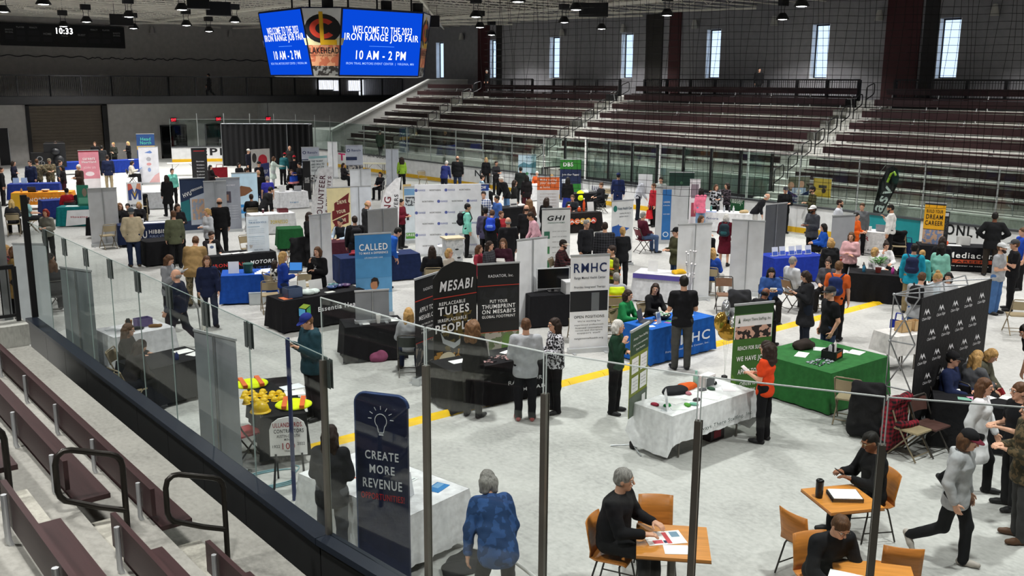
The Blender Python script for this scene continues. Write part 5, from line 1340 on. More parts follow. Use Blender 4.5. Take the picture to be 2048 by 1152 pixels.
banner((709, 470), (782, 466), 2.0, 'sky blue banner reading CALLED with a portrait of a man in a suit', '#5F9CCB', [('r', 0, .7, 1, 1, '#3A7DB6'), ('r', 0, .45, 1, .7, '#4E90C2'), ('r', 0, 0, 1, .25, '#8FBAD8'), ('p', [(.0, .1), (.25, .28), (.35, .2), (.3, 0), (0, 0)], '#8A6A44'), ('p', [(.22, .12), (.38, .26), (.7, .26), (.85, .12), (.85, 0), (.22, 0)], '#23252B'), ('p', [(.44, .27), (.6, .27), (.55, .1), (.5, .1)], '#F0F0F0'), ('e', .5, .36, .105, .065, '#B9805C'), ('p', [(.42, .38), (.42, .43), (.5, .455), (.6, .44), (.64, .38), (.6, .32), (.58, .4), (.46, .4)], '#2A1C16')],
       [('CALLED', .5, .84, .78, .085, W_, 2), ('TO MAKE A DIFFERENCE', .5, .765, .8, .028, W_, 1), ('LIFE ENRICHING CARE', .5, .705, .5, .02, '#D6E6F2')], zb=.1)
banner((735, 421), (795, 416), 2.0, 'tall grey banner back behind the CALLED banner', '#A9AAA9', back=True)
banner((618, 432), (661, 427), 2.0, 'white banner back behind the woman in the black blazer', '#E3E4E6', back=True)
# health care clinic booth
banner((1162, 519), (1199, 503), 2.05, 'white and black RMHC clinic banner leaning in the middle of the hall', '#F0F1F2', [('r', 0, .4, .97, .62, '#1C1D20'), ('r', .55, .4, .75, .6, '#6A6E70')],
       [('RMHC', .5, .87, .84, .1, '#1B2A55', 2), ('Range Mental Health Center', .5, .76, .8, .035, '#30343C'), ('Provides Integrated Therapy', .5, .66, .8, .03, '#30343C'), ('OPEN POSITIONS', .5, .34, .78, .03, '#202020', 1), ('We\'re working for', .5, .29, .6, .024, '#404040'), ('experienced professionals', .5, .25, .75, .02, '#404040'), ('licensed counselors', .5, .22, .7, .02, '#404040'), ('nurses and therapists', .5, .19, .7, .02, '#404040'), ('support staff', .5, .16, .6, .02, '#404040'), ('rangementalhealth.org', .5, .1, .75, .025, '#404040')], zb=.1, w=.85, a=20)
banner((1262, 665), (1298, 645), 1.9, 'green job board on a stand before the white staffing table', '#7E8A2E', [('r', 0, .72, 1, 1, '#2F4A34'), ('r', 0, 0, 1, .24, '#5E6A5C'), ('r', .08, .5, .45, .68, W_), ('r', .55, .5, .92, .68, W_), ('r', .08, .28, .45, .46, W_), ('r', .55, .28, .92, .46, W_), ('r', .68, .07, .88, .19, W_)],
       [('Always There Staffing', .5, .9, .8, .035, '#E6ECE6', 1, .2), ('Jobs in your community', .5, .83, .8, .03, '#E6ECE6'), ('Open Positions', .5, .77, .5, .03, '#E6ECE6')]+[(s, x, z, .28, .012, '#555555') for s, x in (('Welder  Driver', .265), ('Clerk  Packer', .735)) for z in (.63, .59, .55, .41, .37, .33)], zb=.55, base=False, name='job_board')
r = empty('banner_tripod', tuple(G(1265, 897, 0)), 0, 'small silver tripod base on the floor left of the white staffing table', 'stand')
b = MB(); b.lathe([(.05, .02), (.055, .1), (.02, .14)], n=12); b.build('hub', M_BLK, r)
for k in range(3): a = 2.2+k*2.09; b = MB(); b.tube([(.03*math.cos(a), .03*math.sin(a), .06), (.34*math.cos(a), .34*math.sin(a), .012)], .011, 6); b.build('leg', M_STEEL, r)
b = MB(); b.tube([(0, 0, .1), (0, 0, 1.0)], .012, 7); b.build('pole', M_STEEL, r)
banner((1470, 611), (1548, 604), 2.0, 'green banner reading REACH FOR SUCCESS WE HAVE JOBS behind the woman in orange', '#3F6B2C', [('r', 0, .92, 1, 1, '#23401E'), ('r', .02, .7, .98, .91, '#E6E6E4'), ('n', .04, .7, .96, .81, '#2B2522', '#C9A08A', 9), ('p', [(.1, .84), (.13, .89), (.16, .84)], '#23401E'), ('r', .2, 0, .9, .1, '#E6E6E4'), ('p', [(.0, .0), (.3, 0), (.1, .35), (0, .4)], '#5E8A30')],
       [('Always There Staffing, Inc.', .58, .865, .72, .032, '#23401E', 1), ('REACH FOR SUCCESS', .5, .62, .76, .035, W_, 2), ('WE HAVE JOBS', .5, .52, .8, .055, W_, 2), ('APPLY TODAY', .5, .41, .7, .045, W_, 2), ('Offices in', .42, .3, .4, .035, W_), ('Hibbing', .45, .245, .35, .035, W_), ('Grand Rapids', .4, .19, .5, .035, W_), ('Bemidji', .45, .135, .35, .035, W_)], zb=.08)
# black mountain backdrop with its truss
P, Q = G(1843, 597, 2.3), G(1983, 558, 2.3); o, rz, Wd = frame_from(P, Q)
r = empty('pop_up_backdrop', (o.x, o.y, 0), rz, 'black fabric backdrop with repeated white mountain logos on a folding truss', 'backdrop')
b = MB(); b.box((-Wd/2, -.01, .04), (Wd/2, .01, 2.3)); b.build('panel', mat('#131315', .7, kind='cloth'), r)
m = MB(); WM = mat('#D6D6D8', .6, kind='flat')
for i in range(6):
    for j in range(5):
        x = -Wd/2+.2+j*.47+(.23 if i % 2 else 0); z = 2.05-i*.36
        if x > Wd/2-.15: continue
        flat(m, [(x-.1, z-.04), (x-.05, z+.07), (x-.02, z+.01), (x+.03, z+.06), (x+.11, z-.05), (x+.03, z+.01), (x-.01, z-.04), (x-.05, z+.02)], -.013, WM); put_text(m, 'Claim Edge', x, z-.1, .28, .06, WM, -.013, 1, .2)
m.build('logos', None, r)
t = MB(); xl = -Wd/2
nodes = [(xl-.05, .42, 2.3), (xl-.05, .42, 1.55), (xl-.05, .42, .8), (xl-.05, .42, .05)]; fr_ = [(xl, .03, 2.3), (xl, .03, 1.55), (xl, .03, .8), (xl, .03, .05)]
for i in range(4):
    t.tube([nodes[i], fr_[i]], .011, 6); t.ball(nodes[i], .025, 8)
    if i < 3: t.tube([nodes[i], nodes[i+1]], .011, 6); t.tube([nodes[i], fr_[i+1]], .011, 6); t.tube([fr_[i], nodes[i+1]], .011, 6)
for i in range(3):
    x0, x1 = xl+i*Wd/3, xl+(i+1)*Wd/3; t.tube([(x0-.05, .42, 2.3), (x1-.05, .42, 2.3)], .011, 6); t.tube([(x0, .03, 2.3), (x1-.05, .42, 2.3)], .011, 6); t.tube([(x0-.05, .42, 2.3), (x1, .03, 2.3)], .011, 6)
t.build('truss_frame', M_STEEL, r)
# middle of the hall
banner((1357, 450), (1424, 447), 2.0, 'wide white banner back with a lace foot behind the clinic table', '#DADCDE', back=True)
banner((1474, 446), (1520, 437), 2.0, 'white banner back right of the woman in the blue jacket', '#D2D4D6', back=True, w=.85, a=352)
banner((1532, 410), (1575, 406), 2.0, 'tall dark grey banner back in the right half of the hall', '#55585C', back=True)
banner((1096, 421), (1129, 414), 2.0, 'white GHI banner with green pictures beside the orange table', '#EDEFEE', [('r', 0, .985, 1, 1, '#222222'), ('r', .08, .55, .28, .66, '#3E7A62'), ('r', .08, .32, .28, .43, '#4A8A5A'), ('r', .08, .1, .28, .22, '#3E7A52')], [('GHI', .5, .86, .62, .075, '#1C1E22', 3, .2), ('GREENHAVEN HOMES', .5, .79, .6, .018, '#4A7A6A')]+[('senior care at home', .62, z, .5, .016, '#777777') for z in (.66, .58, .5, .42, .34, .26, .18)], w=.85, a=18)
banner((1224, 403), (1267, 400), 2.0, 'white Home Health Care banner with a blue state map', '#EEF0F0', [('e', .16, .88, .09, .05, '#2F7F72'), ('p', [(.03, .6), (.3, .62), (.32, .64), (.36, .61), (.6, .58), (.85, .56), (.6, .5), (.52, .42), (.5, .35), (.62, .3), (.7, .26), (.1, .26), (.1, .4), (.04, .45)], '#2D5FB0'), ('e', .42, .36, .08, .05, '#E9DDB0'), ('r', 0, 0, 1, .02, '#151515')], [('Home Health Care', .6, .88, .66, .045, '#2A4A60', 2), ('Leading the way in', .62, .8, .5, .03, '#555B60'), ('patient choice', .56, .75, .4, .03, '#555B60')]+[('caring for you', .78, z, .3, .016, '#888888') for z in (.42, .36, .3, .24, .18, .12)], zb=.06)
banner((1314, 375), (1377, 372), 2.0, 'white banner with a blue stripe standing in the middle distance', '#C9CBCE', [('r', .2, .02, .47, .95, '#2C6FB3'), ('e', .33, .12, .09, .05, '#D6E4F0'), ('e', .33, .12, .06, .035, '#2C6FB3')], [('CAREERS', .33, .72, .2, .03, W_), ('at the clinic', .33, .66, .2, .02, W_), ('nurses needed', .33, .5, .2, .02, W_)], w=1.15, a=14)
banner((1577, 353), (1620, 353), 2.0, 'navy banner with people in white hard hats at the far boards', '#E9ECEF', [('r', 0, .7, 1, 1, '#6A6A58'), ('e', .15, .82, .14, .07, '#C99A80'), ('e', .62, .84, .14, .075, '#C99A80'), ('r', .2, .66, .85, .77, '#AFC0DA'), ('p', [(0, .72), (.5, .6), (1, .72), (1, .38), (.5, .28), (0, .38)], '#1F3461'), ('e', .52, .7, .12, .035, W_), ('r', .35, .12, .6, .24, '#44484E')], [('SOLUTIONS', .5, .56, .6, .04, W_, 2), ('FOR A', .5, .5, .3, .04, W_, 2), ('BETTER', .5, .44, .45, .04, W_, 2), ('FUTURE', .5, .38, .45, .04, W_, 2)])
banner((1628, 355), (1664, 358), 2.0, 'gold banner with machinery right of the navy banner at the far boards', '#E6E9EC', [('r', 0, .62, 1, 1, '#D8B43A'), ('r', .3, .8, .75, .86, '#2A2620'), ('e', .6, .75, .12, .05, '#2A2620'), ('p', [(0, .62), (.5, .5), (1, .62), (1, .3), (.5, .2), (0, .3)], '#1F3461'), ('e', .5, .58, .13, .045, W_)], [('THE', .62, .46, .3, .04, W_, 2), ('ROAD', .65, .41, .3, .04, W_, 2), ('AHEAD', .62, .36, .4, .04, W_, 2)])
banner((1665, 432), (1711, 430), 2.0, 'grey banner with a red round emblem left of the woman in pink', '#A6A9AE', [('e', .5, .24, .36, .16, '#A83A2C'), ('e', .5, .24, .33, .145, '#C9BDB8'), ('e', .5, .24, .29, .13, '#A83A2C')], [('HIRING', .5, .25, .42, .06, '#F0E6E2', 2)])
banner((1851, 405), (1893, 408), 2.0, 'yellow and photo banner reading BUILD YOUR DREAM CAREER by the right boards', '#2A2C30', [('r', 0, .58, 1, .97, '#F0B01E'), ('n', 0, .3, 1, .57, '#7A8CB0', '#C9A68A', 9), ('r', 0, .26, 1, .3, '#D8DADC')], [('BUILD YOUR', .5, .87, .78, .055, '#1B1814', 2), ('DREAM', .5, .78, .8, .075, '#1B1814', 2), ('CAREER', .5, .68, .85, .075, '#1B1814', 2), ('careers', .5, .18, .6, .04, '#D86A5A', 1)])
# far half
banner((358, 358), (408, 356), 2.0, 'dark blue banner with slanted white lettering and a lift picture', '#20304E', [('p', [(0, .55), (.35, .6), (.4, .2), (0, .15)], '#1F6E74'), ('p', [(.38, .62), (1, .72), (1, .1), (.38, .1)], '#AEB6C2'), ('n', .45, .2, .95, .6, '#8A92A0', '#B9987E', 7)], [('HVU', .28, .7, .34, .08, W_, 2, 0, .32), ('PERSONNEL', .68, .8, .5, .04, W_, 1, 0, .32)])
banner((416, 363), (442, 362), 1.9, 'small grey banner back between the dark blue and grey text banners', '#9A9EA4', back=True, w=.8, a=8)
banner((441, 358), (469, 354), 2.0, 'grey banner with a photo and white text left of the deer banner', '#9EA3AE', [('e', .22, .9, .12, .05, '#8A3A4A'), ('r', .1, .52, .6, .74, '#4A4450'), ('r', .2, .56, .5, .68, '#A07A68')], [('EMPLOYMENT', .6, .86, .4, .03, '#E6E6EA')]+[('training and support', .5, z, .75, .018, '#E9E9EC') for z in (.46, .41, .36, .31, .26, .21)], w=.85, a=8)
banner((464, 347), (512, 345), 1.9, 'light blue banner with a brown deer picture in the left distance', '#BFDCEE', [('p', [(.05, .55), (.35, .72), (.7, .68), (.8, .6), (.5, .5), (.3, .48)], '#7A5238'), ('r', 0, .1, 1, .3, '#2F86C8'), ('p', [(0, .45), (.3, .55), (.3, .4), (.1, .35)], '#F2F4F6')], [('OUTDOORS', .5, .2, .7, .06, W_, 2)], w=1.0, a=8)
banner((385, 296), (409, 295), 2.0, 'tall black banner with a red heading in the left distance', '#1C1B1D', [('r', .15, .9, .85, .92, '#A8282C')], [(s, .55, z, .5, .035, '#E0E0E2', 1) for s, z in (('Electricians', .62), ('Welders', .52), ('Operators', .43), ('Mechanics', .34), ('Labor', .25), ('Drivers', .17))], w=.8, a=8)
sign((502, 299), (539, 297), 2.0, 1.0, 'photo poster with a red hard hat before the black curtain', '#CFCBC6', [('e', .6, .45, .24, .26, '#C22A3A'), ('r', .36, .24, .84, .42, '#C22A3A'), ('e', .15, .55, .12, .25, '#3A3634'), ('r', .6, .0, 1, .15, '#D9D2C4')], legs='post', cat='poster')
sign((521, 328), (538, 325), 1.6, .9, 'royal blue poster beside the red hard hat poster', '#23367E', [('r', .1, .1, .9, .2, '#C9CEDF')], [('HELP', .5, .55, .6, .2, W_, 2)], legs='post', cat='poster')
for (tl, tr, h_, lab) in [((608, 296), (632, 293), 2.0, 'light Revolve banner at the left corner of the black curtain'), ((692, 291), (724, 290), 2.0, 'light Revolve banner with photos beside the mini golf board')]:
    banner(tl, tr, h_, lab, '#C6CCDA', [('r', 0, 0, 1, .42, '#7C7F86'), ('n', .02, .02, .98, .4, '#44464C', '#B9B4AE', 6), ('r', .0, .56, .65, .66, '#2E3A5E'), ('e', .16, .85, .1, .045, '#2E3A6E'), ('e', .16, .85, .06, .028, '#C6CCDA')], [('Revolv', .62, .85, .55, .07, '#2E3A6E', 2)], w=.95, a=8)
sign((617, 313), (654, 311), 1.9, 1.15, 'white sign reading THE TALENT AND SKILL TO GET THE JOB DONE', '#E9EEEE', [('r', 0, .9, 1, 1, '#9FC8CC'), ('n', .05, .02, .95, .2, '#2A2A2C', '#D0D0D0', 8)], [('THE TALENT', .45, .78, .62, .08, '#3A4A50', 2), ('AND SKILL TO', .48, .65, .7, .08, '#3A4A50', 2), ('GET THE JOB', .48, .52, .66, .08, '#3A4A50', 2), ('DONE', .28, .39, .3, .08, '#3A4A50', 2)], legs='post')
banner((609, 322), (616, 321), 1.9, 'narrow black upright banner with white side lettering', '#1E1E20', [], [('BUILDING', .5, .5, .7, .0+.12, W_, 2, 0, 1.571)], w=.35, a=8)
banner((658, 285), (671, 283), 2.1, 'narrow white banner back left of the T board', '#E2E4E6', back=True, w=.6, a=335)
banner((775, 299), (793, 298), 2.0, 'pale blue-white banner back right of the mini golf board', '#CDD3DD', back=True, w=.7, a=345)
banner((704, 340), (737, 338), 2.0, 'white double banner back above the DRIVE YOUR RIDE banner', '#D4D8DE', back=True, w=.85, a=6)
banner((700, 374), (733, 372), 2.0, 'white banner back touching the right edge of the DRIVE YOUR RIDE banner', '#DCE2EA', back=True, w=.85, a=12)
banner((653, 376), (700, 374), 2.0, 'cream banner with maroon ribbons reading DRIVE YOUR RIDE', '#E6D9A8', [('p', [(.3, .72), (.95, .9), (.9, .74), (.99, .7), (.3, .58)], '#6E1F22'), ('p', [(.2, .58), (.95, .7), (.95, .55), (.2, .42)], '#6E1F22'), ('p', [(.2, .4), (.9, .52), (.9, .36), (.4, .3), (.15, .22), (.3, .33)], '#6E1F22'), ('r', 0, 0, 1, .12, '#EFE6C8')], [('DRIVE', .62, .74, .4, .06, '#F2E8C8', 2, 0, .12), ('YOUR', .58, .57, .4, .06, '#F2E8C8', 2, 0, .12), ('RIDE', .6, .41, .36, .06, '#F2E8C8', 2, 0, .12)])
sign((492, 434), (536, 432), 1.75, 1.05, 'white notice board with blue text left of the yellow-lettered table', '#E3ECF2', [('r', .06, .72, .6, .735, '#9AB6C8'), ('r', .06, .45, .8, .46, '#9AB6C8')], [('JOIN OUR', .3, .9, .4, .03, '#4A7A9A'), ('TEAM AND GROW WITH US', .5, .84, .8, .045, '#2E6A92', 2)]+[('full time positions available', .45, z, .7, .02, '#6A8AA0') for z in (.66, .61, .56, .4, .35, .3, .25)]+[('apply today', .5, .1, .4, .03, '#3A5A70', 2)], legs='easel')
# wide logo wall, white
P, Q = G(816, 372, 2.3), G(940, 366, 2.3); m_ = (P+Q)/2; rz = heading(m_, 8); m_ = m_+Vector((.25, -.12, 0)); Wd = 2.15
r = empty('logo_wall', (m_.x, m_.y, 0), rz, 'wide white backdrop wall with rows of small company logos', 'backdrop')
b = MB(); b.box((-Wd/2, 0, .06), (Wd/2, .06, 2.3)); b.build('panel', mat('#E9EBEF', .6), r); b = MB(); b.box((-Wd/2, -.1, 0), (Wd/2, .16, .06)); b.build('base', M_ALU, r)
m = MB()
for i in range(6):
    for j in range(5):
        x = -.9+j*.48+(.24 if i % 2 else 0); z = 2.12-i*.36
        if x < .95:
            if (i+j) % 2: put_text(m, 'NORTHERN', x, z, .36, .05, mat('#2A2A2C'), -.003, 2)
            else: flat(m, ell(x-.13, z, .05, .05, 12), -.003, mat('#5A66A8')); put_text(m, 'RANGE', x+.05, z, .22, .06, mat('#5A66A8'), -.003, 2)
m.build('logos', None, r)
banner((816, 376), (845, 372), 1.95, 'narrow light blue photo banner at the left end of the logo wall', '#DDE8EE', [('r', 0, .85, 1, .97, '#7AA8D0'), ('n', .05, .65, .95, .82, '#C9CFD2', '#4A4E54', 9), ('r', .1, .38, .2, .5, '#2A2A2C'), ('r', .05, .03, .6, .14, '#5AA03C')], [('GREEN', .3, .1, .5, .05, W_, 2)], w=.8, a=12)
banner((929, 369), (972, 368), 2.0, 'red and blue topped banner behind the man in the plaid shirt', '#DCE4EA', [('r', 0, .88, 1, 1, '#24408A'), ('p', [(0, .88), (.4, .88), (.25, 1), (0, 1)], '#B8283A'), ('r', .1, .5, .9, .74, '#F4F4F4'), ('r', .15, .56, .5, .66, '#222222')], [('HIRING NOW', .55, .94, .7, .06, W_, 2), ('Careers', .5, .82, .5, .03, '#5A6A7A')], w=.95, a=6)
sign((806, 369), (822, 368), 1.7, .75, 'small tan wooden logo sign behind the hiring flag', '#CDB277', [('r', .2, .2, .8, .8, '#7A5E2E'), ('r', .3, .3, .7, .7, '#CDB277')], legs='post')
banner((1037, 309), (1072, 309), 2.0, 'light blue banner with small pictures in front of the far boards', '#C4DCE8', [('p', [(0, .72), (.3, .8), (.6, .74), (1, .82), (1, .66), (0, .66)], '#5A8A9A'), ('r', .1, .3, .9, .34, '#7AAAC0'), ('e', .5, .5, .08, .04, '#4E9A6A')], [('WATERS', .65, .92, .5, .05, '#3A6A8A', 2)], w=.9, a=8)
banner((1122, 320), (1161, 318), 2.0, 'green and navy DBS banner at the far boards', '#1B2748', [('r', 0, .76, 1, 1, '#2E7A2A'), ('r', .35, 0, 1, .4, '#2C7A2E'), ('r', .1, .42, .28, .52, '#D0D8E0')], [('DBS', .38, .88, .46, .1, W_, 3), ('Join Our Team!', .5, .62, .8, .06, W_, 2)], w=1.0, a=8)
banner((1080, 356), (1113, 352), 2.0, 'white banner with an orange top behind the GHI banner', '#D9DADC', [('r', 0, .74, 1, 1, '#D8652A')], [('Make caring', .5, .94, .75, .05, '#F6E6DA', 2), ('your career', .5, .87, .75, .05, '#F6E6DA', 2), ('at home', .35, .8, .45, .05, '#F6E6DA', 2)]+[('we are hiring caregivers', .5, z, .75, .02, '#8A6A5A') for z in (.66, .6, .54, .48, .42)], w=.85, a=8)
banner((1343, 344), (1385, 346), 2.0, 'wide dark green banner behind the striped banner', '#12352B', [('e', .5, .78, .06, .03, '#4A7A5A')], [('FOREST CAREERS', .5, .64, .6, .035, '#5E8A6A')], w=1.0, a=6)
banner((1384, 358), (1398, 360), 1.9, 'narrow white banner with small portraits left of the girl in pink', '#E6E4E8', [('r', .15, .6, .85, .9, '#8A7E88'), ('r', .2, .2, .8, .5, '#A84A5A')], w=.4, a=8)
sign((1277, 348), (1305, 349), 1.9, .8, 'plain white poster board behind the man in the grey sweater', '#DFE2E6', legs='post', cat='poster')
banner((272, 268), (308, 268), 2.1, 'blue and yellow HEAD NORTH banner at the far end', '#24467A', [('r', 0, .5, 1, .62, '#C9A23A')], [('Head', .5, .84, .55, .1, '#4FC0A8', 1), ('North', .5, .72, .6, .1, '#4FC0A8', 1)], w=1.1, a=4)
banner((276, 294), (315, 294), 2.0, 'white banner with four small icons and a pink corner at the far left', '#ECECF2', [('p', [(.45, 0), (1, 0), (1, .28), (.75, .2)], '#E8B8B8'), ('p', [(.3, .84), (.6, .9), (.7, .84), (.6, .82)], '#6A8ACA'), ('e', .5, .66, .12, .06, '#B0B0B8'), ('e', .5, .52, .12, .04, '#E0A0A0'), ('e', .5, .36, .08, .06, '#8AA0CE')], w=1.0, a=4)
banner((156, 301), (196, 301), 2.0, 'pink banner with white lettering in the far left', '#D98A98', [('r', 0, .96, 1, 1, '#8A1A2C'), ('r', 0, 0, 1, .25, '#EDE6E8'), ('e', .5, .38, .22, .06, '#F3E2E6')], [('careers', .5, .78, .6, .06, W_, 1), ('Heartland', .5, .7, .7, .06, W_, 2), ('JOIN US', .5, .54, .6, .07, '#F0D6DC', 1)], w=.95, a=4)
banner((184, 377), (223, 377), 1.95, 'white double banner back above the black table at the left', '#CFD1D4', back=True, w=.9, a=4)
sign((252, 365), (283, 364), 1.7, 1.05, 'white sign with a large many-coloured letter M', '#EEF0F2', [('p', [(.08, .35), (.08, .95), (.3, .95), (.5, .6), (.7, .95), (.92, .95), (.92, .35), (.72, .35), (.72, .6), (.55, .38), (.45, .38), (.28, .6), (.28, .35)], '#3A4E8A'), ('p', [(.08, .7), (.08, .95), (.3, .95), (.4, .78)], '#D86A5A'), ('p', [(.6, .78), (.7, .95), (.92, .95), (.92, .7)], '#E09A7A'), ('p', [(.35, .7), (.5, .58), (.65, .7), (.5, .45)], '#D8B03A')], [('MINERS', .5, .16, .6, .1, '#3A3A40', 2)], legs='post')
S1 = sign((132, 377), (157, 376), 1.55, .8, 'teal green display board on the teal table', '#2E7A62', [('e', .65, .65, .2, .2, '#8A7A6A'), ('r', .1, .1, .9, .4, '#6AAE92')], zf=.745, legs='post')
S2 = sign((1909, 443), (1935, 444), 1.75, 1.0, 'black poster board with white writing on the black careers table', '#1E2023', [('r', .08, .86, .92, .96, '#E0E2E4'), ('n', .1, .3, .9, .8, '#1E2023', '#4A4E54', 30), ('e', .3, .2, .12, .06, '#2E8A5A'), ('e', .55, .16, .15, .06, '#D85A3A')], zf=.745, legs='back', cat='poster')
S3 = banner((727, 549), (790, 547), 1.4, 'grey banner back standing on the small black table', '#7D8083', back=True, zf=.75, zb=.06, name='tabletop_banner')
# feather flags
r = feather_flag(tuple(G(1746, 484, 0)), 2.75, '#17181A', 'black ASV feather flag with a green arc by the right boards', 1, [(-.1, .6), (.02, .55), (.3, 1.2), (.58, 1.9), (.68, 2.3), (.62, 2.6), (.45, 2.74), (.25, 2.62), (.05, 2.1), (-.08, 1.3)], [('asv', .24, 1.55, .95, .27, '#F0F0F0', 1.2)], 0)
m = MB(); m.use(mat('#A8C832', .5)); m.tube([(.3, -.01, 2.15), (.4, -.01, 2.45), (.5, -.01, 2.52), (.56, -.01, 2.4)], .045, 6); m.build('green_arc', None, r)
feather_flag(tuple(G(766, 513, 0)), 2.6, '#EDEDEF', 'white feather flag reading HIRING BUS DRIVERS', 1, [(-.1, .6), (.5, .6), (.58, 2.2), (.62, 2.55), (.45, 2.5), (.15, 2.2), (-.02, 1.7), (-.1, 1.2)], [('HIRING', .16, 1.35, 1.15, .22, '#6E1F2A', 1.52), ('BUS DRIVERS', .42, 1.35, 1.3, .13, '#2A2A30', 1.5)], 0)
feather_flag(tuple(G(632, 480, 0)), 2.6, '#E3E3E8', 'white feather flag reading VOLUNTEER', 1, [(-.15, .6), (.5, .6), (.62, 1.6), (.68, 2.5), (.62, 2.6), (.2, 2.5), (.02, 1.9), (-.12, 1.2)], [('VOLUNTEER', .22, 1.5, 1.6, .2, '#4A2030', 1.46), ('& BENEFITS', .48, 1.6, 1.3, .12, '#4A2030', 1.46)], 0)
# black curtain booth at the far end
r = empty('curtain_booth', (27.8, 59.2, 0), math.radians(-34), 'tall black pipe and drape curtain booth at the far end of the rink', 'curtain')
m = MB(); n = 60; v = []
for i in range(n+1): x = -2.9+5.8*i/n; y = .07*math.sin(i*1.7); v += [(x, y, .03), (x, y, 2.75)]
m.add(v, [(2*i, 2*i+2, 2*i+3, 2*i+1) for i in range(n)], True); m.build('drape', mat('#141416', .9, kind='cloth'), r)
m = MB(); v = []
for i in range(21): y = .0-1.6*i/20; x = 2.9+.06*math.sin(i*1.7); v += [(x, y, .03), (x, y, 2.75)]
m.add(v, [(2*i, 2*i+2, 2*i+3, 2*i+1) for i in range(20)], True); m.build('drape', mat('#141416', .9, kind='cloth'), r)
m = MB(); m.tube([(-2.9, 0, 2.77), (2.9, 0, 2.77), (2.9, -1.6, 2.77)], .025, 6); m.build('rail', M_STEEL, r)
for x in (-2.9, 1.3, 2.9): m = MB(); m.tube([(x, -.1, 0), (x, -.1, 2.78)], .025, 6); m.build('pole', M_STEEL, r)
# ================================================================ TABLES, CHAIRS AND WHAT LIES ON THEM
KK = '#18181B'
T = {}
T['create'] = table((810, 1036), (938, 977), 1.9, '#EDEEF0', 'white tablecloth swagged at the front behind the CREATE banner', drop=.12)
T['vests'] = table((522, 836), (612, 826), 1.9, KK, 'black tablecloth under the yellow hats and vests', drop=.1)
T['staff'] = table((1345, 833), (1510, 780), .78, '#ECEDEE', 'white tablecloth lettered Always There Staffing', drop=.3, sides=.08, txt=[('Always There Staffing, Inc.', .6, .55, .7, .1, '#3A4A44', 1)])
T['green'] = table((1660, 748), (1780, 712), 1.6, '#2E6B35', 'green tablecloth with tools and leaflets on it', drop=.03, L=1.75)
T['clinic'] = table((1303, 660), (1428, 632), .76, '#1F5FB5', 'bright blue tablecloth lettered RMHC', drop=.03, txt=[('RMHC', .6, .55, .62, .28, '#E6EEF8', 2), ('Range Mental Health Center, Inc.', .55, .3, .7, .07, '#CFDFF2')])
T['rad'] = table((905, 745), (1100, 708), .8, KK, 'black tablecloth of the radiator booth scattered with samples', drop=.03, txt=[('RADIATOR', .72, .5, .36, .1, '#C9C9CC', 1), ('MESABI', .82, .28, .26, .09, '#E0E0E2', 2)])
T['small'] = table((700, 655), (800, 648), .76, KK, 'black tablecloth on the small table under the grey tabletop banner', drop=.03, L=1.2)
T['ess'] = table((566, 603), (728, 578), .76, KK, 'black tablecloth lettered Essentia Health', drop=.04, L=2.1, gfx=[('p', [(.17, .75), (.23, .85), (.31, .78), (.25, .68)], '#A8C84A'), ('p', [(.17, .73), (.245, .66), (.245, .4), (.17, .5)], '#5AAEDC'), ('p', [(.26, .66), (.31, .76), (.31, .52), (.26, .4)], '#4AA05A')], txt=[('Essentia Health', .68, .6, .56, .15, '#E9E9EC', 2)])
T['blue'] = table((456, 552), (535, 549), .85, '#1E4FA8', 'royal blue tablecloth with a green bucket and papers on it', drop=.04, L=1.3, a=None)
T['iron'] = table((425, 514), (543, 504), .76, '#17171A', 'black tablecloth lettered Iron Trail Motors Event Center', drop=.03, L=1.9, txt=[('IRON TRAIL', .3, .66, .48, .13, '#C8302C', 2), ('MOTORS', .78, .68, .36, .14, '#F0F0F0', 2, .2), ('EVENT CENTER', .5, .4, .85, .2, '#2A3A6A', 2)])
T['left1'] = table((247, 672), (330, 657), .9, '#D6D6DA', 'greyish white tablecloth with dark goods near the left glass', drop=.1, L=1.2) 
T['left2'] = table((318, 735), (392, 718), .9, KK, 'black tablecloth before the two seated women at the left glass', drop=.08, L=1.3)
T['navy'] = table((700, 517), (822, 508), .8, '#1F2C52', 'navy tablecloth with a bowl of candy behind the CALLED banner', drop=.03, L=2.3)
T['gsm'] = table((556, 459), (605, 457), .7, '#1F5A30', 'small green tablecloth left of the white banner back', drop=.1)
T['yel'] = table((502, 431), (590, 426), .76, '#D9DADC', 'pale tablecloth with yellow and red lettering behind the notice board', drop=.03, txt=[('TORNELLO', .62, .62, .4, .18, '#C9B22A', 2), ('Crab', .72, .32, .2, .12, '#A82A30', 2, .2)])
T['hib'] = table((236, 452), (345, 446), .76, '#1F2A4A', 'navy tablecloth lettered HIBBING PUBLIC UTILITIES', drop=.1, txt=[('HU', .42, .55, .18, .32, W_, 2), ('HIBBING', .75, .66, .4, .18, W_, 2), ('PUBLIC UTILITIES', .76, .45, .4, .1, '#9AA6C2')])
T['blk1'] = table((180, 436), (228, 436), .76, KK, 'black tablecloth under the white double banner back at the left', drop=.12, L=1.1)
T['teal'] = table((127, 415), (188, 414), .76, '#14787A', 'teal tablecloth with a white housing runner', drop=.03, L=1.6, gfx=[('p', [(.24, .85), (1, .9), (1, .2), (.18, .04)], '#E9EAEC')], txt=[('Housing', .5, .5, .38, .12, '#B0303A', 2)])
T['north'] = table((36, 386), (130, 384), .76, '#E8922A', 'orange tablecloth lettered NORTHFORCE', drop=.22, L=2.4, gfx=[('r', 0, 0, .15, 1, '#E8B42A')], txt=[('NORTHFORCE', .62, .6, .66, .22, '#FBF0DC', 2)])
T['bl2'] = table((16, 369), (116, 367), .76, '#23357E', 'blue tablecloth at the far left before the soldiers', drop=.03, L=2.2)
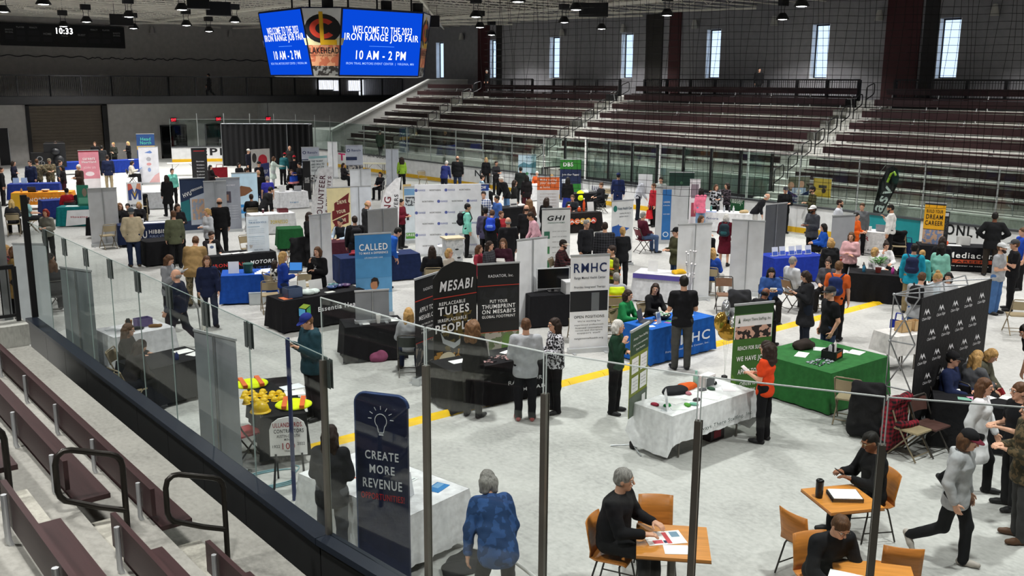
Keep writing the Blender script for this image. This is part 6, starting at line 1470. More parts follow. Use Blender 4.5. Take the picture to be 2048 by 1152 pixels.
T['bl3'] = table((92, 402), (124, 400), .7, '#2A3A80', 'small dark blue tablecloth between the orange and teal tables', drop=.03, L=.9)
T['far1'] = table((132, 325), (160, 324), .76, '#2440A0', 'bright blue tablecloth far left below the tan garage door', drop=.3, L=1.5)
T['far2'] = table((236, 321), (280, 319), .76, '#1F3A96', 'bright blue tablecloth under the blonde woman at the far end', drop=.03, L=1.8)
T['wht1'] = table((296, 385), (328, 384), .76, '#E2E3E6', 'white tablecloth right of the coloured M sign', drop=.03, L=1.2)
T['blk2'] = table((308, 484), (350, 480), .8, KK, 'black round-cornered tablecloth right of the man in the beige jacket', drop=.04, L=1.1)
T['wht2'] = table((570, 385), (604, 383), .76, '#E6E7EA', 'white tablecloth with small blue logo left of the VOLUNTEER flag', drop=.03, L=1.3, txt=[('logo', .5, .4, .3, .1, '#2E7AA8', 2)])
T['wht3'] = table((1064, 371), (1100, 369), .76, '#E9EAEC', 'white tablecloth before the orange-vested woman far away', drop=.03, L=1.4)
T['orange'] = table((1130, 428), (1198, 424), .76, '#201C1C', 'black tablecloth with round ACCRA letters behind the GHI banner', drop=.03, L=1.7, gfx=[('e', x, .6, .07, .15, c) for x, c in ((.22, '#C8502A'), (.36, '#D86A3A'), (.5, '#E0B04A'), (.64, '#E0B04A'), (.78, '#C84A3A'))], txt=[('ACCRA', .5, .6, .66, .13, W_, 2)])
T['coat'] = table((1148, 388), (1202, 386), .7, KK, 'black tablecloth with a yellow vest laid over its front', drop=.1, L=1.6)
T['blkc'] = table((1010, 417), (1062, 413), .76, KK, 'black tablecloth with a white laptop-like sign behind the pink-shirted man', drop=.03, L=1.5)
T['pv'] = table((1296, 548), (1345, 552), .76, '#D9DADE', 'grey-white tablecloth with a purple runner left of the white banner back', drop=.04, L=1.4, gfx=[('r', 0, .84, 1, 1, '#5A4FA0')])
T['girls'] = table((1416, 424), (1484, 428), .76, '#EAEBEC', 'white tablecloth before the two pointing women', drop=.03, L=1.8, txt=[('future', .25, .7, .25, .1, '#3A4A7A', 2)])
T['royal'] = table((1562, 517), (1640, 512), .9, '#2038A0', 'royal blue round-cornered tablecloth by the woman in the blue jacket', drop=.03, L=1.7)
T['star'] = table((1716, 462), (1764, 466), .76, '#E6E4E2', 'white tablecloth lettered STAR before the man in the white shirt', drop=.03, L=1.25, txt=[('STAR', .25, .7, .5, .2, '#A8282C', 2), ('North America', .5, .2, .6, .08, '#3A3A3A', 2)])
T['media'] = table((1872, 492), (1966, 496), .76, '#17181C', 'black tablecloth lettered MEDIACOM CAREERS', drop=.03, L=2.2, gfx=[('p', [(.28, .5), (.98, .5), (.98, .35), (.25, .35)], '#C8502A')], txt=[('Mediacom', .66, .68, .62, .24, W_, 2), ('CAREERS', .64, .42, .5, .1, '#2A1412', 2), ('the power to connect', .64, .24, .5, .06, W_, 1)])
T['plant'] = table((1729, 548), (1800, 553), .8, KK, 'black tablecloth with a green potted plant on it', drop=.02, L=1.6)
T['rb'] = table((1952, 812), (2060, 824), .6, KK, 'black tablecloth at the right edge behind the woman in white', drop=.03, L=1.9)
T['wedge'] = table((1812, 672), (1845, 668), .6, '#DAD8D4', 'small pale tablecloth with cartons left of the mountain backdrop', drop=.35, L=.9)
T['mar'] = table((664, 486), (690, 484), .7, '#431A26', 'maroon tablecloth before the man in the dark vest', drop=.02, L=.9)
T['radr'] = table((1088, 592), (1160, 588), .76, KK, 'black tablecloth with monitors and a grey printer', drop=.03, L=1.5)

# foreground cafe tables and chairs
ct1 = cafe_table(tuple(G(1345, 1082, .75).to_2d())+(0,), heading(G(1345, 1082, .75), 3), 'square orange wooden cafe table by the grey-haired man in black')
ct2 = cafe_table(tuple(G(1684, 996, .75).to_2d())+(0,), heading(G(1684, 996, .75), 33), 'square orange wooden cafe table with a notebook and tumbler', .68)
ct3 = cafe_table(tuple(G(1750, 1160, .75).to_2d())+(0,), heading(G(1750, 1160, .75), 8), 'square orange cafe table cut by the bottom edge of the picture')
def cafe_px(px, py, z, a, lab): p = G(px, py, z); return cafe_chair((p.x, p.y, 0), heading(p, a), lab)
cafe_px(1312, 1075, .45, 5, 'plywood cafe chair pulled up behind the left cafe table')
cafe_px(1612, 1082, .45, 140, 'empty plywood cafe chair left of the notebook table')
cafe_px(1797, 1118, .6, 190, 'plywood cafe chair back seen at the bottom beside the dark post')
b = ct1; M0 = Vector((0, 0, .001))
paper(ct1[0]+Vector((-.02, .1, .001)), ct1[1]+.3, 'open red and white brochure on the left cafe table', .42, .3, gfx=[(.5, .05, .62, .9, '#C84A50'), (.7, .5, .92, .9, '#7A9AB0'), (.15, .1, .4, .35, '#D85A66'), (.42, .1, .5, .3, '#1E2A4E')])
paper(ct1[0]+Vector((-.12, -.16, .001)), ct1[1]+.1, 'small white form under the grey-haired man\'s right hand', .26, .2)
r = MB(); 
for k in range(5): r.box((-.18+.004*k, -.13, k*.011), (.18-.003*k, .13+.002*k, k*.011+.009))
o = r.build('notebook_stack', M_WHITE); o.location = ct2[0]+Vector((.02, -.02, .001)); o.rotation_euler.z = ct2[1]-.25; tag(o, 'thick white notebook stack on the right cafe table', 'notebook')
r = MB()
for k in range(4): r.box((-.182, -.135, k*.011+.008), (.182, .132, k*.011+.0115))
r.build('dark_edges', M_BLK, o)
b = MB(); b.lathe([(.04, 0), (.045, .05), (.045, .2)], n=16); o = b.build('tumbler', mat('#1B1A1A', .35)); o.location = ct2[0]+Vector((-.2, .18, .001)); tag(o, 'black travel tumbler on the right cafe table', 'tumbler')
b = MB(); b.lathe([(.047, .2), (.047, .215), (.03, .23), (0, .23)], n=16); b.build('lid', mat('#0F0F10', .3), o)
paper(ct3[0]+Vector((-.2, .2, .001)), ct3[1]-.2, 'white leaflet with an orange corner on the bottom cafe table', .32, .25, gfx=[(.5, 0, 1, .3, '#E86A2A')])
# staffing table goods
t = T['staff']; rz = t[1]
acrylic(on(t, -.8, .25), rz+.6, 'clear sign holder with a form at the left end of the staffing table', gfx=[('r', .15, .3, .85, .6, '#C9CED2')])
for k, (x, y, c, w, h) in enumerate([(-.45, .45, '#F4F4F2', .22, .28), (-.1, .4, '#E3E6E4', .3, .2), (.15, .2, '#F2F2EE', .2, .27), (.35, .55, '#EDEDEA', .3, .22), (.7, .3, '#F4EEF2', .25, .2), (-.62, .2, '#E6ECE6', .2, .26)]): paper(on(t, x, y), rz+.2*k, 'white leaflet on the staffing table, %s' % ['left middle', 'at the centre', 'near the front', 'at the back right', 'at the right end', 'at the left front'][k], w, h, c)
for k, (x, y, c) in enumerate([(-.7, .35, '#2E8A4A'), (-.45, .18, '#5AA040'), (-.35, .14, '#7AB8A0'), (-.15, .25, '#4A4446'), (-.02, .52, '#B8747E'), (.45, .45, '#3E5A48'), (.3, .5, '#5E5E62'), (.72, .6, '#26282A'), (-.82, .5, '#A83A4E')]): lump(on(t, x, y), rz+k, (.14, .1, .04), c, '%s giveaway heap on the staffing table' % ['green string', 'lime', 'mint', 'dark pinecone-like', 'rosy', 'dark green', 'grey', 'black cable', 'crimson'][k], 'giveaway', 'giveaway', .01)
crate(on(t, .55, .62), rz+.1, (.28, .14, .18), '#D9D9D8', 'white and grey carton at the back right of the staffing table', gfx=('#55585A', .8, .1, .9), lid='#E6E6E4')
bottle(on(t, .4, .72), 'mint green tumbler with a straw on the staffing table', '#9FCFBE', .26, .045, '#8ABFAE', 'tumbler')
lump(on(t, .2, .74), rz, (.42, .22, .09), '#E0642A', 'orange cloth bag on the back edge of the staffing table', 'cloth_bag', 'bag')
lump(on(t, -.1, .72), rz, (.5, .3, .1), '#232427', 'black jacket laid over the back edge of the staffing table', 'jacket', 'jacket')
p = on(t, .35, .35); crate(Vector((p.x, p.y, 0)), rz, (.34, .3, .2), '#2A2426', 'dark red box stored under the staffing table', gfx=('#8A1F2E', .5, .2, .8))
# green table goods
t = T['green']; rz = t[1]
c = crate(on(t, -.05, .55), rz+.2, (.34, .26, .16), '#1B1B1D', 'black tool caddy with an orange label on the green table', 'tool_caddy', 'caddy', gfx=('#D8582A', .6, .25, .75))
for x, cc in ((-.1, '#B9BDC0'), (.0, '#26282A'), (.1, '#E6E4DE')): b = MB(); b.lathe([(.03, .01), (.035, .05), (.03, .24), (.01, .27)], n=10, c=(x, 0, 0)); b.build('tool', mat(cc, .4), c)
lump(on(t, .1, 1.25), rz, (.5, .3, .16), '#2E2622', 'black and white bag with orange straps at the back of the green table', 'gear_bag', 'bag', .02)
for k, (x, y, w, h, col) in enumerate([(.45, .8, .3, .4, W_), (.62, .5, .3, .25, '#E9ECE9'), (-.3, 1.0, .35, .2, W_), (.3, 1.0, .25, .3, '#E9ECEF')]): paper(on(t, x, y), rz+.2*k, 'white sheet on the green table, %s' % ['right middle', 'right front corner', 'left back', 'right back'][k], w, h, col)
r = MB(); rr = random.Random(5)
for k in range(40): r.cbox((rr.uniform(-.22, .22), rr.uniform(-.14, .14), .008+.01*rr.random()), (.06, .02, .012))
o = r.build('pen_spread', mat('#2B3038', .4, kind='two', c2='#A9B0B8', sc=9)); o.location = on(t, -.45, .5); o.rotation_euler.z = rz; tag(o, 'spread of dark pens on the front of the green table', 'pens', kind='stuff')
# clinic table goods
t = T['clinic']; rz = t[1]
bowl(on(t, -.1, .5), 'black basket of green and white favours on the blue clinic table', '#232124', .19, .1, ('#E6ECE6', '#3A9A5A'))
laptop(on(t, -.55, .5), rz+.5, 'open laptop facing the woman in green on the clinic table', '#4A4E58')
acrylic(on(t, -.45, .25), rz+.3, 'sign holder with blue leaflet on the clinic table', .18, .24, '#E3EAF4', [('r', .1, .5, .9, .9, '#7A9AC8')])
for k, (x, y, c) in enumerate([(-.25, .2, '#8A5AA0'), (-.15, .25, '#3E9A5A'), (.1, .15, W_), (-.75, .2, '#DDE8F8'), (.6, .4, W_), (-.3, .45, '#E87A3A')]): paper(on(t, x, y), rz+k*.4, '%s card on the blue clinic table' % ['purple', 'green', 'large white', 'pale blue', 'right-hand white', 'orange'][k], .2 if k in (2, 4) else .12, .14 if k != 2 else .2, c)
b = MB(); b.lathe([(.06, 0), (.075, .2), (.07, .3)], n=14); o = b.build('vase', mat('#4A5E86', .3)); o.location = on(t, .72, .5); tag(o, 'blue grey vase with a lace spray at the right of the clinic table', 'vase')
b = MB()
for k in range(16): a = k*.4; b.tube([(0, 0, .28), (.03*math.cos(a), .03*math.sin(a), .6), (.1*math.cos(a), .1*math.sin(a), .78+.02*(k % 4)+.25*(k % 3))], .006, 4); b.ball((.1*math.cos(a), .1*math.sin(a), .78+.02*(k % 4)+.25*(k % 3)), .025, 6)
b.build('lace_spray', mat('#D9D6D6', .6), o)
# vest table goods
t = T['vests']; rz = t[1]
vest(on(t, -.3, 1.62), rz+.1, 'folded lime safety vest at the far end of the vest table'); vest(on(t, .2, .38), rz-.2, 'lime safety vest with orange stripes at the near end of the vest table')
def hard_hat(p, rz, s, label, group=None, col='#EBC41C'):
    r = empty('hard_hat', p, rz, label, 'hard hat', group)
    b = MB(); b.lathe([(.11*s, .02*s), (.112*s, .05*s), (.095*s, .1*s), (.05*s, .135*s), (0, .145*s)], n=12); b.build('shell', mat(col, .35), r)
    b = MB(); b.lathe([(.1*s, .0), (.135*s, .012*s), (.135*s, .02*s), (.1*s, .03*s)], n=12, c=(0, -.015*s, 0)); b.build('brim', mat(col, .35), r)
    return r
hard_hat(on(t, -.3, .26), rz, 1.15, 'largest yellow hard hat at the near edge of the vest table')
h0 = None
for i in range(18):
    p = on(t, -.46+.13*(i % 5)+.03*((i*3) % 2), .7+.15*(i//5))
    if h0 is None: h0 = hard_hat(p, rz, .5, 'small yellow toy hard hat in the cluster on the vest table', 'small toy hard hats')
    else: dup(h0, p, rz+.5*i)
paper(on(t, .3, 1.0), rz, 'white leaflet among the hats on the vest table', .3, .25); paper(on(t, .3, 1.3), rz+.3, 'white folder beside the far safety vest', .34, .24, '#E9EEF2')
# create table goods
t = T['create']; rz = t[1]
acrylic(on(t, -.35, .45), rz+.2, 'left clear sign holder on the white swagged table', .2, .28, '#E9ECF2'); acrylic(on(t, -.12, .35), rz+.2, 'right clear sign holder on the white swagged table', .2, .28, '#EDEFF4')
paper(on(t, .3, .3), rz+.2, 'bright blue booklet on the front of the white swagged table', .26, .18, '#2E7FC0', gfx=[(.4, .4, .95, .9, '#7AB0DC')])
paper(on(t, .2, .8), rz+.1, 'white tablet-like card with a dark outline on the swagged table', .24, .3, '#F2F6F6', gfx=[(.1, .1, .9, .14, '#2A4A60'), (.1, .86, .9, .9, '#2A4A60')])
paper(on(t, -.3, 1.4), rz, 'red edged sheet at the far end of the swagged table', .3, .3, '#F0E6E4', gfx=[(0, 0, 1, .25, '#D8502A')])
paper(on(t, 0, 1.3), rz+.4, 'white form at the middle of the swagged table', .22, .3)
# radiator table goods
t = T['rad']; rz = t[1]
r = MB(); rr = random.Random(9)
for k in range(70): r.cbox((rr.uniform(-.5, .5), rr.uniform(-.16, .16), .008+.012*rr.random()), (.05, .025, .014))
o = r.build('sample_spread', mat('#2A2A30', .4, kind='two', c2='#C9A0A0', sc=12)); o.location = on(t, .15, .25); o.rotation_euler.z = rz; tag(o, 'spread of small dark and pink giveaways on the radiator table', 'giveaways', kind='stuff')
acrylic(on(t, -.05, .5), rz, 'framed photo sheet standing on the radiator table behind the curly-haired woman', .2, .28, '#B9B6B2', [('r', .15, .15, .85, .85, '#6A5E58')])
S4 = sign((1077, 661), (1099, 660), 1.05, .28, 'small framed print with a bold O at the right end of the radiator table', '#D6CEC8', [('e', .5, .5, .3, .3, '#2A2626'), ('e', .5, .5, .18, .18, '#D6CEC8')], zf=.745, legs='back', cat='print')
paper(on(t, -.6, .5), rz, 'white sheet at the left end of the radiator table', .3, .2); paper(on(t, .45, .5), rz+.3, 'white booklet beside the grey hoodie on the radiator table', .25, .2)
bottle(on(t, .75, .3), 'small green drink bottle at the right end of the radiator table', '#6ABF4A', .16, .03, '#3A8A2A')
# Essentia table goods
t = T['ess']; rz = t[1]
crate(on(t, -.65, .3), rz, (.36, .28, .22), '#4A5A78', 'blue grey plastic bin on the left of the Essentia table', 'plastic_bin', 'bin')
acrylic(on(t, -.45, .6), rz, 'white card holder behind the bin on the Essentia table', .2, .28, W_); acrylic(on(t, -.2, .65), rz, 'second white card right of the bin on the Essentia table', .2, .26, '#E6E6E2')
lump(on(t, -.2, .35), rz, (.5, .34, .1), '#D6E4DE', 'heap of pale mint giveaways on the Essentia table', 'giveaway_heap', 'giveaways', .025)
acrylic(on(t, .12, .6), rz, 'large white framed sheet on the Essentia table', .34, .25, W_)
for k, (x, y, c) in enumerate([(.45, .45, '#3E5A8A'), (.65, .5, '#4A4A7A'), (.82, .45, '#5A3A6A'), (.6, .65, '#4E8A8A')]): bowl(on(t, x, y), '%s dish on the right of the Essentia table' % ['steel blue', 'indigo', 'plum', 'teal'][k], c, .12, .07)
paper(on(t, .25, .2), rz, 'printed card on the front of the Essentia table', .22, .14, '#D9DCD6'); paper(on(t, -.85, .25), rz, 'orange folder at the left corner of the Essentia table', .22, .28, '#E07A4A')
# blue booth goods
t = T['blue']; rz = t[1]
acrylic(on(t, -.35, .3), rz, 'white card holder at the left of the royal blue table', .26, .3, '#E9ECF0')
b = MB(); b.lathe([(.1, 0), (.13, .22), (.12, .24)], n=16); o = b.build('bucket', mat('#1F4F48', .4)); o.location = on(t, 0, .35); tag(o, 'dark green bucket on the royal blue table', 'bucket')
b = MB(); b.tube([(.125*math.cos(q), .125*math.sin(q), .23) for q in np.linspace(0, 6.28, 20)[:-1]], .012, 5, closed=True); b.build('rim', mat('#2E6A5E', .4), o)
for k in range(4): paper(on(t, .3+.05*k, .2+.16*k), rz+.1*k, 'white sheet on the royal blue table, %s' % ['front', 'second', 'third', 'rearmost'][k], .28, .2)
c = crate(Vector((G(516, 607, .0).x, G(516, 607, 0).y, 0)), rz, (.42, .32, .3), '#C9CFD0', 'clear grey storage tub on the floor beside the royal blue table', 'storage_tub', 'tub', lid='#AEB8BE')
laptop(G(590, 545, .75), heading(G(590, 545, .75), 350), 'open laptop with a blue screen behind the Essentia table', '#2A2C30', '#4A90E0')
# iron trail table goods
t = T['iron']; rz = t[1]
b = MB(); b.lathe([(.11, 0), (.13, .2)], n=16); o = b.build('tin', mat('#C9C4BC', .4)); o.location = on(t, .35, .4); tag(o, 'pale round tin on the Iron Trail table', 'tin')
lump(on(t, .6, .45), rz, (.3, .2, .08), '#7A4A2E', 'brown snack heap on the right of the Iron Trail table', 'snack_heap', 'snacks', .02)
acrylic(on(t, -.75, .3), rz, 'white card holder at the left of the Iron Trail table', .22, .32, W_, [('e', .5, .7, .25, .12, '#5A6A8A')])
for k in range(3): paper(on(t, -.4+.3*k, .3), rz+.2*k, 'white flyer on the Iron Trail table, %s' % ['left', 'middle', 'right'][k], .28, .2)
# small tables
t = T['small']; cup(on(t, .1, .2), 'white paper cup with lid on the small black table', h=.17, r=.05)
paper(on(t, .42, .4), t[1], 'white sheets at the right of the small black table', .25, .3); paper(on(t, -.15, .18), t[1], 'round white coaster-like card on the small black table', .14, .1)
t = T['left1']; crate(on(t, .2, .5), t[1], (.3, .22, .16), '#6A5E8A', 'purple grey box on the white table at the left glass'); b = MB(); b.lathe([(.04, 0), (.045, .22), (.03, .26)], n=12); o = b.build('tumbler', M_BLK); o.location = on(t, -.2, .25); tag(o, 'black tumbler on the white table at the left glass', 'tumbler')
lump(on(t, -.02, .3), 0, (.3, .12, .06), '#2E3034', 'dark gadgets on the white table at the left glass', 'gadgets', 'gadgets', .02); lump(on(t, .35, .25), 0, (.26, .14, .06), '#7A5A3A', 'brown samples on the right of the white table at the left glass', 'samples', 'samples', .02)
b = MB(); b.lathe([(.06, 0), (.07, .12)], n=10); o = b.build('flower_pot', mat('#8A5A2A', .5)); o.location = on(t, -.02, .65); tag(o, 'small brown figure-like pot at the back of the white table', 'pot')
for k in range(3): paper(on(t, -.4+.12*k, .6-.15*k), t[1], 'grey leaflet on the white left table, %s' % ['back', 'middle', 'front'][k], .2, .14, '#A9ACB0')
t = T['left2']; bottle(on(t, .1, .2), 'navy and silver can on the black table at the left glass', '#2E3A6A', .15, .035, '#C9CCD0', 'can'); paper(on(t, .45, .6), t[1], 'white sheet on the black table at the left glass', .3, .25)
paper(on(t, .5, .3), t[1]+.3, 'white booklet at the right of the black left table', .25, .2)
t = T['navy']; bowl(on(t, .05, .4), 'white bowl with dark red candy on the navy table', '#E0DEDC', .18, .12, ('#7A2A34', '#C9A0A0')); cup(on(t, -.5, .3), 'dark can-shaped cup on the navy table', '#3A1A20', .14, .036, '#C9C9C9')
lump(on(t, -.6, .5), 0, (.3, .2, .14), '#8A2E3A', 'maroon plush heap on the navy table', 'plush', 'plush', .03); paper(on(t, .4, .5), t[1], 'white sheets on the navy table', .5, .3)
lump(on(t, -.3, .62), 0, (.25, .16, .1), '#C9C2C2', 'white wrapped favours on the navy table', 'favours', 'favours', .03)
t = T['orange']; 
for k, (x, c, h_) in enumerate([(-.35, '#E8562A', .28), (.1, '#D85A2E', .2), (.3, '#E85A2A', .5)]): bottle(on(t, x, .4), 'orange %s on the ACCRA table' % ['tub', 'small jar', 'tall tube'][k], c, h_, .09-.02*k, W_, 'container')
acrylic(on(t, .55, .3), t[1], 'white framed sheet on the right of the ACCRA table', .28, .36, '#E6E4E2'); lump(on(t, -.65, .3), 0, (.35, .25, .08), '#E07A4A', 'orange runner bunched on the left of the ACCRA table', 'runner', 'cloth')
t = T['coat']; r = lump(on(t, -.3, .12)-Vector((0, 0, .3)), t[1], (.42, .3, .42), '#DDF01C', 'lime vest hanging over the front of the far black table', 'safety_vest', 'vest', .02); b = MB(); b.lathe([(.13, 0), (.12, .1), (0, .15)], n=12); o = b.build('white_helmet', M_WHITE); o.location = on(t, .1, .4); tag(o, 'white helmet on the far black table', 'helmet')
t = T['royal']
for k in range(5): acrylic(on(t, -.6+.28*k, .35+.05*(k % 2)), t[1], 'clear leaflet holder on the royal blue round table, %s from the left' % ['first', 'second', 'third', 'fourth', 'fifth'][k], .2, .26, '#D6DCEA', [('r', .1, .1, .9, .5, '#4A6AC0')])
t = T['media']; paper(on(t, -.2, .3), t[1], 'white sheets on the MEDIACOM table', .6, .3); lump(on(t, -.35, .3), 0, (.2, .15, .12), '#D85A3A', 'red and white toys on the MEDIACOM table', 'toys', 'toys', .03); crate(on(t, .2, .5), t[1], (.35, .25, .25), '#D9D9D6', 'white carton on the MEDIACOM table')
tote(on(T['star'], 1.2, .0)-Vector((0, 0, .745)), T['star'][1], (.5, .2, .5), '#24305A', 'navy bag on the floor behind the BUILD YOUR DREAM CAREER banner')
t = T['plant']
b = MB(); b.lathe([(.06, 0), (.08, .13)], n=12); o = b.build('potted_plant', mat('#8A3A34', .5)); o.location = on(t, -.1, .35); tag(o, 'green bushy plant in a red pot on the black table', 'plant')
m = MB(); rr = random.Random(2)
for k in range(90): a = rr.random()*6.28; q = rr.random(); c = Vector((math.cos(a)*.17*q, math.sin(a)*.17*q, .2+.18*rr.random())); d = Vector((math.cos(a), math.sin(a), .4))*.06; s = Vector((-math.sin(a), math.cos(a), 0))*.025; m.add([c, c+d+s, c+d*2, c+d-s], [(0, 1, 2, 3)])
m.build('foliage', mat('#3E7A2E', .6), o)
for k, (x, c) in enumerate([(-.45, '#3A7A9A'), (.25, '#C84AA0'), (.4, '#26262A')]): bottle(on(t, x, .3), '%s bottle on the plant table' % ['teal', 'pink', 'black'][k], c, .2, .04, '#26262A')
t = T['girls']
for k, (x, c) in enumerate([(-.6, '#6AA89A'), (-.35, '#2A2A30'), (-.1, '#B9BEC4'), (.1, '#3A3A40'), (.25, '#D6DADC')]): bottle(on(t, x, .35), '%s on the white table before the pointing women' % ['mint bottle', 'black bottle', 'silver bottle', 'dark flask', 'white bottle'][k], c, .24, .04, '#E6E6E6')
lump(on(t, .65, .35), 0, (.4, .3, .12), '#B9A27A', 'tan bag at the right end of the pointing women\'s table', 'bag', 'bag')
paper(on(t, -.55, .15), t[1], 'blue and white papers at the left of the pointing women\'s table', .4, .2, '#6A8AC8')
t = T['pv']; lump(on(t, .4, .4), 0, (.4, .26, .12), '#E0B02A', 'yellow heap on the grey and purple table', 'giveaway_heap', 'giveaways', .03); acrylic(on(t, -.3, .4), t[1], 'white card on the grey and purple table', .26, .28, W_)
t = T['star']; crate(on(t, -.2, .4), t[1], (.3, .2, .12), '#E6E6E6', 'white box on the STAR table'); laptop(on(t, .3, .4), t[1]+3.1, 'grey laptop on the STAR table', '#8A8E94')
t = T['rb']
for k, (x, c) in enumerate([(-.5, '#7FB5A0'), (-.35, '#E6A0C0'), (-.15, W_), (.1, W_), (-.6, '#F0F0EE')]): paper(on(t, x, .3+.1*k), t[1]+k*.4, '%s card on the black table at the right edge' % ['mint', 'pink', 'white front', 'white right', 'white back'][k], .2, .14, c)
lump(on(t, -.2, .55), 0, (.25, .15, .07), '#2E4AA0', 'blue lanyards heaped on the black table at the right edge', 'lanyards', 'lanyards', .02)
t = T['wedge']; crate(on(t, .0, .3), t[1], (.25, .2, .2), '#C9A878', 'tan carton on the small pale table'); crate(on(t, .3, .3), t[1], (.2, .2, .2), '#CBAA7C', 'second tan carton right on the small pale table')
t = T['north']; laptop(on(t, -.4, .35), t[1]+3.0, 'dark laptop on the orange table', '#3A3E46'); bowl(on(t, .1, .3), 'round pale bowl on the orange table', '#C9B8A8', .17, .1); paper(on(t, .8, .3), t[1], 'white sheet on the right of the orange table', .4, .25); bottle(on(t, -.85, .3), 'small tan bottle at the left of the orange table', '#C9A25A', .18, .04)
t = T['bl2']; 
for k in range(2): acrylic(on(t, -.8+.35*k, .4), t[1], 'pale blue card holder on the far left blue table, %s' % ['left', 'right'][k], .26, .26, '#A9C0E0')
t = T['teal']; paper(on(t, -.3, .4), t[1], 'white pile of sheets on the teal table', .5, .3); bowl(on(t, .4, .4), 'teal bowl on the teal table', '#4AA0A0', .12, .08)
t = T['far2']; paper(on(t, .2, .2), t[1], 'white sheet on the far blue table', .3, .3)
t = T['blkc']; acrylic(on(t, .0, .3), t[1], 'white wire-framed card on the far black table', .34, .3, '#E3E3E1', [('r', .1, .2, .9, .4, '#55555A')]); lump(on(t, .35, .3), 0, (.3, .2, .08), '#D9D6D2', 'pale goods on the far black table', 'goods', 'goods', .02)
t = T['radr']
sc = empty('monitor', on(t, -.1, .35), t[1], 'black flat monitor on the table behind the white banner back', 'monitor'); b = MB(); b.box((-.38, 0, .1), (.38, .04, .55)); b.build('screen', mat('#0D0E10', .2), sc); b = MB(); b.box((-.4, .005, .08), (.4, .05, .57)); b.build('bezel', mat('#C9CCCE', .4), sc); b = MB(); b.box((-.12, -.08, 0), (.12, .12, .02)); b.box((-.03, .02, .02), (.03, .06, .12)); b.build('foot', M_BLK, sc)
crate(on(t, .3, .2), t[1], (.42, .36, .28), '#C9CACB', 'grey printer box on the monitor table', 'printer', 'printer', lid='#DEDFE0')
tote(on(t, .75, .25), t[1], (.3, .15, .3), '#D02A44', 'red bag at the right of the monitor table')
t = T['hib']; paper(on(t, .3, .4), t[1], 'white sheets on the HIBBING table', .8, .35); cup(on(t, -.05, .35), 'white cup on the HIBBING table')
t = T['yel']; crate(on(t, .45, .4), t[1], (.36, .26, .14), '#6A2A30', 'dark red box on the yellow-lettered table'); paper(on(t, .1, .35), t[1], 'white sheets on the yellow-lettered table', .6, .3); cup(on(t, -.25, .5), 'maroon cup on the yellow-lettered table', '#5A2030')
t = T['wht2']; acrylic(on(t, -.4, .3), t[1], 'white card on the logo table by the VOLUNTEER flag', .26, .28, W_); laptop(on(t, .3, .4), t[1]+3.1, 'silver laptop on the logo table by the VOLUNTEER flag', '#A9ACB0')
for S, k, x, y in ((S1, 'teal', .1, .35), (S2, 'media', -.45, .4), (S3, 'small', .0, .3), (S4, 'rad', .72, .5)): S.location = on(T[k], x, y); S.rotation_euler.z = T[k][1]
# podium, stool, grass planter by the logo wall
p = G(905, 480, 1.0); pr = heading(p, 20)
pd = empty('podium', (p.x, p.y, 0), pr, 'white podium with dark prints and a wooden top before the logo wall', 'podium')
b = MB(); b.box((-.25, -.2, 0), (.25, .2, 1.05)); b.build('body', mat('#DADCDD', .6, kind='two', c2='#C4C8CA', sc=5), pd); b = MB(); b.box((-.3, -.26, 1.05), (.3, .26, 1.09)); b.build('top', mat('#CDBFA0', .5, kind='wood'), pd)
b = MB()
for z, x in ((.75, .06), (.5, .12), (.35, -.05)): flat(b, ell(x, z, .06, .025, 10), -.203, M_BLK)
b.build('print', None, pd)
p = G(886, 492, .75); st_ = empty('bar_stool', (p.x, p.y, 0), pr, 'white bar stool with a coat over it left of the podium', 'stool')
b = MB(); b.lathe([(.17, .72), (.18, .74), (.17, .77), (0, .775)], n=16); b.build('seat', M_WHITE, st_)
for k in range(4): a = .785+k*1.571; b = MB(); b.tube([(.12*math.cos(a), .12*math.sin(a), .72), (.19*math.cos(a), .19*math.sin(a), .01)], .013, 6); b.build('leg', M_WHITE, st_)
b = MB(); b.tube([(.16*math.cos(q), .16*math.sin(q), .25) for q in np.linspace(0, 6.28, 16)[:-1]], .008, 5, closed=True); b.build('foot_ring', M_STEEL, st_)
p = G(912, 505, .0); m = MB(); rr = random.Random(4)
for k in range(240):
    x, y = rr.uniform(-.35, .35), rr.uniform(-.08, .08); h_ = rr.uniform(.25, .42); a = rr.uniform(-.12, .12); m.add([(x-.01, y, .14), (x+.01, y, .14), (x+a, y+rr.uniform(-.05, .05), .14+h_)], [(0, 1, 2)])
pl = empty('grass_planter', (p.x, p.y, 0), pr, 'low planter of green grass in front of the podium', 'planter'); g = m.build('grass', mat('#3F7A34', .6), pl); g['kind'] = 'stuff'
b = MB(); b.box((-.4, -.12, 0), (.4, .12, .15)); b.build('trough', mat('#3A3A3A', .6), pl)
# drone-less odds: robot frame, equipment rack at far left, black display, table at the end boards
eq = empty('equipment_rack', tuple(G(100, 352, 0)), heading(G(100, 352, 0), 0), 'black equipment rack with white logo before the garage door', 'rack')
b = MB(); b.box((-.9, 0, .05), (.1, .5, 1.35)); b.build('cabinet', M_BLK, eq); b = MB(); b.box((-.2, .1, .5), (.95, .6, 1.85)); b.box((-.1, .05, 1.9), (.9, .12, 1.95)); b.build('frame', mat('#202124', .5), eq)
b = MB()
for x, z, q in ((-.45, 1.0, .16), (-.6, .8, .12), (-.3, .75, .1)): flat(b, ell(x, z, q, q), -.003, mat('#8A8C90', .5)); flat(b, ell(x, z, q*.7, q*.7), -.005, M_BLK)
b.build('emblem', None, eq); b = MB(); b.ball((.55, .0, .9), (.3, .2, .3), 10); b.ball((.4, -.05, 1.4), (.25, .15, .2), 10); b.build('machine', mat('#2A2B2E', .4), eq)
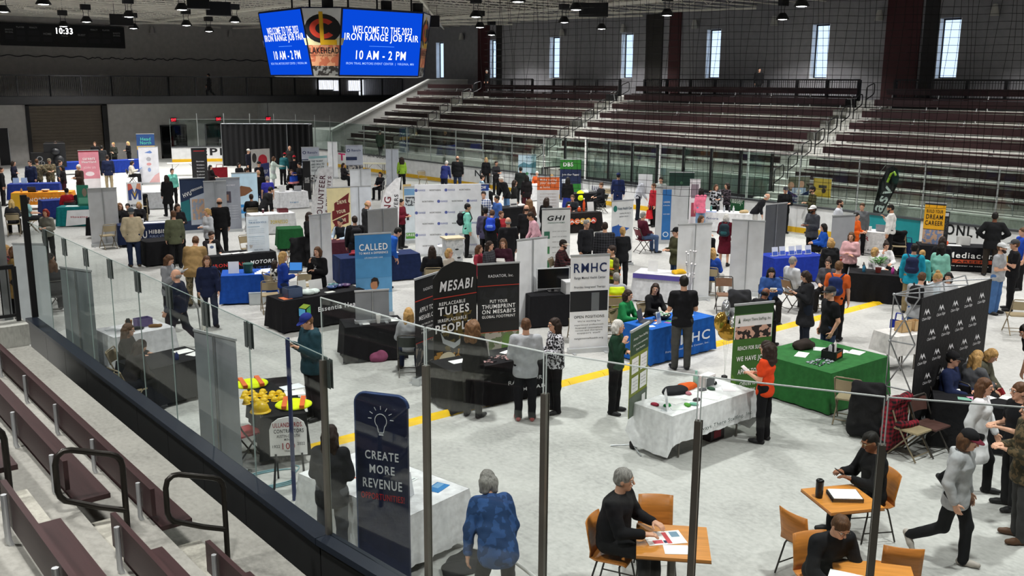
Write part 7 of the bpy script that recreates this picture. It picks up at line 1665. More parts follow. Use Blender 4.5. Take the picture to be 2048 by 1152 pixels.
ft = folding_table(tuple(G(370, 352, 0)), heading(G(370, 352, 0), 0), 1.9, .75, .74, 'bare white folding table in front of the end boards')
ft2 = folding_table(tuple(G(748, 352, 0)), heading(G(748, 352, 0), 350), 1.6, .75, .74, 'bare folding table in front of the mini golf board', '#E6E0C8')
# balloons
bp = G(1455, 640, 1.15); bl = empty('balloon_bunch', (bp.x, bp.y, 0), 0, 'bunch of gold, silver and black foil balloons beside the green job banner', 'balloons')
for k, (x, y, z, c) in enumerate([(-.2, .0, 1.15, '#C9A04A'), (.0, .05, 1.35, '#C9CCCE'), (.15, -.05, 1.2, '#DADCDE'), (-.1, -.1, .95, '#B98F3A'), (.12, .05, .95, '#2E4A3A'), (.05, -.12, 1.08, '#E3E3E1'), (.28, .05, 1.05, '#A9ACAE')]):
    m = MB(); m.ball((x, y, z), (.17, .09, .19), 12, Matrix.Translation((x, y, z)) @ Matrix.Rotation(k*.7, 4, 'Z') @ Matrix.Rotation(k*.5, 4, 'Y') @ Matrix.Translation((-x, -y, -z))); m.build('balloon', mat(c, .15, .75), bl)
m = MB()
for x in (-.1, 0, .1): m.tube([(x, 0, .9), (x*.3, 0, .4), (0, 0, .05)], .004, 4)
m.build('string', M_WHITE, bl); m = MB(); m.lathe([(.06, 0), (.06, .05), (.02, .07)], n=10); m.build('weight', M_BLK, bl)
# loose chairs
for (x, y, a, lab, c) in [(1158, 640, 190, 'tan folding chair left of the RMHC banner', '#A89878'), (1222, 640, 200, 'tan folding chair behind the hi-vis seat', '#A89878'), (1700, 793, 170, 'tan folding chair tucked at the front of the green table', '#A89878'), (2035, 628, 200, 'tan folding chair at the right edge behind the backdrop', '#A89878'), (1450, 588, 10, 'brown metal chair beside the balloon bunch', '#8A6A54'),
    (215, 470, 200, 'tan folding chair left of the man in the beige jacket', '#A89878'), (498, 497, 20, 'tan folding chair behind the Iron Trail table', '#A89878'), (540, 588, 185, 'tan folding chair with a green cushion at the royal blue table', '#A89878'), (610, 570, 190, 'tan folding chair behind the Essentia table', '#A89878'), (505, 415, 190, 'folding chair behind the notice board', '#A89878'),
    (745, 470, 30, 'tan folding chair by the tall grey banner back', '#A89878'), (1215, 395, 0, 'tan folding chair with the woman at the far boards', '#A89878'), (846, 357, 20, 'tan folding chair beside the blue table at the far boards', '#A89878'), (1645, 528, 330, 'tan folding chair right of the royal blue table', '#A89878'), (1273, 385, 0, 'tan folding chair left of the grey sweater man', '#A89878'), (400, 352, 20, 'dark folding chair at the end boards table', '#3A3A3C'), (722, 362, 20, 'dark folding chair at the mini golf table', '#3A3A3C'), (868, 552, 190, 'tan folding chair behind the MESABI backdrop', '#A89878'),
    (488, 862, 120, 'red folding chair under the vest table', '#B03A44'), (700, 985, 100, 'grey folding chair before the CREATE banner', '#8A8A88'), (1862, 848, 60, 'brown padded metal chair under the red plaid coat', '#5A3E38')]: chair_px(x, y, a, lab, c)
coat_on_chair(1742, 770, 175, '#1A1A1C', 'black coat draped over a chair at the green table')
coat_on_chair(1830, 812, 60, 'plaid:#8A1F2E:#1E1A1C:14', 'red and black plaid coat draped over the brown chair')
coat_on_chair(1480, 585, 180, '#2A2B2E', 'dark grey coat over a chair behind the balloon bunch')
coat_on_chair(282, 395, 0, '#1A1A1D', 'black coat over a chair right of the coloured M sign')
coat_on_chair(590, 480, 200, '#161618', 'black coat over a chair beside the small green table')
coat_on_chair(1800, 470, 10, '#1A1A1C', 'black coat over a chair right of the man in the white shirt')
tote(tuple(G(1795, 670, .0)), heading(G(1795, 670, 0), 340), (.34, .14, .34), '#22349A', 'blue tote bag with grey base standing by the grey hooded boy', c2='#4A4A4C')
lump(tuple(G(760, 720, 0)), .3, (.42, .3, .3), '#8A4A66', 'pink and dark backpack lying under the small black table', 'backpack', 'backpack', .03)
lump(tuple(G(928, 1132, 0)), .3, (.7, .4, .1), '#1B1B1E', 'black bag lying at the feet of the woman in denim', 'bag', 'bag', .02)
# coiled cable on the floor
m = MB(); c = G(545, 960, 0)
for k in range(3):
    m.tube([(c.x+(.35+.05*k)*math.cos(t)+.1*math.sin(3*t), c.y+.3*math.sin(t)+.05*k, .012) for t in np.linspace(k, k+5, 24)], .009, 5)
tag(m.build('cable', mat('#7FA8B0', .5)), 'pale blue and yellow cable coiled on the floor below the arched sign', 'cable')
# lighter mannequin gown handled with the people; dog-legged rail near the far boards
b = MB(); rail_panel(b, (32.0, 36.6), (33.2, 36.6), .0, 1.3, 1, 0, .05); tag(b.build('guard_rail', M_BLK), 'short black picket gate beside the DBS banner behind the boards', 'railing')
# white PVC pole held by the woman in denim and tall blue pole behind the glass
m = MB(); m.tube([(0, 0, 0), (0, 0, 2.25)], .03, 8); o = m.build('pole', mat('#26305A', .4)); p = G(589, 1000, 0); o.location = (p.x, p.y, 0); tag(o, 'tall dark blue pole standing before the arched sign', 'pole')
# ================================================================ PEOPLE
BK = '#18181A'; JN = '#2E3E58'; KH = '#A8987A'; CAMO = 'two:#7A6E56:#4E4A38:14'; DG = '#3A3B3F'; NV = '#1D2744'
S_ = dict(sex='f')
I = {}
def p(key, *a, **k): I[key] = person(*a, **k)
# --- nearest
p('grey', (1252, 938), 1.8, 'sittable', 72, '#17171A', BK, 'shortg', 'grey-haired person in a black jacket seated at the left cafe table', kind='jacket', w=1.4, turn=-10, seat=.56)
p('phone', (1735, 866), 1.8, 'sitphone', 300, '#141416', '#17171A', 'buzzk', 'person in a black hoodie with glasses seated looking at a phone', skin='b', kind='hoodie', extra=(('glasses', '#9A8A60'),))
p('crouch', (1690, 1040), 1.75, 'sitlean', 35, '#1A1B1E', BK, 'shortb', 'person in a black jacket bent over the bottom cafe table', kind='jacket', extra=(('glasses',),))
p('walk', (1947, 862), 1.72, 'walkpk', 72, '#B4B6B8', '#17181B', 'bobb', 'person in a light grey hoodie and maroon cap walking right', kind='hoodie', cap_='#17171A|cap|#5E1C2A', shoes='#A9A29A')
p('denim', (972, 940), 1.68, 'stoop', 196, 'two:#2B4670:#3A5C92:9', '#141416', 'bobg', 'grey-haired person in a blue denim jacket stooping with a white tube', 'f', kind='jacket', w=1.15, tilt=.62)
p('dkw', (660, 826), 1.68, 'hold', 160, '#26262A', '#55565A', 'longd', 'person in a dark jacket and grey trousers behind the glass at the white table', 'f', w=1.1, kind='jacket')
p('teal', (606, 630), 1.83, 'read', 295, '#1E3C46', '#121214', 'shorta', 'person in a teal hoodie and navy cap reading a leaflet behind the glass', w=1.2, kind='hoodie', cap_='#22307A', shoes='#101012')
p('orange', (1533, 679), 1.64, 'hold', 250, '#E0481F', '#141417', 'curlyd', 'person with long curly hair in an orange T-shirt at the staffing table', 'f', kind='tee')
p('greenw', (1238, 640), 1.64, 'chin', 75, '#1F3D2C', '#121214', 'bobw', 'white-haired person in a dark green jumper by the job board', 'f', w=1.05)
p('hood', (1052, 636), 1.75, 'hold', 182, '#A6A9AD', '#17181C', 'buzzb', 'person in a grey hoodie seen from behind at the radiator table', w=1.1, kind='hoodie', shoes='#8A2A2A')
p('curly', (948, 632), 1.68, 'hold', 150, '#1A1A1C', '#141416', 'curlya', 'person with brown curly hair in black at the radiator table', 'f', w=1.15)
p('floral', (1108, 636), 1.66, 'hold', 290, 'two:#1C1C20:#C9C9CF:26', '#141416', 'longd', 'person in a black and white floral top right of the radiator table', 'f', w=1.25, extra=(('glasses',),))
p('polo', (1368, 551), 1.88, 'hold', 195, '#17171A', '#4A4A48', 'buzzk', 'person in a black polo shirt and grey trousers before the blue clinic table', w=1.1, kind='tee')
p('ggreen', (1258, 580), 1.66, 'sittable', 60, '#1F7A44', BK, 'bobd', 'person in a bright green blazer seated at the clinic table', 'f')
p('gblack', (1312, 567), 1.66, 'sittable', 40, '#161618', BK, 'longd', 'person in black with dark hair seated at the clinic table', 'f', turn=40)
p('blkcap', (1660, 580), 1.75, 'pocket', 300, '#17181A', JN, 'shortg', 'person in a black shirt and grey cap standing behind the green table', w=1.1, kind='tee', cap_='#2E2F31')
p('jwhite', (1973, 757), 1.68, 'walk', 80, '#E6E6E8', '#141416', 'longb', 'person in a loose white shirt walking right past the plaid coat', 'f', kind='coat')
p('jnavy', (1908, 714), 1.72, 'sit', 75, '#1D2747', BK, 'shortk', 'person in a navy jacket and black cap seated under the mountain backdrop', kind='jacket', cap_=BK)
p('jgrey', (1958, 703), 1.68, 'sittable', 140, '#55575A', BK, 'longl', 'person with long streaked blond hair in grey beside the backdrop', 'f', kind='jacket')
p('jblond', (1992, 701), 1.66, 'sitlean', 70, '#5E5E50', BK, 'bobl', 'blond person leaning over with a red cup near the right edge', 'f')
p('jpolo', (2046, 650), 1.8, 'lean', 300, '#17181C', '#4A463E', 'buzzk', 'person in a black polo bending at the right edge of the picture', kind='tee', tilt=.6)
p('jglass', (2040, 765), 1.75, 'hold', 300, '#17181C', BK, 'shortb', 'person in a black shirt with glasses at the right edge', kind='tee', extra=(('glasses',),))
p('jcamo', (2062, 800), 1.82, 'hold', 290, 'two:#6A5A42:#3E3A2C:16', '#3E3E3E', 'shortb', 'person in a camouflage jacket half cut by the right edge', kind='jacket', w=1.1, shoes='#5A3E2A')
# --- left of the hall
p('navyw', (413, 512), 1.66, 'walk', 5, '#1C2440', '#2A3040', 'bobb', 'person in a navy jacket walking towards the glass', 'f', kind='jacket')
p('greyw', (342, 511), 1.66, 'read', 60, '#8A8C90', '#2A2A2E', 'longb', 'person in a grey jumper holding papers behind the navy-jacketed bald person', 'f', kind='jacket')
p('dknavy', (350, 539), 1.74, 'walk', 250, '#22283A', '#23262E', 'fringeg', 'balding person in a dark navy top walking left', w=1.1)
p('coy', (392, 473), 1.8, 'lean', 165, '#8A7048', CAMO, 'buzzb', 'person in camouflage trousers under a bulky tan jacket at the Iron Trail table', w=1.3, kind='jacket', tilt=.5)
p('irons', (424, 468), 1.74, 'sitchin', 30, '#1E1A1C', BK, 'shortd', 'person in dark clothes with hand on chin seated at the Iron Trail table')
p('bluew', (567, 503), 1.66, 'carry', 100, '#1F3F9A', '#26304A', 'longl', 'blond person in a royal blue jumper beside the royal blue table', 'f')
p('blazer', (634, 496), 1.68, 'chin', 330, '#151517', BK, 'bobb', 'person in a black blazer with a lanyard behind the Essentia table', 'f', kind='jacket', extra=(('lanyard',),))
p('kid', (550, 514), 1.3, 'sit', 120, 'two:#2E2E30:#D0D0CE:14', BK, 'longd', 'small dark-haired person in a patterned top seated at the royal blue table', 'f')
p('gblond', (817, 615), 1.68, 'sitback', 180, '#A6A8AC', '#26324E', 'longl', 'blond person in a grey jumper seated before the APPLY TODAY banner', 'f')
p('lw1', (258, 647), 1.66, 'sittable', 70, '#26221F', BK, 'longb', 'brown-haired person seated behind the near glass, left of two', 'f')
p('lw2', (286, 671), 1.64, 'sitlean', 120, '#231F1E', BK, 'longd', 'dark curly-haired person seated behind the near glass, right of two', 'f')
p('ll1', (100, 506), 1.68, 'sit', 120, '#232326', BK, 'longk', 'black-haired person seated between the grey banner backs at the left', 'f')
p('ll2', (104, 519), 1.66, 'sit', 190, '#2B2B2E', BK, 'longb', 'brown-haired person seen from behind between the grey banner backs', 'f')
p('ledge', (12, 490), 1.7, 'stand', 60, 'two:#2A2022:#7A2E34:12', BK, 'longl', 'person in a dark patterned top at the left edge behind the column', 'f')
p('tan', (28, 492), 1.72, 'stand', 90, '#7A6238', BK, 'bobb', 'person in a tan coat just right of the pale column', 'f', kind='coat')
p('hiv', (90, 418), 1.66, 'hold', 330, '#8A8A80', BK, 'bobr', 'red-haired person in a grey shirt with lime bands behind the near glass', 'f', extra=())
p('lblond', (22, 399), 1.66, 'sitback', 175, '#3A3A3E', BK, 'longy', 'person with long blond hair seen from behind at the left edge', 'f')
p('lcyan', (55, 394), 1.64, 'sit', 100, '#9FD0D4', '#26262A', 'bobd', 'dark-haired person in a pale cyan shirt seated at the orange table', 'f', kind='tee')
p('beige', (261, 413), 1.78, 'pocket', 185, '#C9BA9C', '#26304A', 'shortg', 'person in a beige jacket and grey knit hat seen from behind', w=1.1, kind='jacket', cap_='#4A5258|beanie', shoes='#4A3A2A')
p('lcurl', (239, 404), 1.64, 'sit', 30, '#1B1B1E', BK, 'curlya', 'curly-haired person in a dark blazer left of the beige jacket', 'f')
p('lhair', (255, 407), 1.68, 'sit', 350, '#1B1B1E', BK, 'shortk', 'dark-haired person seated just behind the grey knit hat')
p('lblo', (277, 404), 1.64, 'sit', 340, '#1D1D20', BK, 'bobl', 'blond person in black right of the grey knit hat', 'f')
p('lsel', (162, 379), 1.7, 'sitlean', 20, '#242428', BK, 'shortd', 'person in dark clothes bent over beside the teal display')
p('lred', (132, 376), 1.7, 'sit', 200, '#B01F2C', BK, 'shortk', 'person in a red shirt seated at the dark blue table')
p('fac0', (2, 334), 1.72, 'stand', 80, '#141416', BK, 'shortd', 'person in black cut by the left edge of the picture')
p('fac1', (27, 322), 1.66, 'cross', 70, '#17182A', BK, 'longd', 'dark-haired person in a navy blazer behind the far left blue table', 'f', kind='jacket')
p('fac2', (59, 322), 1.76, 'stand', 330, '#232B44', BK, 'shortd', 'person in a dark blue coat beside the soldiers', kind='jacket')
p('sol1', (73, 320), 1.8, 'hips', 175, CAMO, CAMO, 'buzzb', 'soldier in camouflage seen from behind at the far left', kind='jacket', w=1.1)
p('sol2', (98, 317), 1.78, 'hold', 10, CAMO, CAMO, 'shortb', 'soldier in camouflage and cap facing the hall at the far left', kind='jacket', cap_='#6A6250')
p('fac5', (120, 322), 1.76, 'stand', 60, '#3A3E40', BK, 'shortd', 'person in a dark grey jacket behind the person with folded arms', kind='jacket')
p('fac6', (123, 331), 1.64, 'cross', 280, '#1B1A1E', '#3A1A20', 'longk', 'person in a black dress with folded arms at the far left', 'f', skin='m')
p('fac7', (110, 282), 1.78, 'hold', 350, '#141416', BK, 'shortd', 'person in black standing behind the equipment rack')
p('fac8', (156, 329), 1.76, 'hold', 300, '#3A2E26', '#26262A', 'shortw', 'white-haired person in a brown leather jacket left of the pink banner', kind='jacket', w=1.1)
p('fac9', (189, 284), 1.74, 'stand', 350, '#151517', BK, 'shortb', 'person in black above the pink banner')
p('fac10', (203, 291), 1.76, 'stand', 170, '#2E3033', BK, 'shortk', 'person in dark grey right of the pink banner')
p('fac11', (226, 285), 1.74, 'cross', 320, 'two:#3E4038:#26281F:14', BK, 'shortl', 'person in a dark camouflage top at the far blue table')
p('fac12', (255, 283), 1.66, 'hold', 300, '#17171A', BK, 'longy', 'blond person in black behind the far blue table', 'f')
p('fac13', (214, 310), 1.8, 'stand', 180, '#1C2442', KH, 'buzzd', 'person in a navy blazer and khaki trousers seen from behind', kind='jacket', w=1.1)
p('fac14', (266, 322), 1.64, 'sitphone', 80, '#D6D0C2', BK, 'bobd', 'person in a cream jacket seated with a blue folder', 'f', kind='jacket')
p('fac24', (344, 337), 1.66, 'stand', 20, '#7FD8C4', BK, 'ponyd', 'person in a mint top and black cardigan with sunglasses', 'f')
p('fac25', (332, 350), 1.7, 'stand', 200, '#151517', BK, 'longd', 'person in a long black coat seen from behind left of the dark blue banner', 'f', kind='coat')
p('gj', (413, 417), 1.66, 'hold', 300, '#C6C9CE', BK, 'ponyl', 'blond person in a pale grey hooded jacket before the dark blue banner', 'f', kind='hoodie')
p('blkb', (438, 396), 1.86, 'stand', 190, '#131315', BK, 'fringed', 'tall balding person in black seen from behind before the grey text banner', w=1.2)
p('olive', (346, 421), 1.74, 'stand', 190, '#5A5E48', BK, 'shortb', 'person in an olive jacket seen from behind right of the HIBBING table', kind='jacket')
p('dkol', (355, 408), 1.72, 'hold', 20, '#232326', BK, 'longd', 'long-haired person in dark clothes behind the olive jacket', 'f')
p('dsit', (502, 388), 1.72, 'sitback', 185, '#161618', BK, 'shortd', 'person in black seated with back turned above the notice board')
p('yelc', (544, 376), 1.72, 'lean', 120, '#19191B', '#B8963A', 'shortk', 'person in black and yellow bending by the logo table', tilt=.5, kind='jacket')
p('ggr', (493, 336), 1.76, 'hold', 90, '#4A524E', KH, 'shortd', 'person in a grey green shirt and khaki trousers at the deer banner', extra=(('beard', 'd'),))
p('bpolo', (516, 340), 1.84, 'stand', 185, '#17171A', '#25345A', 'fringel', 'balding person in a black polo and jeans seen from behind', kind='tee', w=1.15)
p('purp', (534, 352), 1.7, 'stand', 190, '#3A3AA0', BK, 'shortg', 'grey-haired person in a purple blue shirt right of the black polo', kind='tee')
p('longc', (583, 339), 1.66, 'sit', 350, '#151517', BK, 'longb', 'long-haired person in a black coat seated behind the logo table', 'f', kind='jacket')
p('mint', (548, 313), 1.66, 'reach', 95, '#C6D6CC', '#B9BDBE', 'bobb', 'person in a pale mint cardigan pointing right before the black curtain', 'f', kind='coat')
p('cap1', (497, 298), 1.78, 'stand', 60, '#1C1D2A', BK, 'shortd', 'person in dark clothes and a pale cap before the black curtain', cap_='#B9B9B4')
p('bh1', (478, 326), 1.68, 'sit', 30, '#1B1B1E', BK, 'bobk', 'dark-haired person in black seated left of the red hard hat poster', 'f')
p('cap2', (518, 323), 1.74, 'stand', 40, '#232328', BK, 'shortk', 'person in a dark cap below the red hard hat poster', cap_='#1E1E22')
p('blkhood', (421, 330), 1.68, 'sit', 60, '#1D181A', BK, 'longk', 'black-haired person in a black hoodie right of the black banner', 'f', kind='hoodie')
tote(tuple(G(441, 368, 0)), 0, (.8, .15, .9), '#7A1420', 'dark red display bag right of the black banner')
p('rc1', (570, 306), 1.76, 'lean', 150, '#1F5A60', BK, 'shortk', 'person in a teal jacket and red cap leaning in the curtain crowd', cap_='#B01F2E', tilt=.35)
p('rc2', (579, 292), 1.8, 'stand', 340, '#2B2A28', BK, 'fringed', 'bald dark-clothed person standing before the black curtain')
p('rc3', (588, 311), 1.72, 'stand', 190, '#17171A', BK, 'shortk', 'person in black and a red cap before the black curtain', cap_='#C02434')
p('rc4', (598, 325), 1.7, 'hold', 300, '#1A1A1C', BK, 'shortk', 'dark-haired person with a bright blue bag at the curtain corner')
tote(tuple(in_hands(I['rc4'])-Vector((0, 0, .42))), .4, (.5, .2, .35), '#2A54C8', 'bright blue bag with a pink base at the curtain corner', c2='#D88A8A')
p('mask', (619, 424), 1.68, 'hold', 60, '#171719', BK, 'longd', 'person in a long black coat left of the white banner back', 'f', kind='coat')
p('dvest', (679, 439), 1.76, 'sittable', 330, '#20242A', BK, 'shortd', 'person in a dark vest with pale blue sleeves behind the maroon table', kind='vest', extra=(('sleeves', '#B8CBDC'),))
p('c1', (687, 326), 1.66, 'sit', 60, '#2A2628', BK, 'longd', 'dark-haired person seated right of the T board', 'f')
p('c3', (760, 344), 1.64, 'sit', 330, '#26262A', BK, 'bobd', 'dark-haired person seated below the mini golf table', 'f')
p('ramp', (760, 260), 1.8, 'walk', 160, '#4A5A4C', '#17181B', 'shortg', 'person in a green grey jacket walking up beside the far stand', kind='jacket', z0=.8)
p('lime', (803, 314), 1.7, 'stand', 190, '#8FB83A', BK, 'curlyd', 'dark-haired person in a lime green top beside the far boards', 'f')
p('navyn', (894, 322), 1.74, 'lean', 150, '#2A3470', '#1E2230', 'shortw', 'white-haired person in a navy sweatshirt leaning at the far boards', tilt=.35)
p('jblk', (915, 312), 1.84, 'stand', 170, '#1A1B1D', '#2E3A54', 'fringed', 'large person in a black jacket seen from behind at the far boards', kind='jacket', w=1.25)
p('plong', (972, 315), 1.66, 'stand', 350, '#17171A', BK, 'longy', 'pale blond long-haired person in black at the far boards', 'f')
p('c9', (993, 322), 1.7, 'hold', 40, '#2B2B2E', BK, 'shortd', 'person in dark clothes with raised hands right of the pale blond person', 'f')
p('bshirt', (965, 350), 1.74, 'sit', 100, '#A8C8E0', BK, 'shortd', 'person in a light blue shirt in profile above the red and blue banner')
p('wlean', (1000, 353), 1.76, 'lean', 300, '#19191B', '#5A7EA8', 'shortw', 'white-haired person in a black jacket and jeans leaning left', kind='jacket', tilt=.4)
p('bald', (739, 402), 1.78, 'read', 110, '#2A2B2E', BK, 'fringel', 'bald person in a dark jacket looking down left of the hiring flag', kind='jacket', w=1.1)
p('number', (709, 434), 1.76, 'stand', 190, '#17171A', '#1E263A', 'shortd', 'person in a black hooded jacket and jeans left of the tall grey banner back', kind='hoodie')
p('mar', (803, 398), 1.68, 'hold', 60, '#6A1A2A', BK, 'shortk', 'person in a maroon top behind the hiring flag')
p('podw', (897, 397), 1.68, 'hold', 30, '#6A5E4A', '#4A463C', 'longl', 'long-haired person in a brown cardigan behind the podium', 'f', kind='coat')
p('mintb', (936, 407), 1.74, 'stand', 95, '#86D8C4', '#121214', 'shortk', 'youth in a mint hoodie and black trousers with a backpack', kind='hoodie')
p('hat', (953, 394), 1.68, 'stand', 20, '#232325', BK, 'shortk', 'person in a black knit hat in the crowd by the podium', cap_='#17171A|beanie')
p('face', (956, 404), 1.66, 'stand', 350, '#2B2620', BK, 'longb', 'brown-haired person in dark clothes in the crowd by the podium', 'f')
p('plaid', (967, 381), 1.8, 'stand', 350, 'plaid:#D9DCE4:#4A5A86:12', BK, 'shortd', 'person in a white and blue plaid shirt in the crowd')
p('bhood', (993, 391), 1.68, 'stand', 300, '#3E62A8', BK, 'shortk', 'youth in a blue hooded top right of the plaid shirt', skin='m', kind='hoodie')
p('lav', (971, 415), 1.7, 'stand', 185, '#4A4660', BK, 'shortk', 'person in a purple grey jacket in the crowd', kind='jacket', cap_='#232325')
p('bpk', (985, 420), 1.7, 'lean', 170, '#17181A', BK, 'shortb', 'youth in a black jacket with a bright blue backpack bending in the crowd', kind='jacket', tilt=.3)
p('redp', (1003, 424), 1.62, 'stand', 40, '#B0303A', BK, 'shortb', 'person in a red top at the right of the crowd', 'f')
p('bald2', (1016, 435), 1.78, 'stand', 190, '#1C1C20', BK, 'fringeg', 'bald person in a black hooded jacket seen from behind in the crowd', kind='hoodie', w=1.15)
p('rp1', (980, 482), 1.66, 'stand', 60, 'plaid:#4A4A50:#2A2A2E:18', BK, 'longd', 'person in a grey plaid jacket with glasses behind the thumbprint banner', 'f', kind='jacket', extra=(('glasses',),))
p('rp2', (1006, 480), 1.68, 'hold', 350, '#3A1A28', BK, 'longb', 'person in a maroon cardigan with a paper bag behind the thumbprint banner', 'f', kind='jacket', extra=(('glasses',),))
p('rp3', (959, 491), 1.5, 'stand', 70, '#A83A4A', BK, 'longb', 'small person in a red top behind the MESABI backdrop', 'f')
p('bgl', (899, 497), 1.64, 'sit', 60, '#B9B0A2', BK, 'bobl', 'blond person with glasses seated behind the MESABI backdrop', 'f', extra=(('glasses',),))
p('dks', (864, 492), 1.76, 'sitback', 185, '#1A1A1D', BK, 'longd', 'dark-haired person in black seated behind the MESABI backdrop')
p('blsh', (800, 456), 1.74, 'lean', 100, '#1F5AB8', BK, 'shortk', 'person in a bright blue shirt leaning over the navy table', tilt=.5)
# --- middle right
p('d1', (1041, 334), 1.7, 'stand', 190, '#1E2422', BK, 'shortk', 'person in black with a green sleeve before the light blue banner', kind='jacket')
p('d2', (1053, 350), 1.66, 'stand', 200, '#1B181A', '#4A1A22', 'longk', 'dark-haired person in a black coat and red trousers', 'f', kind='jacket')
p('d3', (1074, 345), 1.64, 'sit', 350, '#D8622E', BK, 'shortw', 'white-haired person in an orange top at the far white table', 'f')
p('d4', (1104, 349), 1.66, 'stand', 20, '#26262A', BK, 'bobl', 'blond person behind the orange-topped banner', 'f')
p('d5', (1136, 354), 1.7, 'stand', 170, '#161619', 'skirt#27358A', 'longk', 'long-haired person in black top and blue skirt seen from behind', 'f')
p('d6', (1202, 365), 1.68, 'sit', 300, '#1C1D22', BK, 'shortb', 'person in a dark jacket seated at the far boards', kind='jacket')
p('gown', (1237, 346), 1.8, 'stand', 180, '#1C2850', '#1C2850', 'shortk', 'person in a long navy robe and cap beside the far boards', kind='gown', cap_='#1C2850')  # robe on display, built with a person's body
p('d7', (1290, 353), 1.84, 'lean', 95, '#B9BCC4', '#1D222E', 'shortg', 'person in a pale grey jumper and dark trousers bending right', tilt=.25, w=1.1)
p('d8', (1307, 367), 1.7, 'stand', 300, '#B02432', BK, 'shortb', 'person in a red top holding a red bag behind the striped banner', 'f')
tote(tuple(in_hands(I['d8'])-Vector((0, 0, .42))), .2, (.45, .25, .35), '#D0242E', 'bright red bag held left of the striped banner')
p('d9', (1322, 354), 1.76, 'stand', 350, '#A9B0AC', BK, 'shortd', 'person in a pale shirt above the striped banner')
p('d10', (1145, 390), 1.7, 'sittable', 350, '#2B3036', BK, 'shortb', 'youth in a dark jacket leaning at the ACCRA table')
p('d11', (1094, 395), 1.74, 'stand', 150, '#151517', BK, 'longd', 'person in a black coat seen from behind left of the GHI banner', 'f', kind='coat')
p('d12', (1058, 425), 1.76, 'lean', 285, '#D8A8B4', BK, 'shortd', 'person in a pink shirt leaning left behind the white banner back', skin='m', tilt=.3)
p('d13', (1053, 410), 1.78, 'stand', 180, '#1A1A1D', BK, 'fringed', 'bald person in black behind the pink shirt', w=1.1)
p('d14', (1059, 398), 1.66, 'sit', 170, '#4A342A', BK, 'curlya', 'curly brown-haired person behind the bald one in black', 'f')
p('d18', (1030, 360), 1.7, 'stand', 100, '#232323', BK, 'longd', 'dark-haired person in a black shirt left of the black-coated one', 'f')
p('g1', (1287, 424), 1.76, 'sitback', 120, '#4A1626', '#4A5E80', 'shortg', 'grey-haired person in a maroon top seated on a maroon chair', w=1.15)
p('g2', (1245, 454), 1.66, 'hold', 200, '#1B1C1F', BK, 'ponyl', 'person with a blond ponytail in a black jacket seen from behind', 'f', kind='jacket')
p('g3', (1210, 444), 1.82, 'stand', 185, 'plaid:#3A3B40:#1D1D20:14', BK, 'buzzd', 'person in a black and grey plaid jacket seen from behind', kind='jacket', w=1.15)
p('g4', (1174, 440), 1.76, 'stand', 40, '#232428', BK, 'shortg', 'grey-haired person in a dark top below the ACCRA letters', w=1.1)
p('g5', (1223, 491), 1.78, 'hold', 300, 'two:#5A5440:#3A3626:14', '#3A3A30', 'shortd', 'youth in camouflage with a lime harness left of the Home Health Care banner', extra=(('hivis',),), w=1.0)
p('g6', (1233, 545), 1.7, 'sitback', 190, '#9A9CA0', BK, 'shortg', 'grey-haired person in a lime vest seated with back turned', extra=(('hivis',),))
p('g7', (1128, 480), 1.76, 'sittable', 75, 'plaid:#4A2428:#1E1A1C:14', BK, 'shortd', 'person in a maroon plaid shirt and trucker cap seated right of the white banner back', cap_='#2A2622|cap|#D8CDB8', extra=(('beard', 'd'),))
p('g10', (1166, 524), 1.78, 'lean', 200, '#1D3A30', '#2E3A5A', 'shortd', 'person in a dark green T-shirt bending behind the RMHC banner', kind='tee', skin='m', tilt=.3)
p('g9', (1352, 455), 1.76, 'hold', 300, '#4A4A34', '#2A3A58', 'shortk', 'person in an olive jacket and black cap left of the wide white banner back', kind='jacket', cap_=BK)
p('h1', (1404, 431), 1.66, 'sit', 60, '#C9B48A', BK, 'longb', 'brown-haired person behind the wide white banner back', 'f')
p('pink', (1402, 374), 1.68, 'reach', 200, '#EE7A96', '#7A98B8', 'longk', 'person with long black hair in a bright pink hoodie at the white table', 'f', kind='hoodie')
p('h2', (1433, 369), 1.66, 'hold', 20, 'two:#1E1E22:#B9BCC2:14', BK, 'bobb', 'person in a black and grey top beside the person in pink', 'f')
p('h3', (1454, 366), 1.68, 'point', 300, 'two:#1E1C20:#5A5058:20', BK, 'bobd', 'dark-haired person in a dark patterned top pointing left', 'f')
p('mdress', (1453, 428), 1.62, 'hold', 170, '#5A1424', 'skirt#5A1424', 'bobw', 'white-haired person in a long maroon dress with a small backpack', 'f', kind='long', w=1.1)
p('h5', (1572, 374), 1.76, 'hold', 20, '#17181A', BK, 'shortb', 'person in a black jacket and grey cap left of the navy banner', kind='jacket', cap_='#3E3F44')
p('h6', (1538, 388), 1.72, 'lean', 90, '#1B1B1E', '#B9B8B4', 'fringew', 'balding white-haired person bending above the dark grey banner back', tilt=.6)
p('h7', (1625, 373), 1.8, 'hold', 290, 'plaid:#5A5638:#2E2E22:10', BK, 'shortd', 'person in an olive plaid shirt and dark cap before the gold banner', cap_='#26262A', extra=(('beard', 'd'),))
p('h8', (1626, 411), 1.8, 'hold', 310, '#474A50', BK, 'shortk', 'bearded person in a grey sweatshirt and white cap right of the dark grey banner back', skin='d', cap_='#F0F0EE', extra=(('beard', 'k'),), w=1.25, kind='hoodie')
p('h9', (1681, 399), 1.82, 'stand', 80, '#D6DAE2', '#3A3E46', 'buzzd', 'bearded person in a white shirt above the grey emblem banner', extra=(('beard', 'd'),), w=1.2)
p('h11', (1647, 447), 1.66, 'sit', 280, '#1E55B8', BK, 'longk', 'dark-haired person in a bright blue jacket at the royal blue table', 'f', kind='jacket')
p('h12', (1662, 476), 1.64, 'stand', 200, '#1B1C1F', BK, 'bobl', 'blond person in a black vest left of the person in pink', 'f', kind='jacket')
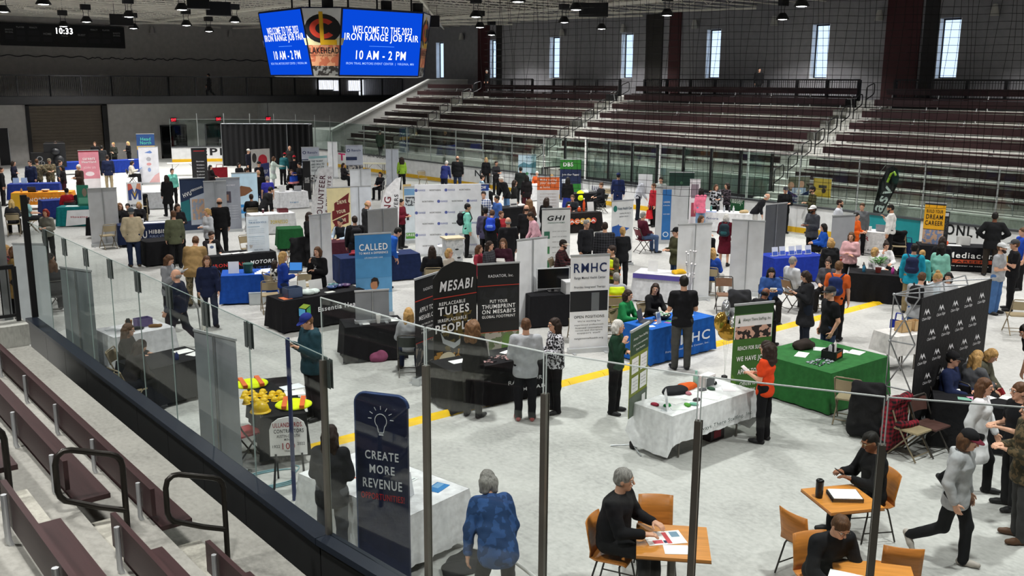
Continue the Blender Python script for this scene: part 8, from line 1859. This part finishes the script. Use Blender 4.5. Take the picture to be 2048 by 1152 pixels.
p('h13', (1703, 467), 1.66, 'cross', 350, '#D8A9AC', BK, 'bobb', 'brown-haired person in a pale pink jumper with folded arms', 'f', w=1.15)
p('h14', (1714, 425), 1.72, 'hold', 60, '#E8641E', '#E8641E', 'shortk', 'person in bright orange right of the grey emblem banner', kind='long')
p('h15', (1725, 404), 1.72, 'stand', 350, '#6A6D70', BK, 'shortb', 'person in a grey hooded top and sunglasses under the feather flag', 'f', kind='hoodie', extra=(('glasses',),))
p('h16', (1779, 409), 1.84, 'phone', 270, '#ECEAE6', '#141416', 'buzzk', 'bearded person in a white shirt and black trousers with hand to chin', skin='m', extra=(('beard', 'k'),), w=1.15)
p('h17', (1991, 424), 1.9, 'hips', 185, '#17181A', '#322C26', 'buzzk', 'tall person in a black hooded jacket seen from behind at the MEDIACOM table', skin='d', kind='jacket', w=1.2)
p('h18', (1587, 513), 1.76, 'sitback', 130, '#B9BCC0', '#3A3E46', 'shortg', 'grey-haired person in a light grey jacket with glasses seen from behind', kind='jacket', w=1.1, extra=(('glasses',),))
p('h19', (1544, 537), 1.66, 'sitphone', 10, '#2F4F8A', BK, 'longk', 'smiling dark-haired person in a blue jacket holding papers', 'f', kind='jacket', w=1.25)
p('h20', (1607, 543), 1.7, 'read', 290, '#202124', '#1E2430', 'bobd', 'person in a dark grey coat reading before the bald head', 'f', kind='coat', w=1.1)
p('h21', (1535, 577), 1.72, 'sitlean', 150, '#17171A', BK, 'fringek', 'bald person seated behind the green job banner', skin='d')
p('h22', (1657, 517), 1.66, 'sit', 350, '#4A4A50', BK, 'bund', 'dark-haired person facing the camera right of the bright orange pack', 'f', extra=(('glasses',),))
p('h23', (1679, 522), 1.78, 'stand', 170, '#D8622A', '#121214', 'shorta', 'youth in an orange top with a navy backpack seen from behind', kind='tee')
p('h24', (1426, 500), 1.66, 'sitback', 165, '#2348A0', '#B9B8B4', 'longl', 'blond person in a blue shirt seated right of the wide white banner back', 'f')
p('i1', (1752, 496), 1.62, 'sit', 90, '#E6E6E6', BK, 'bobl', 'blond person in a white top and black vest at the plant table', 'f')
p('i2', (1774, 484), 1.66, 'sitchin', 20, '#E9E9E9', BK, 'bund', 'dark-haired person in a white vest at the plant table', 'f')
p('i3', (1830, 487), 1.74, 'stand', 175, '#1C93B0', '#8A7A5A', 'shortk', 'youth in a teal blue jacket with a navy backpack', kind='jacket')
p('i4', (1846, 500), 1.5, 'stand', 160, '#5AB8B4', BK, 'shortl', 'fair-haired child in a turquoise top right of the teal blue jacket')
p('i5', (1886, 473), 1.7, 'stand', 185, '#18181B', BK, 'longd', 'dark-haired person in black seen from behind before the MEDIACOM table', 'f', kind='jacket')
p('i5b', (1885, 486), 1.68, 'stand', 160, '#8AC6B4', '#1B1B1E', 'longk', 'person in a mint top with a black scarf before the MEDIACOM table', 'f', skin='d')
p('i6', (1846, 545), 1.7, 'lean', 165, '#A9ACAF', '#3A5680', 'shortb', 'youth in a grey hooded jacket with a black backpack left of the mountain backdrop', kind='hoodie', tilt=.2)
p('i7', (1881, 547), 1.64, 'lean', 60, '#C9D6DE', BK, 'bunl', 'person with a blond bun bending behind the mountain backdrop', 'f', tilt=.35)
p('i8', (1898, 545), 1.66, 'sit', 350, '#D0D3D6', BK, 'bobk', 'dark-haired person behind the top edge of the mountain backdrop', 'f')
p('i9', (2006, 486), 1.78, 'cross', 70, '#A9ABAE', '#4A6EA0', 'shortb', 'bearded person in a grey T-shirt and grey cap behind the backdrop', kind='tee', cap_='#C9CBCC', extra=(('beard', 'd'),), w=1.1)
p('i10', (2030, 479), 1.8, 'cross', 280, '#17171A', BK, 'shortb', 'person in a black T-shirt with yellow lettering and grey cap', kind='tee', cap_='#4A4B4E', extra=(('print', '#D8962A'),), w=1.15)
p('i11', (2046, 455), 1.74, 'stand', 300, '#2348B0', BK, 'shortb', 'person in a blue top at the right edge by the boards', kind='tee')
# upper walkway and concourse
p('up1', (418, 137), 1.78, 'walk', 270, '#141416', '#141416', 'shortk', 'dark figure walking along the raised walkway below the scoreboard', ground=tuple(ony(418, 160, 68.0).to_2d())+(4.25,), z0=4.25)
p('up2', (974, 144), 1.55, 'stand', 300, '#1A1A1C', BK, 'shortw', 'white-haired person standing on the top concourse beside the dark red panel', ground=(41.5, onx(974, 150, 41.5).y, 4.8))
p('up3', (1518, 140), 1.52, 'stand', 20, '#101012', BK, 'shortk', 'dark figure standing on the top concourse between two slit windows', ground=(41.2, onx(1518, 150, 41.2).y, 4.8), kind='jacket')
# chairs under seated people whose seats can be seen
for k, lab, c in [('ggreen', 'tan folding chair of the person in the green blazer', '#A89878'), ('gblack', 'tan folding chair of the person in black at the clinic table', '#A89878'), ('gblond', 'dark folding chair of the blond person in the grey jumper', '#3A3F3C'), ('lw1', 'folding chair of the left woman at the near glass', '#A89878'), ('lw2', 'folding chair of the right woman at the near glass', '#A89878'),
    ('dks', 'tan folding chair of the person in black behind MESABI', '#A89878'), ('g6', 'tan folding chair of the person in the lime vest', '#A89878'), ('h24', 'tan folding chair of the blond person in the blue shirt', '#A89878'), ('dsit', 'tan folding chair of the person above the notice board', '#A89878'), ('g1', 'maroon chair of the person in the maroon top', '#6A1A2A'), ('h18', 'brown folding chair of the person in the light grey jacket', '#8A6A4A'), ('h19', 'brown folding chair of the smiling person in blue', '#8A6A4A'),
    ('irons', 'tan folding chair behind the Iron Trail table corner', '#A89878'), ('jnavy', 'dark folding chair under the navy jacket', '#3A3A3C'), ('jgrey', 'dark folding chair under the grey jacket by the backdrop', '#3A3A3C'), ('jblond', 'dark folding chair under the leaning blond person', '#3A3A3C'), ('ll1', 'dark folding chair of the black-haired person at the left', '#3A3A3C'), ('ll2', 'dark folding chair of the brown-haired person at the left', '#3A3A3C'),
    ('lblond', 'tan folding chair under the long-haired blond person at the left edge', '#A89878'), ('lcyan', 'tan folding chair under the pale cyan shirt', '#A89878'), ('lcurl', 'tan folding chair of the curly-haired person in the blazer', '#A89878'), ('lblo', 'tan folding chair of the blond person in black', '#A89878'), ('lred', 'dark folding chair under the red shirt', '#3A3A3C'), ('fac14', 'dark folding chair under the cream jacket', '#3A3A3C'), ('d6', 'dark folding chair under the seated person at the far boards', '#3A3A3C'),
    ('g7', 'tan folding chair under the maroon plaid shirt', '#A89878'), ('i1', 'dark folding chair under the blond person at the plant table', '#3A3A3C'), ('i2', 'dark folding chair under the person in the white vest', '#3A3A3C'), ('kid', 'tan folding chair under the small patterned-top person', '#A89878'), ('h11', 'dark folding chair under the bright blue jacket', '#3A3A3C'), ('longc', 'dark folding chair under the long-haired person in the black coat', '#3A3A3C'), ('h22', 'tan folding chair of the person with the bun facing the camera', '#A89878'), ('d10', 'dark folding chair under the leaning youth', '#3A3A3C'), ('h21', 'dark folding chair under the bald person', '#3A3A3C')]:
    seat_for(I[k], lab, c)
def cafe_for(k, lab): q = world_of(I[k], (0, I[k]['pel'][1]-.02, 0)); cafe_chair((q.x, q.y, 0), I[k]['rz'], lab)
cafe_for('phone', 'plywood cafe chair under the person with the phone'); cafe_for('crouch', 'plywood cafe chair under the person bent over the bottom table'); cafe_for('grey', 'plywood cafe chair under the grey-haired person in black')
# worn backpacks
for k, c, lab, c2 in [('mintb', '#1B1C22', 'black backpack worn by the youth in the mint hoodie', None), ('bpk', '#2446C0', 'bright blue patterned backpack worn in the crowd', '#6A8AE0'), ('number', '#1E1E22', 'black backpack with a white mark worn before the tall grey banner back', None), ('mdress', '#26363E', 'small dark teal backpack worn over the maroon dress', '#2E5E62'), ('h23', '#22305E', 'navy backpack worn over the orange top', '#2A3E7A'),
    ('i3', '#232A48', 'navy backpack worn over the teal blue jacket', None), ('i6', '#19191B', 'black backpack worn over the grey hooded jacket', None)]: backpack(I[k], c, lab, c2)
# things in hands
def held(k, d, col, lab, name, cat, both=True, up=.02):
    q = in_hands(I[k], both); m = MB(); m.cbox((0, 0, 0), d, Matrix.Rotation(-.6, 4, 'X')); o = m.build(name, mat(col, .5)); o.location = q+Vector((0, 0, up)); o.rotation_euler.z = I[k]['rz']; tag(o, lab, cat)
held('phone', (.075, .15, .01), '#101012', 'black phone held by the seated person in the hoodie', 'phone', 'phone')
held('teal', (.2, .26, .012), '#E3E3DF', 'white leaflet held by the person in the teal hoodie', 'leaflet', 'leaflet')
held('orange', (.11, .2, .008), W_, 'white sheet held against the orange T-shirt', 'sheet', 'paper')
held('greyw', (.24, .3, .01), '#C9CBCE', 'grey folder held by the person in the grey jumper', 'folder', 'folder')
held('polo', (.13, .2, .02), '#E6E6E4', 'white booklet held by the person in the black polo', 'booklet', 'booklet')
held('h20', (.14, .22, .012), '#D9DADC', 'white leaflet held by the person in the dark grey coat', 'leaflet', 'leaflet')
held('h19', (.15, .22, .012), W_, 'white leaflet held by the smiling person in blue', 'leaflet', 'leaflet')
held('rp2', (.2, .22, .08), '#E3E1DC', 'white paper bag held behind the thumbprint banner', 'paper_bag', 'bag')
held('fac14', (.24, .3, .02), '#2A7AC0', 'bright blue folder held by the seated person in cream', 'folder', 'folder')
held('jblond', (.08, .08, .11), '#8A1F2A', 'dark red cup held near the right edge', 'cup', 'cup')
m = MB(); m.tube([(-.36, 0, .3), (.36, 0, -.3)], .022, 8); o = m.build('plastic_tube', M_WHITE); c = world_of(I['denim'], I['denim']['arms'][1][2]+I['denim']['arms'][1][4]*.09); o.location = c; o.rotation_euler.z = math.atan2(_R.y, _R.x); tag(o, 'white plastic tube held by the person in denim', 'tube')
